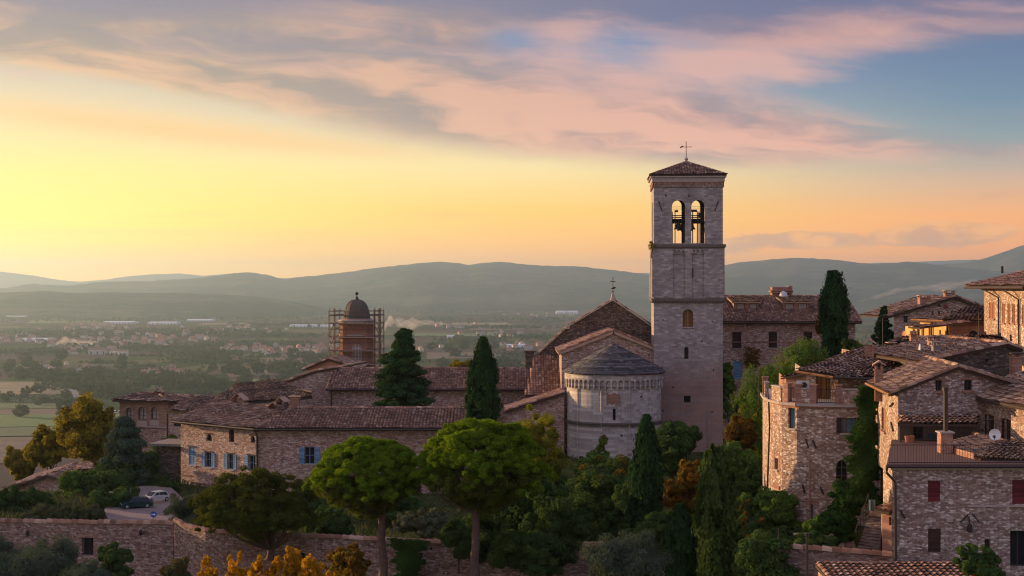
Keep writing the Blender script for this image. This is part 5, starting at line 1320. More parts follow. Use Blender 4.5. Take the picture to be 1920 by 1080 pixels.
def dark_gable_house():
    Y = 77.5; T = thing('dark_gable_house', 'house with a dark rubble gable and a long lit roof slope above the satellite dish', 'house', (X(1820, Y), Y, -12))
    A, B = XY(1736, Y), XY(1912, Y+.5); W = Wall(A, B); mb = MB(); u1 = W.u(1884)
    prof = [(0, Z(676, Y)), (u1, Z(646, Y+.4)), (W.L, Z(655, Y+.5))]; hole = W.rect(1847, 673, 1853, 679)
    wallmesh(mb, W, -12, prof, [hole], .25); wallmesh(mb, Wall((A[0], Y+10), A), -12, prof[0][1]); mb.build('wall', M['rubble_dark'], T)
    window(T, W, hole, 'frame_dark', 'glass', bars=(0, 0))
    rb = MB(); e0 = W.pt(-.45, prof[0][1]-.08, .2); r0 = W.pt(u1, prof[1][1]+.05, .2); g0 = W.pt(W.L+.1, prof[2][1], .2); d = Vector((-.5, 10.5, 0))
    roof_panel(rb, [e0+d, e0, r0, r0+d], .23, .38, .085, 1.9, .15); roof_panel(rb, [g0, g0+d, r0+d, r0], .23, .38, .085, 1.9, .15)
    ridge(rb, e0, r0, .16); ridge(rb, r0, g0, .16); ridge(rb, r0+d, r0, .16, 2)
    ro = rb.build('roof', [M['tile_old'], M['under'], M['tile_warm']], T)
    chimney(ro, (X(1748, 84), 84, 0), .5, .45, -4.2, Z(632, 84), (1, 0), 'flat', 'brick', 'rubble_dark')
    chimney(ro, (X(1755, 80.5), 80.5, 0), .42, .42, -4.1, Z(641, 80.5), (1, 0), 'flat', 'concrete', 'concrete')
    chimney(ro, (X(1899, 77), 76.6, 0), .5, .55, -5.6, Z(662, 76.6), (1, 0), 'flat', 'brick', 'under')
    # roof beyond, running to the lit house
    Y = 92; T = thing('low_roofed_house', 'low house of which mostly an old tile roof with small chimneys shows', 'house', (X(1700, Y), Y, -10))
    mb = MB(); a, b = XY(1632, Y), XY(1850, Y-2); W = Wall(a, b); zt = Z(664, Y); wallmesh(mb, W, -12, zt); wallmesh(mb, Wall((a[0], Y+8), a), -12, zt); mb.build('wall', M['rubble_fine'], T)
    rb = MB(); roof_panel(rb, [P(1622, 664, Y-.3), P(1860, 664, Y-2.6), P(1880, 631, 98), P(1690, 634, 99)], .25, .4, .085, 1.9, .15); ridge(rb, P(1690, 634, 99), P(1880, 631, 98), .16, 2); ridge(rb, P(1622, 664, Y-.3), P(1690, 634, 99), .16)
    ro = rb.build('roof', [M['tile_old'], M['under'], M['tile_warm']], T)
    chimney(ro, (X(1671, 95), 95, 0), .45, .45, -4.2, Z(642, 95), (1, 0), 'flat', 'brick', 'tile_old')
    chimney(ro, (X(1716, 96), 96.5, 0), .4, .4, -4.0, Z(621, 96.5), (1, 0), 'flat', 'brick', 'tile_old')
dark_gable_house()

def far_right():
    # tall sunlit house
    T = thing('sunlit_house', 'tall sunlit stone house with brown shutters and wide eaves at the right edge', 'house', (X(1900, 95), 95, -8))
    A, B = XY(1845, 102), XY(1950, 88); W = Wall(A, B); ze = .1; mb = MB()
    ws = [W.rect(1855, 567, 1865, 597), W.rect(1879.5, 569, 1884.5, 605), W.rect(1889, 569, 1894, 605), W.rect(1898, 570, 1903.5, 606), W.rect(1907, 570, 1912.5, 607), W.rect(1916.5, 571, 1922, 608)]
    wallmesh(mb, W, -9, ze, ws, .2); wallmesh(mb, Wall(XY(1848, 112), A), -9, ze); mb.build('wall', M['rubble_white'], T)
    for i, r in enumerate(ws): window(T, W, r, 'frame', 'glass', 'shut_warm', 'closed', sill='brick')
    rb = MB(); o = 1.0; e0, e1 = W.pt(-1.4, ze, o), W.pt(W.L, ze, o); up = Vector((0, 0, 1)); k0, k1 = W.pt(2.2, ze+1.5, -4.2), W.pt(W.L, ze+1.5, -4.2)
    roof_panel(rb, [e0, e1, k1, k0], .3, .45, .1, 1.4, .16); roof_panel(rb, [W.pt(-1.4, ze, -9), e0, k0, W.pt(2.2, ze+1.5, -7)], .3, .45, .1, 1.4, .16); ridge(rb, e0, k0, .16)
    # raised attic with its own roof
    U = Wall(W.pt(2.6, 0, -4), W.pt(W.L, 0, -4)); 
    ab = MB(); wallmesh(ab, U, ze, ze+2.1); wallmesh(ab, Wall(W.pt(2.6, 0, -9), W.pt(2.6, 0, -4)), ze, ze+2.1); ab.build('attic_wall', M['brick'], T)
    a0, a1 = U.pt(-.8, ze+2.1, .7), U.pt(U.L, ze+2.1, .7); roof_panel(rb, [a0, a1, U.pt(U.L, ze+3.4, -3.4), U.pt(2, ze+3.4, -3.4)], .3, .45, .1, 1.4, .14); roof_panel(rb, [U.pt(-.8, ze+2.1, -5), a0, U.pt(2, ze+3.4, -3.4)], .3, .45, .1, 1.4, .14)
    ro = rb.build('roof', [M['tile'], M['under']], T); gutter(ro, e0 + up*-.08, e1 + up*-.08, .09); gutter(ro, a0 + up*-.08, a1 + up*-.08, .07)
    pm = MB(); pm.tube([P(1879, 512, 101), P(1879, 499, 101)], .09, 6); pm.build('chimney_pot', M['iron'], ro)
    u = W.u(1876); pipe(T, [W.pt(W.u(1858), ze-.12, .7), W.pt(u-.1, ze-.75, .12), W.pt(u, -6.5, .1)], .06)
    u = W.u(1914); pipe(T, [W.pt(W.u(1896), ze-.12, .7), W.pt(u-.1, ze-.85, .12), W.pt(u, -8, .1)], .06)
    for px, py in ((1848, 628), (1876, 630), (1896, 634)): anchor(T, W, px, py-6, px+1, py+5, .08)
    # grey gable house behind and yellow house
    Y = 126; T = thing('grey_gable_house', 'stone house with a broad low gable and two chimneys behind the yellow house', 'house', (X(1760, Y), Y, -10))
    xs = [X(p, Y) for p in (1676, 1789, 1870)]; zs = [Z(p, Y) for p in (592, 559, 590)]; W = Wall((xs[0], Y), (xs[2], Y)); mb = MB()
    w1, w2 = W.rect(1694, 592, 1702, 605), W.rect(1758, 571, 1764, 578); wallmesh(mb, W, -11, [(x-xs[0], z) for x, z in zip(xs, zs)], [w1, w2], .2); wallmesh(mb, Wall(XY(1680, Y+10), (xs[0], Y)), -11, zs[0]); mb.build('wall', M['rubble_fine'], T)
    for r in (w1, w2): window(T, W, r, 'frame_dark', 'glass')
    rb = MB(); roof_panel(rb, [(xs[0]-.6, Y+10, zs[0]-.1), (xs[0]-.6, Y-.4, zs[0]-.1), (xs[1], Y-.4, zs[1]+.1), (xs[1], Y+10, zs[1]+.1)], .33, .5, .1, 1.6, .15); roof_panel(rb, [(xs[2]+.6, Y-.4, zs[2]-.1), (xs[2]+.6, Y+10, zs[2]-.1), (xs[1], Y+10, zs[1]+.1), (xs[1], Y-.4, zs[1]+.1)], .33, .5, .1, 1.6, .15)
    ridge(rb, (xs[0]-.6, Y-.35, zs[0]), (xs[1], Y-.35, zs[1]+.14), .17); ridge(rb, (xs[1], Y-.35, zs[1]+.14), (xs[2]+.6, Y-.35, zs[2]), .17)
    ro = rb.build('roof', [M['tile_old'], M['under']], T)
    chimney(ro, (X(1740, Y), Y+1.2, 0), .95, .8, Z(572, Y), Z(554, Y), (1, 0), 'flat', 'brick', 'tile_old'); chimney(ro, (X(1789, Y), Y+1.5, 0), .85, .7, Z(562, Y), Z(545, Y), (1, 0), 'flat', 'brick', 'tile_old')
    # low stone wing lower left
    Y = 113; T = thing('yellow_house', 'yellow ochre plastered house lit by the low sun with a flat brown roof', 'house', (X(1750, Y), Y, -9))
    a, b, c = XY(1725, 115.5), XY(1780, 111), XY(1848, 110); zt = Z(601, 112); mb = MB(); W1, W2 = Wall(a, b), Wall(b, c)
    hs = [W1.rect(1729, 614, 1733, 636), W1.rect(1741, 615, 1745, 637), W1.rect(1761, 619, 1764.5, 636)]; ar = W2.rect(1817, 620, 1833, 634)
    wallmesh(mb, W1, -8, zt, hs, .2); wallmesh(mb, W2, -8, zt, [ar + (.3,)], .3, 1); wallmesh(mb, Wall((a[0]+2, 122), a), -8, zt)
    mb.build('wall', [M['plaster_y'], M['brick']], T)
    for r in hs: window(T, W1, r, 'frame', 'glass', bars=(1, 0), name='door')
    window(T, W2, ar, 'frame_dark', 'glass', rise=.3, bars=(1, 0))
    pipe(T, [W1.pt(W1.u(1749), zt, .1), W1.pt(W1.u(1749), -6.5, .1)], .06); pipe(T, [W1.pt(W1.L-.15, zt, .1), W1.pt(W1.L-.15, -6.5, .1)], .08)
    rb = MB(); o = .5; e0, e1, e2 = W1.pt(-.5, zt, o), W1.pt(W1.L+.1, zt, o+.05), W2.pt(W2.L, zt, .45); roof_panel(rb, [e0, e1, Vector(P(1812, 578, 118)), Vector(P(1762, 580, 122))], .3, .45, .09, 1.6, .15); roof_panel(rb, [e1, e2, Vector(P(1850, 572, 118)), Vector(P(1812, 578, 118))], .3, .45, .1, .8, .15, 2, 1)
    ridge(rb, e1, Vector(P(1812, 578, 118)), .15)
    ro = rb.build('roof', [M['tile_old'], M['under'], M['tile']], T); gutter(ro, e0, e1, .07, m='wood')
    for px in (1748, 1760, 1784, 1790): 
        pm = MB(); p = P(px, 591, 115); pm.tube([(p[0], p[1], p[2]-.4), (p[0], p[1], p[2]+.35)], .1, 6); pm.build('vent_pipe', M['iron'], ro)
    uh = MB(); uh.lathe(P(1773, 578, 120)[:2], [(.4, Z(581, 120)-.3), (.25, Z(577, 120)), (.05, Z(569, 120))], 10)
    um = uh.build('parasol', M['shut_red']); tag(um, 'closed dark red parasol standing above the yellow house roof', 'parasol')
    # small yellow balcony block left of the yellow house
    T = thing('roof_cabin', 'small lit ochre cabin with two little windows left of the yellow house', 'cabin', (X(1717, 108), 108, -6)); a, b = XY(1709, 109.5), XY(1727, 108); W = Wall(a, b); mb = MB(); hs = [W.rect(1711.5, 617, 1716, 632), W.rect(1719.5, 617, 1724.5, 632)]
    wallmesh(mb, W, -7, Z(614, 108.5), hs, .15); wallmesh(mb, Wall((a[0]+.5, 113), a), -7, Z(614, 108.5)); wallmesh(mb, Wall(b, (b[0]+.6, 113)), -7, Z(614, 108.5)); mb.build('wall', M['plaster_y'], T)
    for r in hs: window(T, W, r, 'frame', 'glass', bars=(0, 0), depth=.1)
    rb = MB(); roof_panel(rb, [W.pt(-.2, Z(614, 108.5), .2), W.pt(W.L+.2, Z(614, 108.5), .2), W.pt(W.L+.2, Z(611, 108.5)+.3, -4), W.pt(-.2, Z(611, 108.5)+.3, -4)], .3, .45, .08, 1, .1); rb.build('roof', [M['tile_warm'], M['under']], T)
far_right()

def shutter_house():
    T = thing('shuttered_house', 'stone house with dark brown open shutters and a broad old roof at the right edge', 'house', (X(1870, 68), 68, -12))
    A, B = XY(1820, 72.5), XY(1960, 63.5); W = Wall(A, B); ze = -5.45; mb = MB()
    ws = [W.rect(1832, 772, 1842, 809), W.rect(1850.5, 777, 1859, 818), W.rect(1884, 785, 1891, 824)]
    wallmesh(mb, W, -12, ze, ws, .2); wallmesh(mb, Wall(XY(1828, 80), A), -12, ze); mb.build('wall', M['rubble_pink'], T)
    for r in ws: window(T, W, r, 'frame_dark', 'curtain', 'shut_brown', 'open', bars=(1, 0), sill='brick', depth=.12)
    rb = MB(); e0, e1 = W.pt(-.6, ze+.02, .5), W.pt(W.L, ze+.02, .5); k0, k1 = W.pt(1.9, ze+2.15, -5.2), W.pt(W.L, ze+2.15, -5.2)
    roof_panel(rb, [e0, e1, k1, k0], .23, .37, .085, 1.6, .16); roof_panel(rb, [W.pt(-.6, ze, -5), e0, k0], .23, .37, .085, 1.6, .16); ridge(rb, e0, k0, .15); ridge(rb, k0, k1, .15)
    ro = rb.build('roof', [M['tile_old'], M['under']], T); gutter(ro, e0 + Vector((0, 0, -.06)), e1 + Vector((0, 0, -.06)), .06)
shutter_house()

def front_house():
    T = thing('front_house', 'lower front stone house with dark red shutters below an iron railed roof terrace', 'house', (X(1780, 60), 60, -12.5))
    A, B = XY(1673, 60), XY(1965, 60); W = Wall(A, B); zt = Z(872, 60); mb = MB()
    r1, r2, r3, r4, r5 = W.rect(1740, 901, 1763, 941), W.rect(1898, 900, 1940, 945), W.rect(1740, 991, 1764, 1035), W.rect(1846, 1011, 1857, 1029), W.rect(1894, 995, 1925, 1062)
    wallmesh(mb, W, -13.2, zt, [r1, r2, r3, r4, r5], .22); Wl = Wall(XY(1677, 70), A); wallmesh(mb, Wl, -13.2, zt)
    mb.prism([W.pt(-.1, zt-.2), W.pt(W.L, zt-.2), W.pt(W.L, zt-.06), W.pt(-.1, zt-.06)], W.n*.1, 1)
    mb.prism([W.pt(3.2, Z(949, 60)-.03), W.pt(W.L, Z(949, 60)-.03), W.pt(W.L, Z(949, 60)+.05), W.pt(3.2, Z(949, 60)+.05)], W.n*.06, 1)
    mb.build('wall', [M['rubble_grey'], M['trim_stone']], T)
    for r in (r1, r2): window(T, W, r, 'shut_red', 'glass', 'shut_red', 'closed', bars=(0, 0))
    window(T, W, r3, 'frame_dark', 'glass', 'shut_brown', 'closed', bars=(0, 0)); window(T, W, r4, 'frame_dark', 'glass', bars=(1, 1)); window(T, W, r5, 'frame_dark', 'glass', bars=(1, 0), name='door')
    fl = MB(); fl.prism([W.pt(-.3, zt, .25), W.pt(W.L, zt, .25), Vector((X(1965, 69.5), 69.5, zt)), Vector((X(1672, 69.5), 69.5, zt))], Vector((0, 0, .06))); fl.build('terrace_floor', M['cotto'], T)
    gutter(T, W.pt(-.35, zt-.02, .32), W.pt(W.L, zt-.02, .32), .075); pipe(T, [W.pt(-.3, zt-.05, .3), W.pt(-.28, zt-.3, .15), W.pt(.1, zt-.7, .09), W.pt(.12, -13, .09)], .06)
    rl = MB(); up = Vector((0, 0, 1))
    for z in (.12, .86): rl.tube([W.pt(-.15, zt+z, .1), W.pt(W.L, zt+z, .1)], .016, 4)
    for k in range(60): u = -.15 + (W.L+.15)*k/59; rl.tube([W.pt(u, zt+.06, .1), W.pt(u, zt+.86, .1)], .009, 4)
    rl.build('railing', M['iron'], T)
    lm = MB()
    for p0, p1 in (((1800, 979), (1814, 963)), ((1836, 979), (1822, 963)), ((1816, 968), (1816, 988))):
        a, b = W.uz(*p0), W.uz(*p1); lm.tube([W.pt(*a, .06), W.pt(*b, .12)], .03, 5)
    lm.build('wall_bracket', M['iron'], T); q = W.uz(1816, 988); lp = MB(); lp.lathe(W.pt(*q, .16)[:2], [(.02, q[1]+.2), (.1, q[1]+.1), (.13, q[1]-.14), (.06, q[1]-.2)], 8); tag(lp.build('wall_lantern', M['iron']), 'dark iron wall lantern on brackets between red and dark shutters', 'lantern')
    pl = MB(); q = W.uz(1780, 973); pl.prism([W.pt(q[0]-.13, q[1]-.13, .002), W.pt(q[0]+.13, q[1]-.13, .002), W.pt(q[0]+.13, q[1]+.13, .002), W.pt(q[0]-.13, q[1]+.13, .002)], W.n*.04); pl.build('meter_box', M['trim_stone'], T)
    anchor(T, W, 1688, 957, 1697, 972, .04)
    # recessed back wall of the terrace with a pent roof, doors and pots
    Y = 69.4; T2 = thing('terrace_porch', 'small tiled pent roof over a dark recessed wall at the back of the railed terrace', 'porch', (X(1750, Y), Y, zt)); a, b = XY(1686, Y), XY(1838, Y); Wb = Wall(a, b); zp = Z(797, Y); mb = MB()
    d1, d2 = Wb.rect(1712, 800, 1731, 833), Wb.rect(1739, 812, 1758, 835)
    wallmesh(mb, Wb, zt, zp, [(d1[0], zt+.1, d1[2], d1[3]), (d2[0], zt+.1, d2[2], d2[3])], .2); mb.build('wall', M['trim_dark'], T2)  # wall coloured dark to paint the shade under the pent roof
    window(T2, Wb, (d1[0], zt+.1, d1[2], d1[3]), 'frame_dark', 'glass', bars=(1, 1), name='door'); window(T2, Wb, (d2[0], zt+.1, d2[2], d2[3]), 'blue_door', 'blue_door', bars=(0, 0), name='door', depth=.06)
    rb = MB(); roof_panel(rb, [P(1683, 796, 68.2), P(1834, 796, 68.2), (X(1834, 70), 69.9, Z(780, 69.9)), (X(1683, 70), 69.9, Z(780, 69.9))], .25, .4, .1, 1, .1); rb.build('roof', [M['tile'], M['under']], T2)
    pm = MB(); pm.tube([P(1688, 797, 68.3), (X(1688, 68.3), 68.3, zt)], .05, 6); pm.build('post', M['fascia'], T2)
    # chimney stack with tall flue
    C_ = thing('flue_chimney', 'square brick chimney block carrying a tall dark metal flue on the terrace', 'chimney', (X(1773, 64), 64, zt)); mb = MB(); c = P(1772, 835, 64); mb.box((c[0], 64, (zt+Z(811, 64))/2), (.27, .3, (Z(811, 64)-zt)/2)); mb.box((c[0], 64, Z(810, 64)), (.33, .36, .03), m=1); mb.build('block', [M['brick'], M['trim_stone']], C_)
    fm = MB(); fm.tube([(c[0]+.02, 64, Z(810, 64)), (c[0]+.02, 64, Z(727, 64))], .1, 10); fm.lathe((c[0]+.02, 64), [(.14, Z(727, 64)-.12), (.14, Z(727, 64)), (0, Z(727, 64)+.08)], 10); fm.build('flue', M['fascia'], C_)
    # tiled stair roof and low brick boxes
    H = thing('stair_roof', 'low hipped tile roof over a brick stair head on the terrace', 'roof', (X(1850, 63), 63, zt)); mb = MB(); a, b = XY(1791, 63.5), XY(1826, 61.5); c2 = XY(1960, 61.5); Wa, Wb2 = Wall(a, b), Wall(b, c2); zh = Z(845, 62.5)
    wallmesh(mb, Wa, zt, zh); wallmesh(mb, Wall((a[0]+.3, 67), a), zt, zh); wallmesh(mb, Wb2, zt, zh-.15); mb.build('wall', M['brick'], H)
    rb = MB(); e0, e1, e2 = Vector(P(1786, 846, 64.5)), Vector(P(1838, 862, 61)), Vector(P(1960, 868, 61)); k0 = Vector(P(1883, 829, 64.6)); k1 = Vector(P(1826, 815, 68.5))
    roof_panel(rb, [Vector(P(1776, 836, 67)), e1, k0, k1], .22, .36, .085, 1.5, .12); roof_panel(rb, [e1, e2, Vector(P(1960, 832, 64.6)), k0], .22, .36, .09, 1, .12); ridge(rb, e1, k0, .14, 2); ridge(rb, k1, k0, .13)
    rb.build('roof', [M['tile_old'], M['under'], M['tile_warm']], H)
    for k, px in enumerate((1703, 1708)):
        pb = MB(); q = P(px, 832, 68.4); pb.lathe(q[:2], [(0, zt+.06), (.14, zt+.06), (.19, zt+.36), (.16, zt+.36), (.15, zt+.3), (0, zt+.3)], 10); o = pb.build('flower_pot', M['pot']); tag(o, ('terracotta flower pot nearest the post under the pent roof', 'terracotta flower pot beside the dark terrace door')[k], 'flower pot', 'pots under the pent roof')
front_house()

def lane():
    """steps, retaining walls, hut, tile lean-to and lamp post at the lower right"""
    n = 15; a0, a1 = Vector(P(1606, 1034, 66)), Vector(P(1650, 1035, 65.2)); b0, b1 = Vector(P(1632, 956, 75)), Vector(P(1652, 956, 74.5)); mb = MB()
    for k in range(n):
        l0, r0 = a0.lerp(b0, k/n), a1.lerp(b1, k/n); l1, r1 = a0.lerp(b0, (k+1)/n), a1.lerp(b1, (k+1)/n); z = l1.z; zb = -14
        f = [Vector((p.x, p.y, zb)) for p in (l0, r0, r1, l1)]; mb.prism(f, Vector((0, 0, z-zb)))
        mb.prism([Vector((p.x, p.y-.05, z+.003)) for p in (l0, r0, r1, l1)], Vector((0, 0, .035)), 1)
    T = thing('stone_stairs', 'steep dark stone stairway rising between the ivy and the tall gable house', 'stairs', (a0.x, a0.y, -13)); mb.build('steps', [M['rubble_dark'], M['rubble_dark']], T)
    rb = MB(); off = Vector((-.1, 0, .85)); rb.tube([a0 + off, b0 + off], .03, 5)
    for k in range(6): p = a0.lerp(b0, k/5) + Vector((-.1, 0, 0)); rb.tube([p, p + Vector((0, 0, .85))], .02, 4)
    rb.build('handrail', M['iron'], T)
    sw = MB(); s0, s1 = Vector(P(1583, 1005, 65.5)), Vector(P(1606, 990, 66)); sw.prism([Vector((X(1583, 65.5), 65.5, -14)), Vector((X(1606, 65.6), 65.6, -14)), Vector(P(1606, 1030, 65.6)), Vector(P(1594, 989, 65.5)), Vector(P(1583, 987, 65.5))], Vector((.15, 4, 0)))
    tag(sw.build('stair_wall', M['rubble_pink']), 'stub of stone wall beside the foot of the stairway', 'wall')
    bw = MB(); bw.prism([Vector((X(1490, 70), 70, -14.5)), Vector((X(1584, 68.5), 68.5, -14.5)), Vector(P(1584, 1012, 68.5)), Vector(P(1520, 1002, 69.5)), Vector(P(1490, 1002, 70))], Vector((.02, .45, 0))); tag(bw.build('terrace_wall', M['rubble_pink']), 'low brick retaining wall under the ivy bushes', 'wall')
    h = MB(); hc = XY(1665, 62.5); zt = Z(958, 62.5); W = Wall(XY(1654, 62.6), XY(1672, 62.2)); hole = W.rect(1666.5, 969, 1671.5, 985); wallmesh(h, W, -13.5, zt, [hole], .2); wallmesh(h, Wall(XY(1658, 66), XY(1654, 62.6)), -13.5, zt)
    T = thing('brick_hut', 'narrow brick hut with a small dark window at the corner of the front house', 'hut', (hc[0], 62.5, -13)); h.build('wall', M['brick'], T); window(T, W, hole, 'frame_dark', 'glass', bars=(0, 0))
    rb = MB(); roof_panel(rb, [W.pt(-.25, zt, .25), W.pt(W.L+.02, zt, .25), W.pt(W.L+.02, zt+.5, -2.6), W.pt(-.25, zt+.5, -2.6)], .25, .4, .08, 1, .1); rb.build('roof', [M['tile_warm'], M['under']], T)
    lw = MB(); A, B = Vector((*XY(1455, 62.5), 0)), Vector((*XY(1673, 60.8), 0)); W = Wall(A, B); z0, z1 = Z(1027, 62.5), Z(1044, 60.8); wallmesh(lw, W, -16, [(0, z0), (W.L, z1)]); wallmesh(lw, Wall(XY(1460, 68), A), -16, z0); 
    T = thing('lane_wall', 'stone retaining wall with a slanting tile coping along the lower right', 'wall', (A.x, A.y, -14)); lw.build('wall', M['garden_wall'], T); cp = MB(); ridge(cp, W.pt(-.1, z0+.02, -.1), W.pt(W.L, z1+.02, -.1), .2); cp.build('coping', [M['tile_warm']], T)
    # tiled lean-to at the bottom edge
    T = thing('tiled_shed', 'low shed at the bottom edge with a regular red tile roof', 'shed', (X(1660, 57), 57, -14)); rb = MB(); y0, y1 = 54.5, 58.6
    roof_panel(rb, [(X(1545, 57), y0, Z(1110, y0)), (X(1830, 57), y0, Z(1110, y0)), (X(1830, 57), y1, Z(1058, y1)), (X(1545, 57), y1, Z(1058, y1))], .26, .42, .11, .6, .12); ridge(rb, (X(1545, 57), y1, Z(1058, y1)), (X(1830, 57), y1, Z(1058, y1)), .13); rb.build('roof', [M['tile'], M['under']], T)
    mb = MB(); wallmesh(mb, Wall((X(1550, 57), y1), (X(1550, 57), y0+.2)), -16, Z(1112, y0)); wallmesh(mb, Wall((X(1550, 57), y0+.2), (X(1825, 57), y0+.2)), -16, Z(1112, y0)); mb.build('wall', M['rubble_pink'], T)
    lp = MB(); p = P(1513, 1002, 58); lp.tube([(p[0], 58, -16), (p[0], 58, p[2])], .045, 6); lp.lathe(p[:2], [(0, p[2]+.1), (.1, p[2]+.04), (.07, p[2]-.06), (.04, p[2]-.1)], 8); tag(lp.build('lamp_post', M['fascia']), 'thin dark lamp post standing before the lower right wall', 'lamp post')
    # terrace garden ground behind the lane wall
lane()

def aerials():
    for k, (px, py, Y, h, lb) in enumerate(((1655, 640, 92, 1.5, 'thin television aerial on the low old roof left of the yellow house'), (1835, 632, 96, 1.7, 'thin television aerial on the roof ridge below the yellow house'), (1700, 690, 78, 1.3, 'thin television aerial above the gable house roof'), (1538, 640, 84, 1.2, 'thin television aerial over the rounded corner house'), (1422, 724, 87, 1.1, 'thin rod aerial at the left corner of the walled roof terrace'))):
        if k == 3: continue
        c = Vector(P(px, py, Y)); mb = MB(); mb.tube([c + Vector((0, 0, -1.2)), c + Vector((0, 0, h))], .02, 5)
        if k != 4:
            mb.tube([c + Vector((-.5, -.1, h-.15)), c + Vector((.5, .1, h-.15))], .015, 4)
            for j in range(6): x = -.45 + j*.18; q = c + Vector((x, x*.2, h-.15)); mb.tube([q + Vector((-.05, .22, 0)), q + Vector((.05, -.22, 0))], .01, 4)
        o = mb.build('tv_aerial', M['iron']); tag(o, lb, 'aerial', 'aerials on the right hand roofs')
    db = MB(); p = P(1635, 948, 74.6); db.lathe(p[:2], [(0, p[2]+.3), (.16, p[2]+.3), (.17, p[2]+.22), (.15, p[2]-.28), (0, p[2]-.28)], 14); tag(db.build('plastic_drum', M['glass_blue']), 'pale blue plastic drum at the top of the stone stairway', 'drum')
    wb = MB(); a, b = Vector(P(1686, 769, 69.6)), Vector(P(1920, 779, 63)); wb.tube([a.lerp(b, t/12) + Vector((0, 0, -.35*math.sin(math.pi*t/12))) for t in range(13)], .012, 4); tag(wb.build('wire', M['iron']), 'thin dark wire slung between the gable house and the shuttered house', 'wire')
aerials()
# ------------------------------------------------------------------ garden walls, paved yard, cars, sign
def garden_walls():
    T = thing('garden_wall', 'long stepped pink stone garden wall with a dark doorway below the car park', 'wall', (X(160, 93), 93, -19))
    A, B = XY(-420, 99.4), XY(325, 92); W = Wall(A, B); mb = MB()
    st = [(-420, 985), (-240, 983), (-80, 980), (0, 981), (44, 984), (88, 983), (135, 981), (184, 980), (230, 978), (283, 976), (326, 975)]
    prof = []; cop = MB()
    for (p0, q0), (p1, q1) in zip(st, st[1:]):
        u0, u1 = max(0, W.u(p0)), min(W.L, W.u(p1)); z = Z(q1, 94); prof += [(u0+1e-4, z), (u1, z)]
        ridge(cop, W.pt(u0, z+.02, -.12), W.pt(u1, z+.02, -.12), .24)
    hole = W.rect(153, 1008, 175, 1042)
    wallmesh(mb, W, -24, prof, [hole], .4)
    mb.prism([W.pt(hole[0]-.18, hole[3]+.005), W.pt(hole[2]+.18, hole[3]+.005), W.pt(hole[2]+.18, hole[3]+.14), W.pt(hole[0]-.18, hole[3]+.14)], W.n*.05, 1)
    mb.build('wall', [M['garden_wall'], M['brick']], T); cop.build('coping', M['tile'], T); window(T, W, hole, 'frame_dark', 'glass', bars=(1, 0), name='door', depth=.35)
    for px, py in ((54, 999), (266, 998)):
        a = W.uz(px, py); nb = MB(); nb.lathe(W.pt(*a, .18)[:2], [(.02, a[1]+.2), (.12, a[1]+.08), (.09, a[1]-.15), (.02, a[1]-.2)], 8); nb.tube([W.pt(a[0], a[1]+.2, 0), W.pt(a[0], a[1]+.2, .18)], .02, 4); tag(nb.build('wall_lantern', M['iron']), 'small lantern on the garden wall ' + ('near the left edge' if px < 100 else 'below the blue road sign'), 'lantern', 'lanterns on the garden wall')
    T = thing('curved_wall', 'stone garden wall bending right from the corner with an arched dark doorway behind the pines', 'wall', (X(600, 88), 88, -19))
    pp = [(326, 92, 977), (345, 91, 988), (385, 89.5, 997), (470, 88, 1006), (590, 86.5, 1008), (760, 85.5, 1017), (1000, 84.5, 1026), (1190, 83.5, 1022), (1300, 83, 1040)]
    mb = MB(); cop = MB()
    for (a, ya, qa), (b, yb, qb) in zip(pp, pp[1:]):
        W = Wall(XY(a, ya), XY(b, yb)); za, zb = Z(qa, ya), Z(qb, yb); hs = []
        if a == 470: hole = W.rect(556, 1036, 577, 1075); hs = [hole + ((hole[2]-hole[0])/2,)]; Wh = W
        wallmesh(mb, W, -24, [(0, za), (W.L, zb)], hs, .35); ridge(cop, W.pt(0, za+.02, -.12), W.pt(W.L, zb+.02, -.12), .22)
    mb.build('wall', [M['garden_wall']], T); cop.build('coping', M['tile'], T); window(T, Wh, hole, 'frame_dark', 'glass', rise=(hole[2]-hole[0])/2, bars=(1, 0), name='door', depth=.3)
garden_walls()
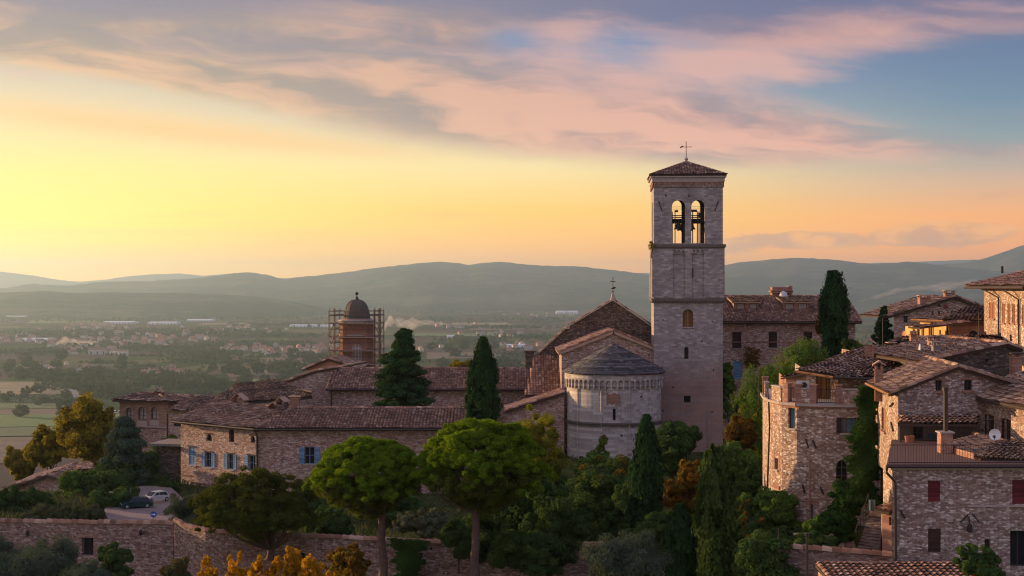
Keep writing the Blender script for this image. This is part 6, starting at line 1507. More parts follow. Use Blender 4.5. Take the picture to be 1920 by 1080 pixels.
def yard():
    z = -15.72; pts = [(205, 96.2), (322, 94.4), (350, 97), (352, 104), (318, 113), (268, 113), (205, 110), (195, 100)]
    mb = MB(); mb.prism([Vector((*XY(*p), z-1.2)) for p in pts], Vector((0, 0, 1.2))); structure(mb.build('paving', M['paving']))
    def car(c, ang, L, Wd, H, paint, label, hatch=False):
        T = thing('parked_car', label, 'car', (c[0], c[1], z), 'cars parked in the yard'); ca, sa = math.cos(ang), math.sin(ang)
        K = .53; q = lambda x, y, zz: Vector((c[0] + (x*ca - y*sa)*K, c[1] + (x*sa + y*ca)*K, z + zz*K)); h = Wd/2
        prof = [(-.5, .30), (-.49, .62), (-.44, .80), (-.30, .86), (-.20, .94), (.02, .97), (.22, .95), (.30, .88), (.46, .74), (.5, .55), (.495, .30), (.42, .2), (-.42, .2)]
        body = MB(); n = len(prof); rows = []
        for y, k in ((-h, .0), (-h*.96, .03), (h*.96, .03), (h, .0)): rows.append([q(x*L*(1 if abs(y) < h else .985), y, zz*1.0*(1 if zz > .25 else 1)*(1.0 + (k if zz > .7 else 0))) for x, zz in prof])
        vs = [p for r in rows for p in r]; fs = [(i*n+j, (i+1)*n+j, (i+1)*n+(j+1) % n, i*n+(j+1) % n) for i in range(3) for j in range(n)] + [tuple(range(n))[::-1], tuple(range(3*n, 4*n))]
        body.mesh(vs, fs)
        gh = [(-.42, .82), (-.34, H-.08), (-.27, H), (.06, H+.01), (.13, H-.03), (.28, .90)]; gk = len(gh); up = []
        for s in (-1, 1): up.append([q(x*L, s*h*(.93 if zz < 1 else .74), zz) for x, zz in gh])
        body.mesh(up[0] + up[1], [(i, i+1, gk+i+1, gk+i) for i in range(gk-1)] + [tuple(range(gk))[::-1], tuple(range(gk, 2*gk))])
        B = body.build('body', paint, T)
        for s in (-1, 1):
            g = MB(); pr = [(-.36, .88), (-.31, H-.12), (-.04, H-.1), (-.04, .9)]; pr2 = [(-.02, .9), (-.02, H-.1), (.07, H-.1), (.21, .91)]
            for p_ in (pr, pr2):
                pts_ = [q(x*L, s*h*(.945 if zz < 1 else .77), zz) for x, zz in p_]; g.prism(pts_, q(0, s*.02, 0)-q(0, 0, 0))
            g.build('side_window', M['glass'], B)
        for a, b in ((4, 5), (0, 1)):
            (x0, z0_), (x1, z1_) = gh[a], gh[b]; g = MB(); e = .015
            g.prism([q(x0*L*1.0, -h*.84, z0_+.03), q(x0*L, h*.84, z0_+.03), q(x1*L, h*.7, z1_-.03), q(x1*L, -h*.7, z1_-.03)], q((.03 if a == 4 else -.03), 0, .02)-q(0, 0, 0)); g.build('windscreen', M['glass'], B)
        for x in (-.31, .32):
            for s in (-1, 1):
                w = MB(); w.tube([q(x*L, s*(h-.2), .31), q(x*L, s*(h+.01), .31)], .31*K, 18); W_ = w.build('wheel', M['rubber'], T); r_ = MB(); r_.tube([q(x*L, s*(h-.0), .31), q(x*L, s*(h+.022), .31)], .19*K, 12); r_.build('rim', M['chrome'], W_)
        for s in (-1, 1):
            t = MB(); t.box(q(-.497*L, s*h*.8, .72), (.05*K, .12*K, .1*K), (ca, sa)); t.build('tail_lamp', M['tail'], T); t = MB(); t.box(q(.485*L, s*h*.75, .62), (.06*K, .16*K, .07*K), (ca, sa)); t.build('headlamp', M['lamp_g'], T)
        if hatch:
            t = MB(); t.prism([q(-.33*L, -h*.7, H-.02), q(-.33*L, h*.7, H-.02), q(-.52*L, h*.72, H+.55), q(-.52*L, -h*.72, H+.55)], q(-.04, 0, .03)-q(0, 0, 0)); t.build('tailgate', paint, T)
    car(XY(256, 101.8), math.radians(203), 4.2, 1.75, 1.42, M['car_green'], 'dark green hatchback parked broadside in the yard')
    car(XY(292, 104.6), math.radians(228), 4.0, 1.7, 1.45, M['car_white'], 'pale cream car parked behind the dark green hatchback')
    # road sign: white arrow on a blue disc
    Y = 95.6; c = Vector(P(288, 964.5, Y)); T = thing('road_sign', 'round blue road sign with a white arrow on a thin pole at the yard edge', 'road sign', (c.x, Y, z)); r = .21
    pm = MB(); pm.tube([(c.x, Y+.03, z-.6), (c.x, Y+.03, c.z+.1)], .03, 6); pm.build('pole', M['chrome'], T)
    dm = MB(); dm.tube([c, c + Vector((0, -.03, 0))], r, 24); D = dm.build('disc', M['blue_paint'], T)
    am = MB(); f = lambda x, zz: c + Vector((x, -.032, zz)); am.prism([f(-.14, -.025), f(.03, -.025), f(.03, .025), f(-.14, .025)], Vector((0, -.006, 0))); am.prism([f(.03, -.085), f(.145, 0), f(.03, .085)], Vector((0, -.006, 0))); am.build('arrow', M['white'], D)
    # glimpse of a pale car behind the shrubs right of the apse
    global car_at
    car_at = car
yard()
# ------------------------------------------------------------------ trees and shrubs
def unit(n):
    v = rng.normal(size=(n, 3)); return v/np.linalg.norm(v, axis=1, keepdims=True)
def leaf_verts(c, size, asp=.5, nrm=None, k=.8, axis=None):
    """rhombic leaf faces at centres c; nrm: preferred normal (n,3); axis: preferred long direction"""
    n = len(c); N_ = unit(n)
    if nrm is not None: N_ = N_*k + nrm; N_ /= np.linalg.norm(N_, axis=1, keepdims=True)
    r = unit(n)
    if axis is not None: r = axis + r*.45
    a = r - (r*N_).sum(1, keepdims=True)*N_; a /= np.linalg.norm(a, axis=1, keepdims=True) + 1e-9
    b = np.cross(N_, a); s = (size*rng.uniform(.6, 1.35, n))[:, None]
    v = np.stack([c - a*s, c - b*s*asp, c + a*s, c + b*s*asp], 1)
    return v.reshape(-1, 3)
def crown_mesh(name, parts, mat):
    """parts: list of (verts, tint)"""
    v = np.concatenate([p for p, _ in parts]); t = np.concatenate([q for _, q in parts])
    return fast_mesh(name, v, 4, M[mat], t)
def clump_leaves(cc, rad, per, size, asp=.5, flat=.8, out=None, up=.25, tj=.25):
    """leaves scattered in clumps centred on cc (n,3), each with radius rad (n,)"""
    n = len(cc); idx = np.repeat(np.arange(n), per); d = unit(n*per)
    r = rad[idx]*rng.uniform(.35, 1.0, n*per)**.6
    p = cc[idx] + d*r[:, None]*np.array([1, 1, flat])
    nr = d + np.array([0, 0, up])
    if out is not None: nr = nr + out[idx]*.5
    nr /= np.linalg.norm(nr, axis=1, keepdims=True)
    ct = rng.uniform(0, 1, n)
    t = np.clip(ct[idx]*(1-tj) + rng.uniform(0, 1, n*per)*tj, 0, 1)
    return leaf_verts(p, size, asp, nr, .7), t
def trunk(mb, base, top, r0, r1, bend=.3, n=6, seed=0):
    r = np.random.default_rng(seed); b, t = Vector(base), Vector(top); pts = []
    for i in range(n+1):
        k = i/n; j = math.sin(k*math.pi)*bend
        pts.append(b.lerp(t, k) + Vector((r.uniform(-1, 1)*j*.5, r.uniform(-1, 1)*j*.5, 0)))
    mb.tube(pts, [r0*1.35 if i == 0 else r0 + (r1-r0)*i/n for i in range(n+1)], 8)
    return pts
def limb(mb, a, b, r0, r1, sag=.15):
    a, b = Vector(a), Vector(b); m = a.lerp(b, .5) + Vector((0, 0, -sag*(b-a).length)); pts = []
    for i in range(6):
        k = i/5; pts.append(a*(1-k)**2 + m*2*k*(1-k) + b*k*k)
    mb.tube(pts, [r0 + (r1-r0)*i/5 for i in range(6)], 5, cap=False)
def new_tree(name, label, cat, base, group=None): return thing(name, label, cat, base, group)

def umbrella_pine(label, px, base_py, Y, crown, top_z, rim_z, mat, seed, trunk_to, loose=0.0, L=74, lobe=(.15, .25), per=420, twin=None):
    """crown: (px0, px1) width at the rim; a flattened dome of needle tufts over radiating limbs"""
    r = np.random.default_rng(seed); bx, bz = X(px, Y), Z(base_py, Y)
    T = new_tree('umbrella_pine', label, 'tree', (bx, Y, bz), 'umbrella pines before the long wing')
    x0, x1 = X(crown[0], Y), X(crown[1], Y); cx, R = (x0+x1)/2, (x1-x0)/2; H = top_z - rim_z
    # the dome is a crowd of cushions; each cushion a dome of needle tufts
    ga = 2.39996; kk = np.arange(L); lq = np.sqrt((kk+.5)/L); lp = kk*ga + r.uniform(-.25, .25, L)
    lr = R*r.uniform(*lobe, L)
    lx = cx + (R-lr*.8)*lq*np.cos(lp)*r.uniform(.9, 1.06, L); ly = Y + (R-lr*.8)*lq*np.sin(lp)*r.uniform(.9, 1.06, L)
    lz = rim_z + (H-lr*.5)*np.sqrt(np.clip(1-lq**2.2, 0, 1)) + r.uniform(-.12 - loose, .06, L)*H
    m = 12; idx = np.repeat(np.arange(L), m); d = unit(L*m); d[:, 2] = np.abs(d[:, 2])*1.1 - .12
    c = np.stack([lx[idx], ly[idx], lz[idx]], 1) + d*lr[idx][:, None]*np.array([1, 1, .78])
    n = len(c)
    # thinner hanging tufts between the limbs, down to the fork
    m2 = 420; ph2 = r.uniform(0, 2*np.pi, m2); q2 = r.uniform(.12, .95, m2)
    c2 = np.stack([cx + R*.9*q2*np.cos(ph2), Y + R*.9*q2*np.sin(ph2), rim_z + H*.3 - H*(.16 + .62*(1-q2))*r.uniform(0, 1, m2)], 1)
    cc = np.concatenate([c, c2]); rad = np.concatenate([r.uniform(.18, .36, n), r.uniform(.18, .36, m2)])*R/3.6
    v, t = clump_leaves(c, rad[:n], per, .095, .28, .62, up=.5, tj=.35); link('crown', crown_mesh('crown', [(v, t)], mat), T)
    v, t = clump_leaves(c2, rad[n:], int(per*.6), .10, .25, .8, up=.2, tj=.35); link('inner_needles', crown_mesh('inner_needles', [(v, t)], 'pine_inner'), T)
    mb = MB(); fk = Vector((X(trunk_to[0], Y), Y, Z(trunk_to[1], Y)))
    trunk(mb, (bx, Y, bz), fk, .26, .19, .15, 6, seed)
    if twin: trunk(mb, (X(twin, Y), Y+.4, bz), (fk.x-.12, Y+.3, fk.z-.2), .15, .1, .1, 5, seed+1)
    mb.build('trunk', M['bark_pine'], T, smooth=True)
    lb = MB()
    for k in range(26):
        i = r.integers(0, n); e = Vector(c[i]); s = fk
        limb(lb, s, e + Vector((0, 0, -.2)), r.uniform(.06, .11), .025, .16)
        for j in range(2):
            f = s*.16 + (s.lerp(e + Vector((0, 0, -.2)), .5) + Vector((0, 0, -.16*(e-s).length)))*.48 + (e + Vector((0, 0, -.2)))*.36; i2 = r.integers(0, n)
            if (Vector(c[i2])-e).length < R*.8: limb(lb, f, Vector(c[i2]) + Vector((0, 0, -.2)), .04, .015, .08)
    lb.build('branches', M['bark_pine'], T, smooth=True)
    return T
umbrella_pine('tall umbrella pine with the brightest yellow green dome on a straight trunk below the apse', 890, 1095, 76, (776, 1034), Z(796, 76), Z(918, 76), 'pine', 3, (893, 962), per=150, twin=884)
umbrella_pine('umbrella pine with sloping green dome and bare lower branches left of the brightest one', 719, 1100, 78.5, (574, 806), Z(828, 78.5), Z(930, 78.5), 'pine', 8, (716, 965), per=145)
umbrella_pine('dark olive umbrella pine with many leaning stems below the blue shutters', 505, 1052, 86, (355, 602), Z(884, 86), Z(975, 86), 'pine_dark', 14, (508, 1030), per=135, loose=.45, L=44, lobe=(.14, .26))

def cypress(label, px, top_py, base_py, Y, w_px, mat, seed, name='cypress', group='cypresses', fat=.42, n=5200, rag=.14, tip=1.0, size=.12):
    r = np.random.default_rng(seed); x, zt, zb = X(px, Y), Z(top_py, Y), Z(base_py, Y); R = w_px/2*Y/F; H = zt - zb
    T = new_tree(name, label, 'tree', (x, Y, zb), group)
    k = 150; h = r.uniform(0, 1, k)**.9
    prof = lambda t: np.where(t < fat, .80 + .20*np.sin(np.clip(t/fat, 0, 1)*np.pi/2), np.cos(np.clip((t-fat)/(1-fat), 0, 1)*np.pi/2)**(.75*tip))
    ph = r.uniform(0, 2*np.pi, k); rr = R*prof(h)*(1 - rag*r.uniform(-.5, 1.9, k))*(1 + .09*np.sin(h*17 + seed) + .06*np.sin(ph*3 + h*9))*.86
    # tall flame shaped tufts
    parts = []; cc = np.stack([x + rr*np.cos(ph), Y + rr*np.sin(ph), zb + H*.97*h], 1)
    per = n*4//k; idx = np.repeat(np.arange(k), per); t = r.uniform(0, 1, k*per)
    tl = H*.16*r.uniform(.6, 1.2, k); tw = R*.34
    o = r.normal(size=(k*per, 2))*.5
    p = cc[idx] + np.stack([o[:, 0]*tw*(1-t*.85), o[:, 1]*tw*(1-t*.85), (t-.35)*tl[idx]], 1)
    p[:, 2] = np.minimum(p[:, 2], zt + .1)
    outw = np.stack([np.cos(ph), np.sin(ph), np.full(k, .25)], 1)[idx]
    v = leaf_verts(p, size, .4, outw, .8, np.array([0, 0, 1.0])*np.ones((k*per, 1)))
    ct = r.uniform(0, 1, k); tint = np.clip(ct[idx]*.65 + r.uniform(0, 1, k*per)*.35, 0, 1)
    # core so that no sky shows through
    m = 2600; h2 = r.uniform(0, .98, m); q = np.sqrt(r.uniform(0, 1, m)); a = r.uniform(0, 6.28, m); R2 = R*prof(h2)*.78*q
    p2 = np.stack([x + R2*np.cos(a), Y + R2*np.sin(a), zb + H*h2], 1)
    v2 = leaf_verts(p2, size*1.9, .6)
    link('crown', crown_mesh('crown', [(v, tint), (v2, r.uniform(0, .5, m))], mat), T)
    mb = MB(); trunk(mb, (x, Y, zb-.8), (x, Y, zb + H*.75), .16*max(R, .6), .04, 0, 5, seed); mb.build('trunk', M['bark'], T)
    return T
cypress('slender dark cypress in front of the long tiled wing left of the church aisle', 905, 636, 830, 108, 66, 'cypress', 21)
cypress('tallest dark cypress standing before the right palazzo', 1564, 511, 690, 126, 56, 'cypress', 22, fat=.62, tip=.62)
cypress('dark cypress rising in front of the foot of the bell tower', 1212, 783, 1045, 84, 74, 'cypress', 23, fat=.35)
cypress('yellowing columnar cypress in the foreground left of the rounded corner house', 1341, 838, 1095, 73, 74, 'cypress_y', 24, fat=.55, tip=.6, rag=.2)
cypress('low dark cypress tucked right of the foreground cypress foot', 1276, 950, 1085, 78, 60, 'cypress', 25, fat=.4)

def conifer(label, px, top_py, base_py, Y, w_px, mat, seed, name='conifer', cat='tree', tiers=13, group=None, per=230, size=.15, wide=.55, gap=.3):
    """layered branches: cedar or spruce like"""
    r = np.random.default_rng(seed); x, zt, zb = X(px, Y), Z(top_py, Y), Z(base_py, Y); R = w_px/2*Y/F; H = zt-zb
    T = new_tree(name, label, cat, (x, Y, zb), group); cs, rs = [], []; lb = MB()
    for i in range(tiers):
        k = (i+.4)/tiers; L = R*(1 - k**1.6)*(.62 + .5*r.uniform()) if k > .25 else R*(.72 + .28*k/.25)*(.8+.3*r.uniform())
        L = max(L, R*.16); nb = r.integers(7, 10); a0 = r.uniform(0, 6.28)
        for j in range(nb):
            a = a0 + 6.28*j/nb + r.uniform(-.25, .25); l = L*r.uniform(.5, 1.12); z0 = zb + H*(.06 + .90*k) + r.uniform(-.5, .5)*H/tiers
            for s in np.linspace(.25, 1, max(2, int(l/.55))):
                cs.append((x + l*s*math.cos(a), Y + l*s*math.sin(a), z0 + l*s*gap*(.6 - s*.5) + r.uniform(-.12, .12))); rs.append((.28 + .30*(1-s*.6))*R/2.6*wide*2)
            limb(lb, (x, Y, z0-.2), (x + l*.9*math.cos(a), Y + l*.9*math.sin(a), z0 + l*.05), .05, .015, .02)
    cs.append((x, Y, zt-.15)); rs.append(.25*R/2.6)
    cs = np.array(cs); rs = np.array(rs); out = cs - np.array([x, Y, 0]); out[:, 2] = 0; out /= np.linalg.norm(out, axis=1, keepdims=True) + 1e-6
    v, t = clump_leaves(cs, rs, per, size, .35, .55, out, .5, .3)
    link('crown', crown_mesh('crown', [(v, t)], mat), T)
    trunk(lb, (x, Y, zb-.8), (x, Y, zt-.3), .22, .04, .05, 6, seed); lb.build('trunk', M['bark'], T)
    return T
conifer('big dark cedar between the two cloister roofs left of the slender cypress', 757, 615, 792, 126, 128, 'cedar', 31, 'cedar', tiers=14, per=150, size=.15)
conifer('grey green conifer in front of the brick pavilion at the left', 234, 780, 945, 116, 150, 'bluefir', 32, tiers=14, per=120)
conifer('small dark conifer left of the grey gable house in the distance', 1657, 574, 650, 128, 46, 'cedar', 33, tiers=10, per=70, size=.16)

def broad(label, px, top_py, base_py, Y, w_px, mat, seed, name='tree', cat='tree', group=None, n=70, per=330, size=.12, asp=.55, low=.15, flat=1.0, mix=None, mixn=0, lean=0.0, squash=.8, trunk_h=.35, rc=.33, depth=1.0, open_=0.0, bark='bark'):
    """rounded or ragged crown of leaf clumps on forking limbs; low = how far down the crown reaches"""
    r = np.random.default_rng(seed); x, zt, zb = X(px, Y), Z(top_py, Y), Z(base_py, Y); R = w_px/2*Y/F; H = zt-zb
    T = new_tree(name, label, cat, (x, Y, zb), group)
    n = int(n*2.2); per = int(per*.5); rc = rc*.72; size = size*.95
    c0 = zb + H*low; hh = (zt - c0)/2; cz = (zt + c0)/2
    L = max(6, n//13); g = unit(L); gq = r.uniform(.25, 1, L)**.6; lr = r.uniform(.30, .50, L)
    lc = np.stack([g[:, 0]*(1-lr*.8)*gq, g[:, 1]*(1-lr*.8)*gq*depth, g[:, 2]*(1-lr*.75)*gq], 1)
    m = n//L + 1; idx = np.repeat(np.arange(L), m); n = L*m; d = unit(n); d[:, 2] = d[:, 2]*.9 + .15
    sp = np.where(r.uniform(0, 1, n) < .12, 1.28, 1.0)*r.uniform(.55, 1.08, n)
    cr = rc*min(R, hh*1.3)
    e = lc[idx] + d*(lr[idx]*sp)[:, None]
    c = np.stack([x + e[:, 0]*(R*1.1-cr*.2), Y + e[:, 1]*(R*1.1-cr*.2), cz + e[:, 2]*(hh*1.04-cr*.2)], 1)
    c[:, 0] += lean*(c[:, 2]-cz)
    rad = cr*r.uniform(.55, 1.1, n)
    out = d*1.0
    v, t = clump_leaves(c, rad, per, size, asp, squash, out, .2, .4)
    parts = [(v, t)]
    link('crown', crown_mesh('crown', parts, mat), T)
    if mix:
        k = mixn or max(3, n//4); i = r.choice(n, k, replace=False)
        v2, t2 = clump_leaves(c[i] + out[i]*cr*.25, rad[i]*.8, per//2, size, asp, squash, out[i], .2, .4); link('turning_leaves', crown_mesh('turning_leaves', [(v2, t2)], mix), T)
    mb = MB(); top = (x + lean*0, Y, c0 + hh*.5); pts = trunk(mb, (x, Y, zb-.8), top, max(.06, R*.055), max(.03, R*.03), .12*R*.3, 5, seed)
    for k in range(14):
        e = c[r.integers(0, n)]; s = pts[r.integers(2, 6)]; limb(mb, s, e, max(.02, R*.02), .01, .05)
    mb.build('trunk' if cat == 'tree' else 'stems', M[bark], T)
    return T
# left side
broad('large golden brown tree with orange patches left of the brick pavilion', 170, 746, 910, 134, 122, 'yellow', 41, n=90, per=300, size=.16, mix='orange', low=.1)
broad('rounded yellow green tree left of the large golden brown tree', 96, 795, 905, 142, 84, 'yellow', 42, n=70, per=300, size=.16, low=.1)
broad('smaller yellow tree at the far left beyond the low house', 42, 826, 920, 146, 62, 'yellow', 43, n=60, per=260, size=.16, low=.05)
broad('dark evergreen oak massed in front of the pavilion wall', 265, 838, 945, 117, 110, 'oak', 44, n=80, per=330, size=.14, low=0)
broad('dark green tree between the conifer and the low house', 195, 868, 955, 113, 112, 'oak', 45, n=70, per=330, size=.13, low=0)
broad('climbing green shrub at the base of the pavilion', 322, 808, 870, 126, 34, 'green', 46, 'shrub', 'shrub', n=30, per=220, size=.13, low=0)
broad('green hedge tree above the buttress wall', 300, 830, 880, 124, 46, 'green', 47, 'shrub', 'shrub', n=30, per=240, size=.13, low=0)
broad('mixed autumn shrub beside the small house roof', 125, 885, 965, 112, 80, 'green', 48, 'shrub', 'shrub', n=50, per=300, size=.12, mix='russet', low=0)
broad('dark green shrub below the low house gable', 62, 915, 985, 106, 72, 'oak', 49, 'shrub', 'shrub', n=50, per=300, size=.11, low=0)
broad('dark bush at the left frame edge below the low house', 8, 905, 995, 104, 66, 'oak', 50, 'shrub', 'shrub', n=50, per=300, size=.11, low=0)
broad('feathery grey green shrub along the wall top left of the yard', 160, 948, 990, 98.5, 104, 'olive_w', 51, 'shrub', 'shrub', n=46, per=330, size=.10, asp=.25, low=0, squash=1.1)
broad('low green shrub over the wall right of the left bush', 82, 948, 992, 99, 88, 'olive_w', 52, 'shrub', 'shrub', n=46, per=300, size=.10, asp=.3, low=0)
broad('rounded grey olive bush right of the blue road sign', 348, 925, 1012, 93.8, 92, 'olive', 53, 'shrub', 'shrub', n=70, per=420, size=.09, asp=.25, low=0, squash=1.0)
broad('dark holly bush left of the yard beneath the pavilion', 212, 900, 965, 103, 90, 'oak', 101, 'shrub', 'shrub', n=50, per=280, size=.11, low=0)
broad('shadowy bush between the yard and the palace corner', 318, 885, 950, 113, 44, 'oak', 102, 'shrub', 'shrub', n=40, per=260, size=.11, low=0)
broad('long low dark shrubs along the foot of the palace', 430, 925, 985, 106, 150, 'oak', 103, 'shrub', 'shrub', n=60, per=300, size=.11, low=0)
broad('dark shrub below the wing between the two left pines', 590, 905, 975, 100, 90, 'oak', 104, 'shrub', 'shrub', n=50, per=300, size=.11, low=0)
broad('dark laurel between the two tall umbrella pines', 745, 915, 985, 97, 120, 'oak', 105, 'shrub', 'shrub', n=60, per=300, size=.11, low=0)
broad('dark undergrowth at the foot of the aisle wall', 1010, 850, 960, 108, 100, 'oak', 106, 'shrub', 'shrub', n=60, per=300, size=.12, low=0)
broad('dark spreading bush in the middle of the slope below the apse', 1060, 930, 1030, 90, 170, 'oak', 107, 'shrub', 'shrub', n=90, per=330, size=.11, low=0)
broad('dark thicket below the autumn tree between the cypresses', 1240, 960, 1075, 80, 130, 'oak', 108, 'shrub', 'shrub', n=80, per=330, size=.10, low=0)
broad('dense dark bush left of the low lane wall', 1470, 975, 1060, 72, 90, 'oak', 109, 'shrub', 'shrub', n=60, per=330, size=.09, low=0)
broad('trailing green shrub in front of the stub wall by the stairway', 1568, 948, 1030, 64.6, 74, 'ivy', 110, 'shrub', 'shrub', n=60, per=300, size=.08, low=0)
broad('dark plants leaning over the slanting lane wall', 1520, 990, 1060, 63.4, 110, 'oak', 111, 'shrub', 'shrub', n=60, per=300, size=.08, low=0, squash=.7)
broad('leafy green bush hiding the left end of the lane wall', 1432, 998, 1140, 61.5, 130, 'oak', 112, 'shrub', 'shrub', n=60, per=300, size=.08, low=0)
broad('dark shrub behind the parked cars', 246, 905, 942, 113, 74, 'oak', 54, 'shrub', 'shrub', n=40, per=260, size=.12, low=0)
# lower left foreground
for k, (px, tp, Y, w, lb) in enumerate(((18, 1002, 74, 150, 'blue grey olive tree cut by the left frame edge'), (110, 1018, 75, 150, 'broad grey olive tree below the garden wall doorway'), (170, 1052, 68, 130, 'low grey olive crown at the bottom left of the wall'), (62, 992, 80, 130, 'olive tree with its crown against the left part of the garden wall'), (-20, 990, 79, 110, 'olive tree half outside the left frame edge against the wall'))):
    broad(lb, px, tp, 1150, Y, w, 'olive', 60+k, 'olive_tree', n=80, per=420, size=.085, asp=.22, low=.05, group='olive trees below the garden wall', squash=1.0)
broad('dark green bush right of the olive trees under the doorway', 206, 1018, 1110, 77, 74, 'oak', 64, 'shrub', 'shrub', n=50, per=360, size=.09, low=0)
broad('pale green bush beside the lower wall', 335, 1045, 1110, 74, 80, 'olive_w', 65, 'shrub', 'shrub', n=46, per=330, size=.085, asp=.4, low=0, mix='russet')
for k, (px, tp, Y, w, lb) in enumerate(((392, 1056, 60, 70, 'golden poplar top at the bottom edge, leftmost and low'), (440, 1032, 61, 78, 'tall golden poplar top at the bottom edge, second from the left'), (492, 1042, 60, 76, 'golden poplar top at the bottom edge, third from the left'), (540, 1022, 60, 80, 'highest golden poplar top at the bottom edge below the dark pine stems'), (588, 1040, 59, 76, 'golden poplar top at the bottom edge, next to the brownish tree'), (634, 1050, 58, 70, 'golden poplar top at the bottom edge, rightmost and low'))):
    broad(lb, px, tp, 1240, Y, w, 'gold', 66+k*7, 'poplar_tree', n=90, per=110, size=.075, asp=.7, low=.2, rc=.22, group='golden poplars at the bottom edge', squash=1.7)
broad('brownish autumn tree right of the golden poplars', 648, 1006, 1120, 66, 104, 'russet', 70, n=70, per=260, size=.085, asp=.6, low=0, mix='yellow', rc=.25)
# behind the pines
broad('yellow green ailanthus tree right of the brightest umbrella pine top', 1000, 764, 940, 102, 136, 'lime', 71, n=90, per=240, size=.13, asp=.3, low=.05, rc=.26, mix='yellow')
broad('small yellow green tree top above the cloister roof', 869, 669, 720, 152, 44, 'yellow', 72, n=30, per=220, size=.16, low=.1)
broad('dark evergreen mass behind the brightest pine trunk', 960, 885, 1085, 86, 190, 'oak', 73, n=130, per=420, size=.11, low=0)
broad('dark laurel bush filling the space under the pine at its right', 1030, 900, 1085, 82, 130, 'oak', 74, 'shrub', 'shrub', n=90, per=400, size=.10, low=0)
broad('dark rounded bush spilling over the wall by the pine trunk', 1000, 995, 1075, 79, 190, 'oak', 75, 'shrub', 'shrub', n=100, per=400, size=.10, low=0)
broad('dark ivy bush hanging on the wall left of the pine trunk', 860, 945, 1050, 83.0, 70, 'oak', 76, 'shrub', 'shrub', n=60, per=360, size=.10, low=0)
broad('dark shadowy tree under the left pine crown', 620, 940, 1015, 91, 92, 'oak', 77, n=60, per=330, size=.11, low=0)
broad('russet and green tree left of the apse door', 1112, 838, 985, 100, 96, 'green', 78, n=70, per=330, size=.12, mix='orange', low=.02)
broad('green tree with browning top in front of the apse', 1140, 850, 1030, 93, 150, 'oak', 79, n=90, per=380, size=.11, mix='russet', low=0)
broad('bushy green tree at the foot of the bell tower', 1262, 790, 900, 112, 108, 'oak', 80, n=80, per=340, size=.13, low=0, mix='green')
broad('dark green tree between the apse and the tower cypress', 1165, 905, 1050, 88, 96, 'oak', 81, n=70, per=380, size=.11, low=0)
broad('autumn tree with orange crown right of the tower cypress', 1282, 868, 1010, 88, 92, 'russet', 82, n=80, per=320, size=.11, mix='yellow', low=0)
broad('yellow tinged tree against the tower side', 1365, 668, 810, 131, 44, 'green', 83, n=50, per=300, size=.15, mix='yellow', low=.02)
broad('tall willow like green tree left of the tallest cypress', 1448, 660, 900, 116, 150, 'green', 84, n=150, per=380, size=.13, asp=.3, low=0, squash=1.3, mix='lime')
broad('feathery green tree under the tallest cypress', 1508, 644, 850, 114, 120, 'green', 85, n=120, per=380, size=.13, asp=.3, low=0, squash=1.3)
broad('brown vine leaves beside the tallest cypress', 1546, 578, 640, 129, 30, 'russet', 86, 'climber', 'climbing plant', n=26, per=160, size=.15, low=0)
broad('small green shrub right of the tallest cypress', 1608, 625, 690, 120, 54, 'oak', 87, 'shrub', 'shrub', n=36, per=240, size=.14, low=0, mix='yellow')
broad('orange shrub by the right foot of the tower', 1392, 782, 860, 108, 78, 'orange', 88, 'shrub', 'shrub', n=60, per=300, size=.12, low=0)
broad('bright green bush below the orange shrub', 1375, 822, 925, 100, 108, 'green', 89, 'shrub', 'shrub', n=80, per=360, size=.12, low=0)
broad('leafy green shrub left of the rounded corner house base', 1448, 905, 1030, 80, 118, 'green', 90, 'shrub', 'shrub', n=90, per=380, size=.10, low=0)
broad('dark shrub beneath the leafy green shrub', 1405, 940, 1060, 78, 104, 'oak', 91, 'shrub', 'shrub', n=80, per=380, size=.10, low=0, mix='russet')
broad('dark green tree left of the rounded corner house', 1402, 868, 960, 96, 70, 'oak', 92, n=60, per=330, size=.12, low=0)
broad('grey green olive tree in the foreground below the dark cypress', 1172, 1008, 1150, 66, 158, 'olive', 93, 'olive_tree', n=110, per=420, size=.085, asp=.22, low=0, squash=1.0)
broad('dull green bush at the bottom between the cypresses', 1425, 1015, 1110, 68, 100, 'oak', 94, 'shrub', 'shrub', n=60, per=330, size=.09, low=0)
broad('ivy shrub growing beside the stone stairway', 1578, 900, 1012, 73.5, 78, 'ivy', 95, 'shrub', 'shrub', n=70, per=330, size=.09, low=0)
broad('low green plants behind the lamp post', 1545, 965, 1018, 72, 74, 'green', 96, 'shrub', 'shrub', n=50, per=300, size=.09, low=0)
broad('dark bush with a few red flowers before the front house door', 1838, 1022, 1095, 55, 104, 'oak', 97, 'shrub', 'shrub', n=70, per=300, size=.07, low=0, mix='redflower', mixn=4, rc=.22)
broad('distant dark tree top beyond the grey gable house', 1711, 560, 600, 160, 36, 'oak', 98, n=26, per=160, size=.2, low=0)
broad('weed tuft growing from the left corner of the tower cornice', 1222, 452, 468, 129.6, 16, 'yellow', 99, 'weed', 'plant', n=12, per=26, size=.07, low=0)
broad('pale blossoming shrub on the terrace behind the pine trunk', 790, 958, 1012, 88, 104, 'flower', 100, 'shrub', 'shrub', n=60, per=330, size=.09, low=0, squash=.6)

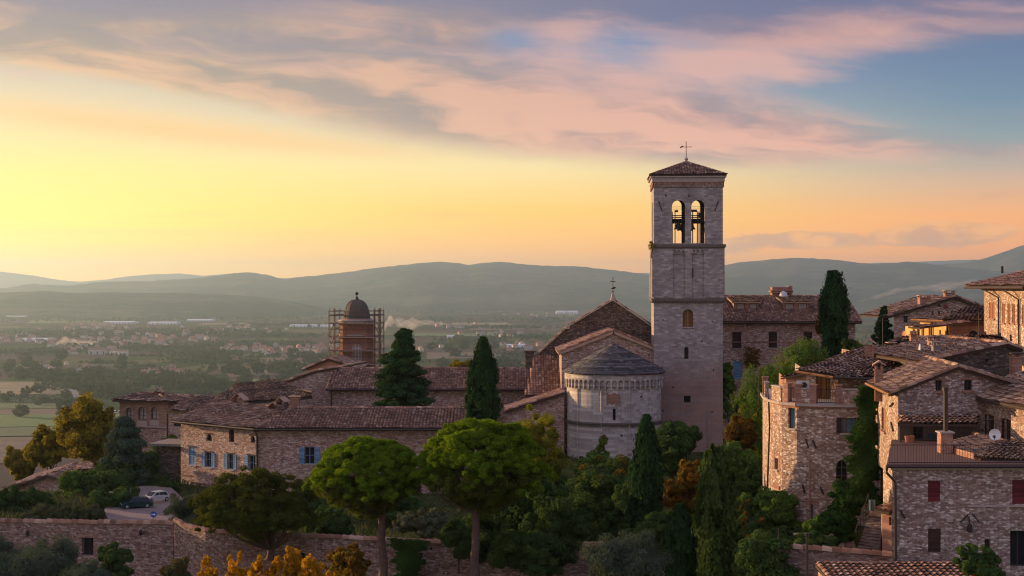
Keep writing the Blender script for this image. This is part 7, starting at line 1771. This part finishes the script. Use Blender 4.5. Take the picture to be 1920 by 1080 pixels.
def ivy(label, quads, mat, seed, n, size=.11, thick=.35, name='ivy'):
    """climber: leaves over a patch of wall; quads = lists of four (px,py,Y)"""
    r = np.random.default_rng(seed); pts = []; nr = []
    for q, w in quads:
        a, b, c, d = [np.array(P(*k)) for k in q]; m = int(n*w); u, v = r.uniform(0, 1, (m, 1)), r.uniform(0, 1, (m, 1))
        e = .10*np.sin(v*17 + seed) + .08*np.sin(v*41 + 1) + .05*np.sin(v*90)
        u = np.clip(.5 + (u - .5)*(1 + e*2.6), -.35, 1.35) + .05*r.normal(size=(m, 1))
        p = (a*(1-u) + b*u)*(1-v) + (d*(1-u) + c*u)*v; N_ = np.cross(b-a, d-a); N_ /= np.linalg.norm(N_); N_ = N_ if N_[1] < 0 else -N_
        lump = .5 + .5*np.sin(p[:, :1]*3.1 + seed)*np.sin(p[:, 2:]*2.3)
        p = p + N_*thick*lump*r.uniform(0.05, 1, (m, 1)); pts.append(p); nr.append(np.repeat(N_[None], m, 0) + np.array([0, 0, .3]))
    p = np.concatenate(pts); v = leaf_verts(p, size, .7, np.concatenate(nr), .6)
    big = .5 + .5*np.sin(p[:, 0]*2.2)*np.sin(p[:, 2]*1.7)
    T = new_tree(name, label, 'climbing plant', tuple(p[p[:, 2].argmin()])); link('leaves', crown_mesh('leaves', [(v, np.clip(big*.6 + r.uniform(0, .4, len(p)), 0, 1))], mat), T)
ivy('dark ivy curtain between the rounded corner house and the sunlit narrow wall', [([(1612, 724, 77.4), (1640, 728, 77.2), (1643, 880, 77), (1606, 880, 77.2)], .5), ([(1600, 800, 77.6), (1642, 800, 77.2), (1643, 950, 76.8), (1594, 930, 77.2)], .5)], 'ivy', 5, 11000, .10, .9)
ivy('ivy falling over the garden wall behind the left pine trunk', [([(738, 1010, 84.9), (796, 1014, 84.7), (782, 1100, 84.3), (752, 1100, 84.3)], 1)], 'ivy', 6, 3200, .09, .5)
ivy('thin creeper on the palazzo wall under its cornice', [([(1395, 648, 140.7), (1425, 655, 140.7), (1420, 690, 140.7), (1400, 688, 140.7)], 1)], 'russet', 7, 260, .12, .2)

def grass_patch():
    """rough grass and weeds in front of the walls and in the gardens, too many blades to count"""
    n = 60000; px = rng.uniform(-60, 1980, n); Y = rng.uniform(60, 128, n); x = (px-960)/F*Y; z = ground_z(x, Y)
    keep = (vnoise(x/4, Y/4, 9) > -.35); x, Y, z = x[keep], Y[keep], z[keep]
    c = np.stack([x, Y, z + rng.uniform(.02, .3, len(x))], 1)
    v = leaf_verts(c, .2, .25, None, 1, np.array([0, 0, 1.0])*np.ones((len(c), 1)))
    o = link('grass', fast_mesh('grass', v, 4, M['olive_w'], rng.uniform(0, 1, len(c)))); structure(o, 'stuff')
grass_patch()
# ------------------------------------------------------------------ the valley: villages, woods, road, smoke
def plain(px, py):
    Y = -ZV*F/(py-540); return X(px, Y), Y
def valley_z(x, y): return float(ground_z(np.array([x]), np.array([y]))[0])
VM = {k: newmat(k)[0] for k in ('cream village wall', 'pink village wall', 'grey village wall', 'village roof', 'dark roof', 'white sheeting', 'dark opening')}
for k, c in (('cream village wall', (.62, .54, .42)), ('pink village wall', (.55, .34, .25)), ('grey village wall', (.42, .38, .34)), ('village roof', (.30, .14, .09)), ('dark roof', (.17, .11, .085)), ('white sheeting', (.75, .76, .74)), ('dark opening', (.04, .04, .045))):
    nt = VM[k].node_tree; b = nt.nodes['Principled BSDF']; n = noise(nt, objco(nt), .9, 3, .6)
    nt.links.new(ramp(nt, n, [(.3, tuple(q*.8 for q in c)), (.7, tuple(min(1, q*1.15) for q in c))]), b.inputs['Base Color']); b.inputs['Roughness'].default_value = .9
def house_mesh(l, w, h, rise, wall, roof, wing=False):
    mb = MB(); e = .5
    def blk(x0, y0, x1, y1, h, rise):
        W = [Wall((x0, y0), (x1, y0)), Wall((x1, y0), (x1, y1)), Wall((x1, y1), (x0, y1)), Wall((x0, y1), (x0, y0))]; L = y1-y0
        for i, w_ in enumerate(W):
            wallmesh(mb, w_, -2, h if i % 2 == 0 else [(0, h), (w_.L/2, h+rise), (w_.L, h)])
            for k in range(int(w_.L/2.8)):
                for z in (1.0, 3.8):
                    if z+1.4 < h: u = 1.4 + k*2.8; mb.prism([w_.pt(u-.45, z), w_.pt(u+.45, z), w_.pt(u+.45, z+1.4), w_.pt(u-.45, z+1.4)], w_.n*.05, 2)
        ym = (y0+y1)/2; s = rise/(L/2)
        for sg, ye in ((-1, y0-e), (1, y1+e)):
            q = [(x0-e, ye, h-e*s), (x1+e, ye, h-e*s), (x1+e, ym, h+rise), (x0-e, ym, h+rise)]
            mb.prism([Vector(p) for p in q], Vector((0, 0, .3)), 1)
        mb.box((x0+(x1-x0)*.3, ym+.8, h+rise+.2), (.4, .4, .8), m=0)
    blk(-l/2, -w/2, l/2, w/2, h, rise)
    if wing: blk(l/2, -w/2+.6, l/2+l*.45, w/2-1, h*.6, rise*.7)
    o = mb.build('valley_house', [VM[wall], VM[roof], VM['dark opening']])
    return o
protos = [(house_mesh(12, 9, 6.2, 2.2, 'cream village wall', 'village roof'), 'cream'), (house_mesh(10, 9, 6.8, 2.0, 'pink village wall', 'village roof', True), 'pink'),
          (house_mesh(15, 8, 5.6, 1.8, 'cream village wall', 'dark roof', True), 'brown roofed'), (house_mesh(18, 10, 8.8, 2.2, 'grey village wall', 'village roof'), 'grey')]
used = [False]*4
VIL = [(560, 660, 62, 9, 30, 'the village just left of the domed tower'), (470, 654, 50, 7, 14, 'the spread of houses left of the village by the dome'), (240, 640, 95, 9, 30, 'the town around the left smoke plume'),
       (150, 657, 70, 6, 16, 'the near edge of the smoky left town'), (350, 634, 60, 7, 16, 'the hazy town right of the left smoke plume'), (60, 640, 55, 9, 14, 'the suburb at the left frame edge'), (120, 690, 50, 8, 8, 'the farms at left below the town'),
       (300, 698, 34, 6, 12, 'the farms above the brick pavilion'), (440, 618, 90, 5, 18, 'the far hazy suburb left of the scaffolding'), (190, 614, 110, 5, 20, 'the farthest left suburb'), (600, 652, 20, 5, 6, 'the lane beside the scaffolding'),
       (1000, 651, 55, 6, 14, 'the hamlet left of the church gable'), (920, 630, 60, 5, 10, 'the farms above the slender cypress'), (870, 612, 60, 5, 8, 'the smoke hamlet right of the dome'), (1000, 592, 90, 4, 10, 'the distant farms behind the church gable'), (800, 650, 40, 9, 8, 'the farms right of the big cedar'), (500, 576, 80, 5, 12, 'the far foot of the hills at left')]
r = np.random.default_rng(99)
for px, py, rx, ry, n, where in VIL:
    for k in range(n):
        x, y = plain(px + np.clip(r.normal(), -1.8, 1.8)*rx*.6, max(562, py + np.clip(r.normal(), -1.8, 1.8)*ry*.65)); i = int(r.choice(4, p=[.38, .3, .2, .12]))
        p, kind = protos[i]
        o = p if not used[i] else p.copy()
        if used[i]: COL.objects.link(o)
        used[i] = True
        s = r.uniform(.85, 1.25)*(1.0 if py > 640 else 1.2); o.scale = (s, s, s)
        o.location = (x, y, valley_z(x, y)); o.rotation_euler = (0, 0, r.uniform(-.5, .5) + (1.57 if r.uniform() < .35 else 0))
        tag(o, f'tiny {kind} house in {where}', 'house', f'{kind} houses in {where}')
def shed(px0, px1, py, h, d, label, wall='white sheeting', roof='white sheeting', name='warehouse'):
    x0, y = plain(px0, py); x1, _ = plain(px1, py); z = valley_z(x0, y); mb = MB(); W = [Wall((x0, y), (x1, y)), Wall((x1, y), (x1, y+d)), Wall((x1, y+d), (x0, y+d)), Wall((x0, y+d), (x0, y))]
    for i, w in enumerate(W):
        wallmesh(mb, w, z-3, z+h if i % 2 == 0 else [(0, z+h), (d/2, z+h*1.3), (d, z+h)])
    n = max(2, int((x1-x0)/12))
    for k in range(n): u = (x1-x0)*(k+.5)/n; mb.prism([W[0].pt(u-1.5, z), W[0].pt(u+1.5, z), W[0].pt(u+1.5, z+h*.6), W[0].pt(u-1.5, z+h*.6)], W[0].n*.1, 2)
    for ya in (y-.6, y+d+.6): mb.prism([Vector((x0-.6, ya, z+h-.1)), Vector((x1+.6, ya, z+h-.1)), Vector((x1+.6, y+d/2, z+h*1.3)), Vector((x0-.6, y+d/2, z+h*1.3))], Vector((0, 0, .35)), 1)
    tag(mb.build(name, [VM[wall], VM[roof], VM['dark opening']]), label, 'warehouse' if name == 'warehouse' else name.replace('_', ' '))
shed(543, 592, 613.5, 7, 60, 'long white greenhouse left of the scaffolding, left one of the pair', name='greenhouse'); shed(600, 622, 613.5, 7, 60, 'short white greenhouse touching the scaffolding', name='greenhouse')
shed(1043, 1062, 589, 14, 80, 'pale warehouse far left of the church gable, left one of two'); shed(1064, 1084, 589, 14, 80, 'pale warehouse nearest the church gable in the distance')
shed(193, 250, 606.5, 7, 90, 'long pale warehouse in the haze above the left town, left one'); shed(277, 330, 608, 8, 90, 'long pale warehouse in the haze, middle one of three'); shed(350, 396, 602, 7, 90, 'long pale warehouse in the haze, right one of three')
shed(0, 46, 596.5, 8, 90, 'long pale roof at the left frame edge in the haze'); shed(32, 96, 640, 6, 40, 'low warehouse left of the smoke plume'); shed(950, 985, 651, 6, 26, 'white farm shed right of the slender cypress'); shed(838, 852, 634, 6, 20, 'small white shed above the cloister roof')
for k, (a, b, py, lb) in enumerate(((165, 200, 664, 'long apartment block in the smoky town, left one of three'), (205, 222, 666, 'pale apartment block in the smoky town, middle one of three'), (222, 238, 667, 'pale apartment block in the smoky town, right one of three'))):
    shed(a, b, py, 11, 14, lb, 'grey village wall' if k == 0 else 'cream village wall', 'village roof', 'apartment_block')
# road
def road():
    path = [(136, 768), (142, 757), (147, 745), (143, 737), (136, 731), (120, 729), (100, 727), (97, 724), (112, 718), (124, 714), (118, 708)]
    mb = MB(); P_ = [Vector((*plain(*p), 0)) for p in path]; L, R_ = [], []
    for i, p in enumerate(P_):
        d = (P_[min(i+1, len(P_)-1)] - P_[max(i-1, 0)]).normalized(); s = Vector((-d.y, d.x, 0))*6.0
        L.append(p + s); R_.append(p - s)
    for i in range(len(P_)-1):
        q = [L[i], L[i+1], R_[i+1], R_[i]]; mb.poly([Vector((v.x, v.y, valley_z(v.x, v.y)+.5)) for v in q])
    m = bpy.data.materials['weathered concrete']; structure(mb.build('road', m))
road()
# single fields that stand out from the patchwork
def fields():
    def fm(nm, c, rowd):
        m, nt, b = newmat(nm); co = objco(nt); x, y, z = sepx(nt, co); n = noise(nt, co, .03, 5, .65)
        col = ramp(nt, n, [(.3, tuple(q*.72 for q in c)), (.7, tuple(q*1.25 for q in c))])
        if rowd: col = mixc(nt, ((y + x*.25)/rowd).sin().smooth(-.2, .9)*.35, col, tuple(q*.5 for q in c))
        nt.links.new(col, b.inputs['Base Color']); b.inputs['Roughness'].default_value = 1; return m
    T_, G_, B_, D_ = fm('stubble field', (.21, .165, .08), 9), fm('green crop', (.085, .15, .03), 0), fm('ploughed earth', (.125, .082, .058), 8), fm('meadow', (.07, .105, .032), 0)
    F_ = [(T_, (-80, 716), (95, 716), (132, 735), (128, 741), (-90, 741)), (D_, (-90, 741.5), (128, 741.5), (138, 752), (132, 766), (-100, 768)), (B_, (-100, 770), (105, 767), (128, 770), (100, 777), (-110, 779)), (G_, (-110, 780), (112, 777), (108, 800), (-120, 805)), (D_, (-120, 806), (108, 801), (100, 818), (-130, 822)), (B_, (-130, 824), (62, 821), (40, 868), (-150, 880)), (G_, (148, 777), (300, 778), (300, 783), (146, 782)),
          (G_, (500, 688), (590, 684), (600, 690), (505, 694)), (B_, (420, 695), (600, 691), (620, 700), (430, 706)), (T_, (560, 710), (640, 704), (660, 712), (560, 720)), (G_, (350, 716), (560, 708), (560, 719), (350, 726)), (B_, (430, 672), (610, 668), (620, 679), (430, 682)), (G_, (880, 690), (1030, 692), (1030, 702), (885, 700)), (T_, (820, 604), (950, 604), (960, 608.5), (810, 609)), (B_, (800, 660), (930, 662), (930, 670), (800, 672)), (B_, (880, 612), (1040, 611), (1050, 617), (880, 619)), (G_, (780, 626), (930, 625), (940, 630), (770, 632)), (T_, (380, 606), (520, 604), (530, 607), (370, 609)), (G_, (60, 602), (180, 601), (180, 604), (50, 606))]
    for m, *q in F_:
        mb = MB(); pts = [plain(*p) for p in q]; n = 8
        c = Vector((sum(p[0] for p in pts)/len(pts), sum(p[1] for p in pts)/len(pts), 0))
        mb.poly([Vector((x, y, valley_z(x, y)+.9)) for x, y in pts]); o = mb.build('field', m); structure(o)
fields()
# parked vehicles by the field edge, far below
def tiny_cars():
    cols = [((.6, .6, .6), 'white'), ((.02, .12, .5), 'blue'), ((.05, .05, .06), 'black'), ((.4, .05, .04), 'red'), ((.35, .36, .37), 'silver')]
    ps = []
    for c, nm in cols:
        mb = MB(); mb.mesh([(x, y, z) for z, a, w in ((.35, 2.1, .85), (.85, 2.1, .88), (.95, 1.7, .8), (1.5, 1.0, .66)) for x, y in ((-a, -w), (a, -w), (a, w), (-a, w))], [(i*4+j, i*4+(j+1) % 4, i*4+4+(j+1) % 4, i*4+4+j) for i in range(3) for j in range(4)] + [(12, 13, 14, 15)])
        for x in (-1.3, 1.3):
            for y in (-.86, .86): mb.tube([(x, y-.1, .34), (x, y+.1, .34)], .34, 8, 1)
        m = globals()['M'].get('paint_'+nm)
        mm, nt, b = newmat('car paint '+nm); b.inputs['Base Color'].default_value = (*c, 1); b.inputs['Roughness'].default_value = .3
        ps.append((mb.build('distant_car', [mm, M['rubber']]), nm))
    u = [False]*5
    for k in range(34):
        px = r.uniform(150, 245) if k < 24 else r.uniform(300, 330); py = 771 + (px-150)*.02 + r.uniform(-2.5, 2.5); i = int(r.integers(0, 5)); o, nm = ps[i]
        if u[i]: o = o.copy(); COL.objects.link(o)
        u[i] = True; x, y = plain(px, py); o.location = (x, y, valley_z(x, y)); o.rotation_euler = (0, 0, r.uniform(0, 3)); 
        tag(o, f'tiny {nm} car parked in the far field behind the brick pavilion', 'car', f'{nm} cars in the far field')
tiny_cars()
# individual trees of the plain
def valley_tree_mesh(seed):
    q = np.random.default_rng(seed); n = 26; d = unit(n); c = np.stack([d[:, 0]*3.4, d[:, 1]*3.4, 4.6 + d[:, 2]*3.0], 1)*np.array([1, 1, 1]); v, t = clump_leaves(c, q.uniform(1.1, 2.0, n), 34, .62, .6, .8, d, .2, .4)
    return crown_mesh('valley_tree', [(v, t)], 'far')
vt = [valley_tree_mesh(k) for k in range(4)]
spots = [(40, 783, 26), (123, 783, 36), (440, 700, 30), (425, 700, 20), (485, 701, 24), (535, 701, 26), (560, 699, 28), (585, 700, 22), (463, 722, 22), (497, 721, 20), (446, 721, 12), (375, 745, 22), (398, 745, 16), (520, 742, 18), (300, 727, 24), (285, 722, 18), (320, 728, 22), (270, 727, 26), (150, 735, 28), (160, 742, 26), (175, 738, 24), (190, 741, 24), (210, 737, 26), (232, 741, 24), (250, 745, 22), (265, 742, 20), (340, 735, 26), (360, 730, 24), (395, 728, 26), (420, 732, 24), (70, 700, 22), (90, 706, 20), (35, 702, 20), (20, 690, 18), (105, 690, 22), (62, 690, 20), (840, 660, 16), (870, 655, 18), (925, 655, 20), (948, 690, 26), (965, 694, 22), (935, 692, 24), (880, 690, 24), (1000, 668, 18), (770, 640, 16), (810, 655, 18), (830, 690, 24), (855, 668, 20), (590, 685, 20), (610, 690, 18)]
for k in range(90): spots.append((r.uniform(-20, 620), r.uniform(672, 762), r.uniform(12, 24)))
for k, (px, py, w) in enumerate(spots):
    x, y = plain(px, py); s = w*y/F/8.0; o = link('valley_tree', vt[k % 4]); o.location = (x, y, valley_z(x, y)-.6*s); o.scale = (s, s, s*r.uniform(.8, 1.05)); o.rotation_euler = (0, 0, r.uniform(0, 6))
    tag(o, 'round dark tree standing alone or in a hedge on the valley floor', 'tree', 'field trees of the valley')
def woods():
    W = [(375, 665, 60, 13, 420), (250, 704, 110, 10, 420), (160, 722, 70, 9, 260), (480, 646, 80, 5, 260), (545, 648, 40, 5, 160), (90, 704, 70, 6, 160), (400, 726, 60, 5, 130), (560, 697, 50, 4, 90), (950, 614, 90, 3, 160), (880, 640, 50, 6, 160), (800, 602, 60, 4, 130), (1010, 634, 50, 4, 120), (520, 610, 70, 3, 160), (60, 662, 80, 4, 200), (420, 598, 140, 3, 220), (1000, 600, 90, 3, 150), (900, 686, 60, 8, 160), (970, 664, 50, 4, 90), (250, 650, 130, 8, 420), (330, 625, 150, 6, 360), (120, 628, 110, 6, 300), (160, 600, 160, 4, 260), (1660, 640, 60, 20, 200), (560, 668, 70, 3, 120), (300, 588, 300, 3, 260), (850, 585, 200, 3, 220), (440, 680, 90, 3, 120), (500, 632, 90, 3, 150)]
    pts = []
    for px, py, rx, ry, n in W:
        for k in range(n):
            a = px + np.clip(r.normal(), -2, 2)*rx*.65; b = py + np.clip(r.normal(), -2, 2)*ry*.6
            if b > 566: pts.append((a, b, r.uniform(5, 9)*(1 if py > 640 else 1.35)))
    # hedgerows between fields and an orchard in rows
    for k in range(70):
        px, py = r.uniform(-40, 1200), r.uniform(574, 760); L = r.uniform(30, 130); n = int(L/2.0); sl = r.uniform(-.06, .06)
        for i in range(n): pts.append((px + i*2.0 + r.uniform(-1, 1), py + i*2*sl + r.uniform(-.4, .4), r.uniform(3, 7)))
    for row in range(7):
        for i in range(34): pts.append((-6 + i*4.1 + row*1.3 + r.uniform(-.5, .5), 742 + row*2.4, r.uniform(2.6, 3.6)))
    C_, S_ = [], []
    for a, b, s in pts:
        x, y = plain(a, b); C_.append((x, y, 0)); S_.append(s)
    C_ = np.array(C_); S_ = np.array(S_); C_[:, 2] = ground_z(C_[:, 0], C_[:, 1]) + S_*.5
    per = 16; idx = np.repeat(np.arange(len(C_)), per); d = unit(len(idx)); p = C_[idx] + d*(S_[idx]*r.uniform(.3, .62, len(idx)))[:, None]*np.array([1, 1, .9])
    v = leaf_verts(p, S_[idx]*.26, .7, d + np.array([0, 0, .2]), .6); ct = r.uniform(0, 1, len(C_))
    o = link('far_woodland', fast_mesh('far_woodland', v, 4, M['far'], np.clip(ct[idx]*.8 + r.uniform(0, .2, len(idx)), 0, 1))); structure(o, 'stuff')
woods()
def smoke(label, path, dens, col, seed):
    """a drifting plume: one lumpy closed tube of thin vapour; path = (px, py, radius px, Y)"""
    q = np.random.default_rng(seed); pts = [Vector(P(a, b, Y)) for a, b, _, Y in path]; n = 60; m = 20; vs = []
    for i in range(n+1):
        t = i/n*(len(pts)-1); k = min(int(t), len(pts)-2); f = t-k; c = pts[k].lerp(pts[k+1], f); rad = (path[k][2]*(1-f) + path[k+1][2]*f)*path[k][3]/F
        rad *= (.85 + .22*math.sin(i*.23 + seed) + .16*math.sin(i*.57 + seed*2)) * (1 if 0 < i < n else .05)
        c = c + Vector((0, 0, math.sin(i*.17 + seed)*rad*.5))
        for j in range(m):
            a = 2*math.pi*j/m; rr = rad*(1 + .25*math.sin(3*a + i*.7) + .18*math.sin(5*a - i*1.1) + q.uniform(-.12, .12)); vs.append(c + Vector((0, math.cos(a)*rr, math.sin(a)*rr)))
    mb = MB(); mb.mesh(vs, [(i*m+j, i*m+(j+1) % m, (i+1)*m+(j+1) % m, (i+1)*m+j) for i in range(n) for j in range(m)] + [tuple(range(m))[::-1], tuple(range(n*m, (n+1)*m))])
    mt = bpy.data.materials.new('smoke'); mt.use_nodes = True; nt = mt.node_tree; nt.nodes.remove(nt.nodes['Principled BSDF']); pv = nt.nodes.new('ShaderNodeVolumePrincipled'); pv.inputs['Color'].default_value = (*col, 1); pv.inputs['Density'].default_value = dens; pv.inputs['Anisotropy'].default_value = .3
    nt.links.new(pv.outputs[0], nt.nodes['Material Output'].inputs['Volume']); o = mb.build('smoke_plume', mt); tag(o, label, 'smoke')
smoke('orange lit smoke plume drifting over the left town', [(90, 650, 2, 3700), (105, 645, 5, 3700), (128, 641, 8, 3700), (155, 642, 7, 3720), (192, 644, 4, 3750)],   .034, (.95, .9, .85), 3)
smoke('pale smoke plume rising right of the domed tower', [(716, 618, 4, 4000), (728, 606, 9, 4000), (748, 602, 11, 4000), (785, 606, 8, 4050), (832, 608, 4, 4100)], .022, (.95, .93, .92), 5)
smoke('long thin pale smoke streak drifting right above the grey gable house', [(1608, 566, 1, 7000), (1640, 556, 4, 7000), (1690, 545, 5, 7000), (1750, 536, 7, 7000), (1835, 528, 5, 7000)], .009, (.95, .92, .92), 9)
# ------------------------------------------------------------------ air
def make_haze():
    hz = MB(); x0, x1, y0, y1, z0, z1 = -21000, 21000, -300, 27000, ZV-17, 490
    hz.box(((x0+x1)/2, (y0+y1)/2, (z0+z1)/2), ((x1-x0)/2, (y1-y0)/2, (z1-z0)/2))
    m = bpy.data.materials.new('valley haze'); m.use_nodes = True; nt = m.node_tree
    nt.nodes.remove(nt.nodes['Principled BSDF'])
    pv = nt.nodes.new('ShaderNodeVolumePrincipled')
    pv.inputs['Color'].default_value = (.57, .81, 1.0, 1); pv.inputs['Density'].default_value = HAZE; pv.inputs['Anisotropy'].default_value = .55
    nt.links.new(pv.outputs[0], nt.nodes['Material Output'].inputs['Volume'])
    o = hz.build('haze', m); o['kind'] = 'stuff'
HAZE = 5.6e-5
make_haze()
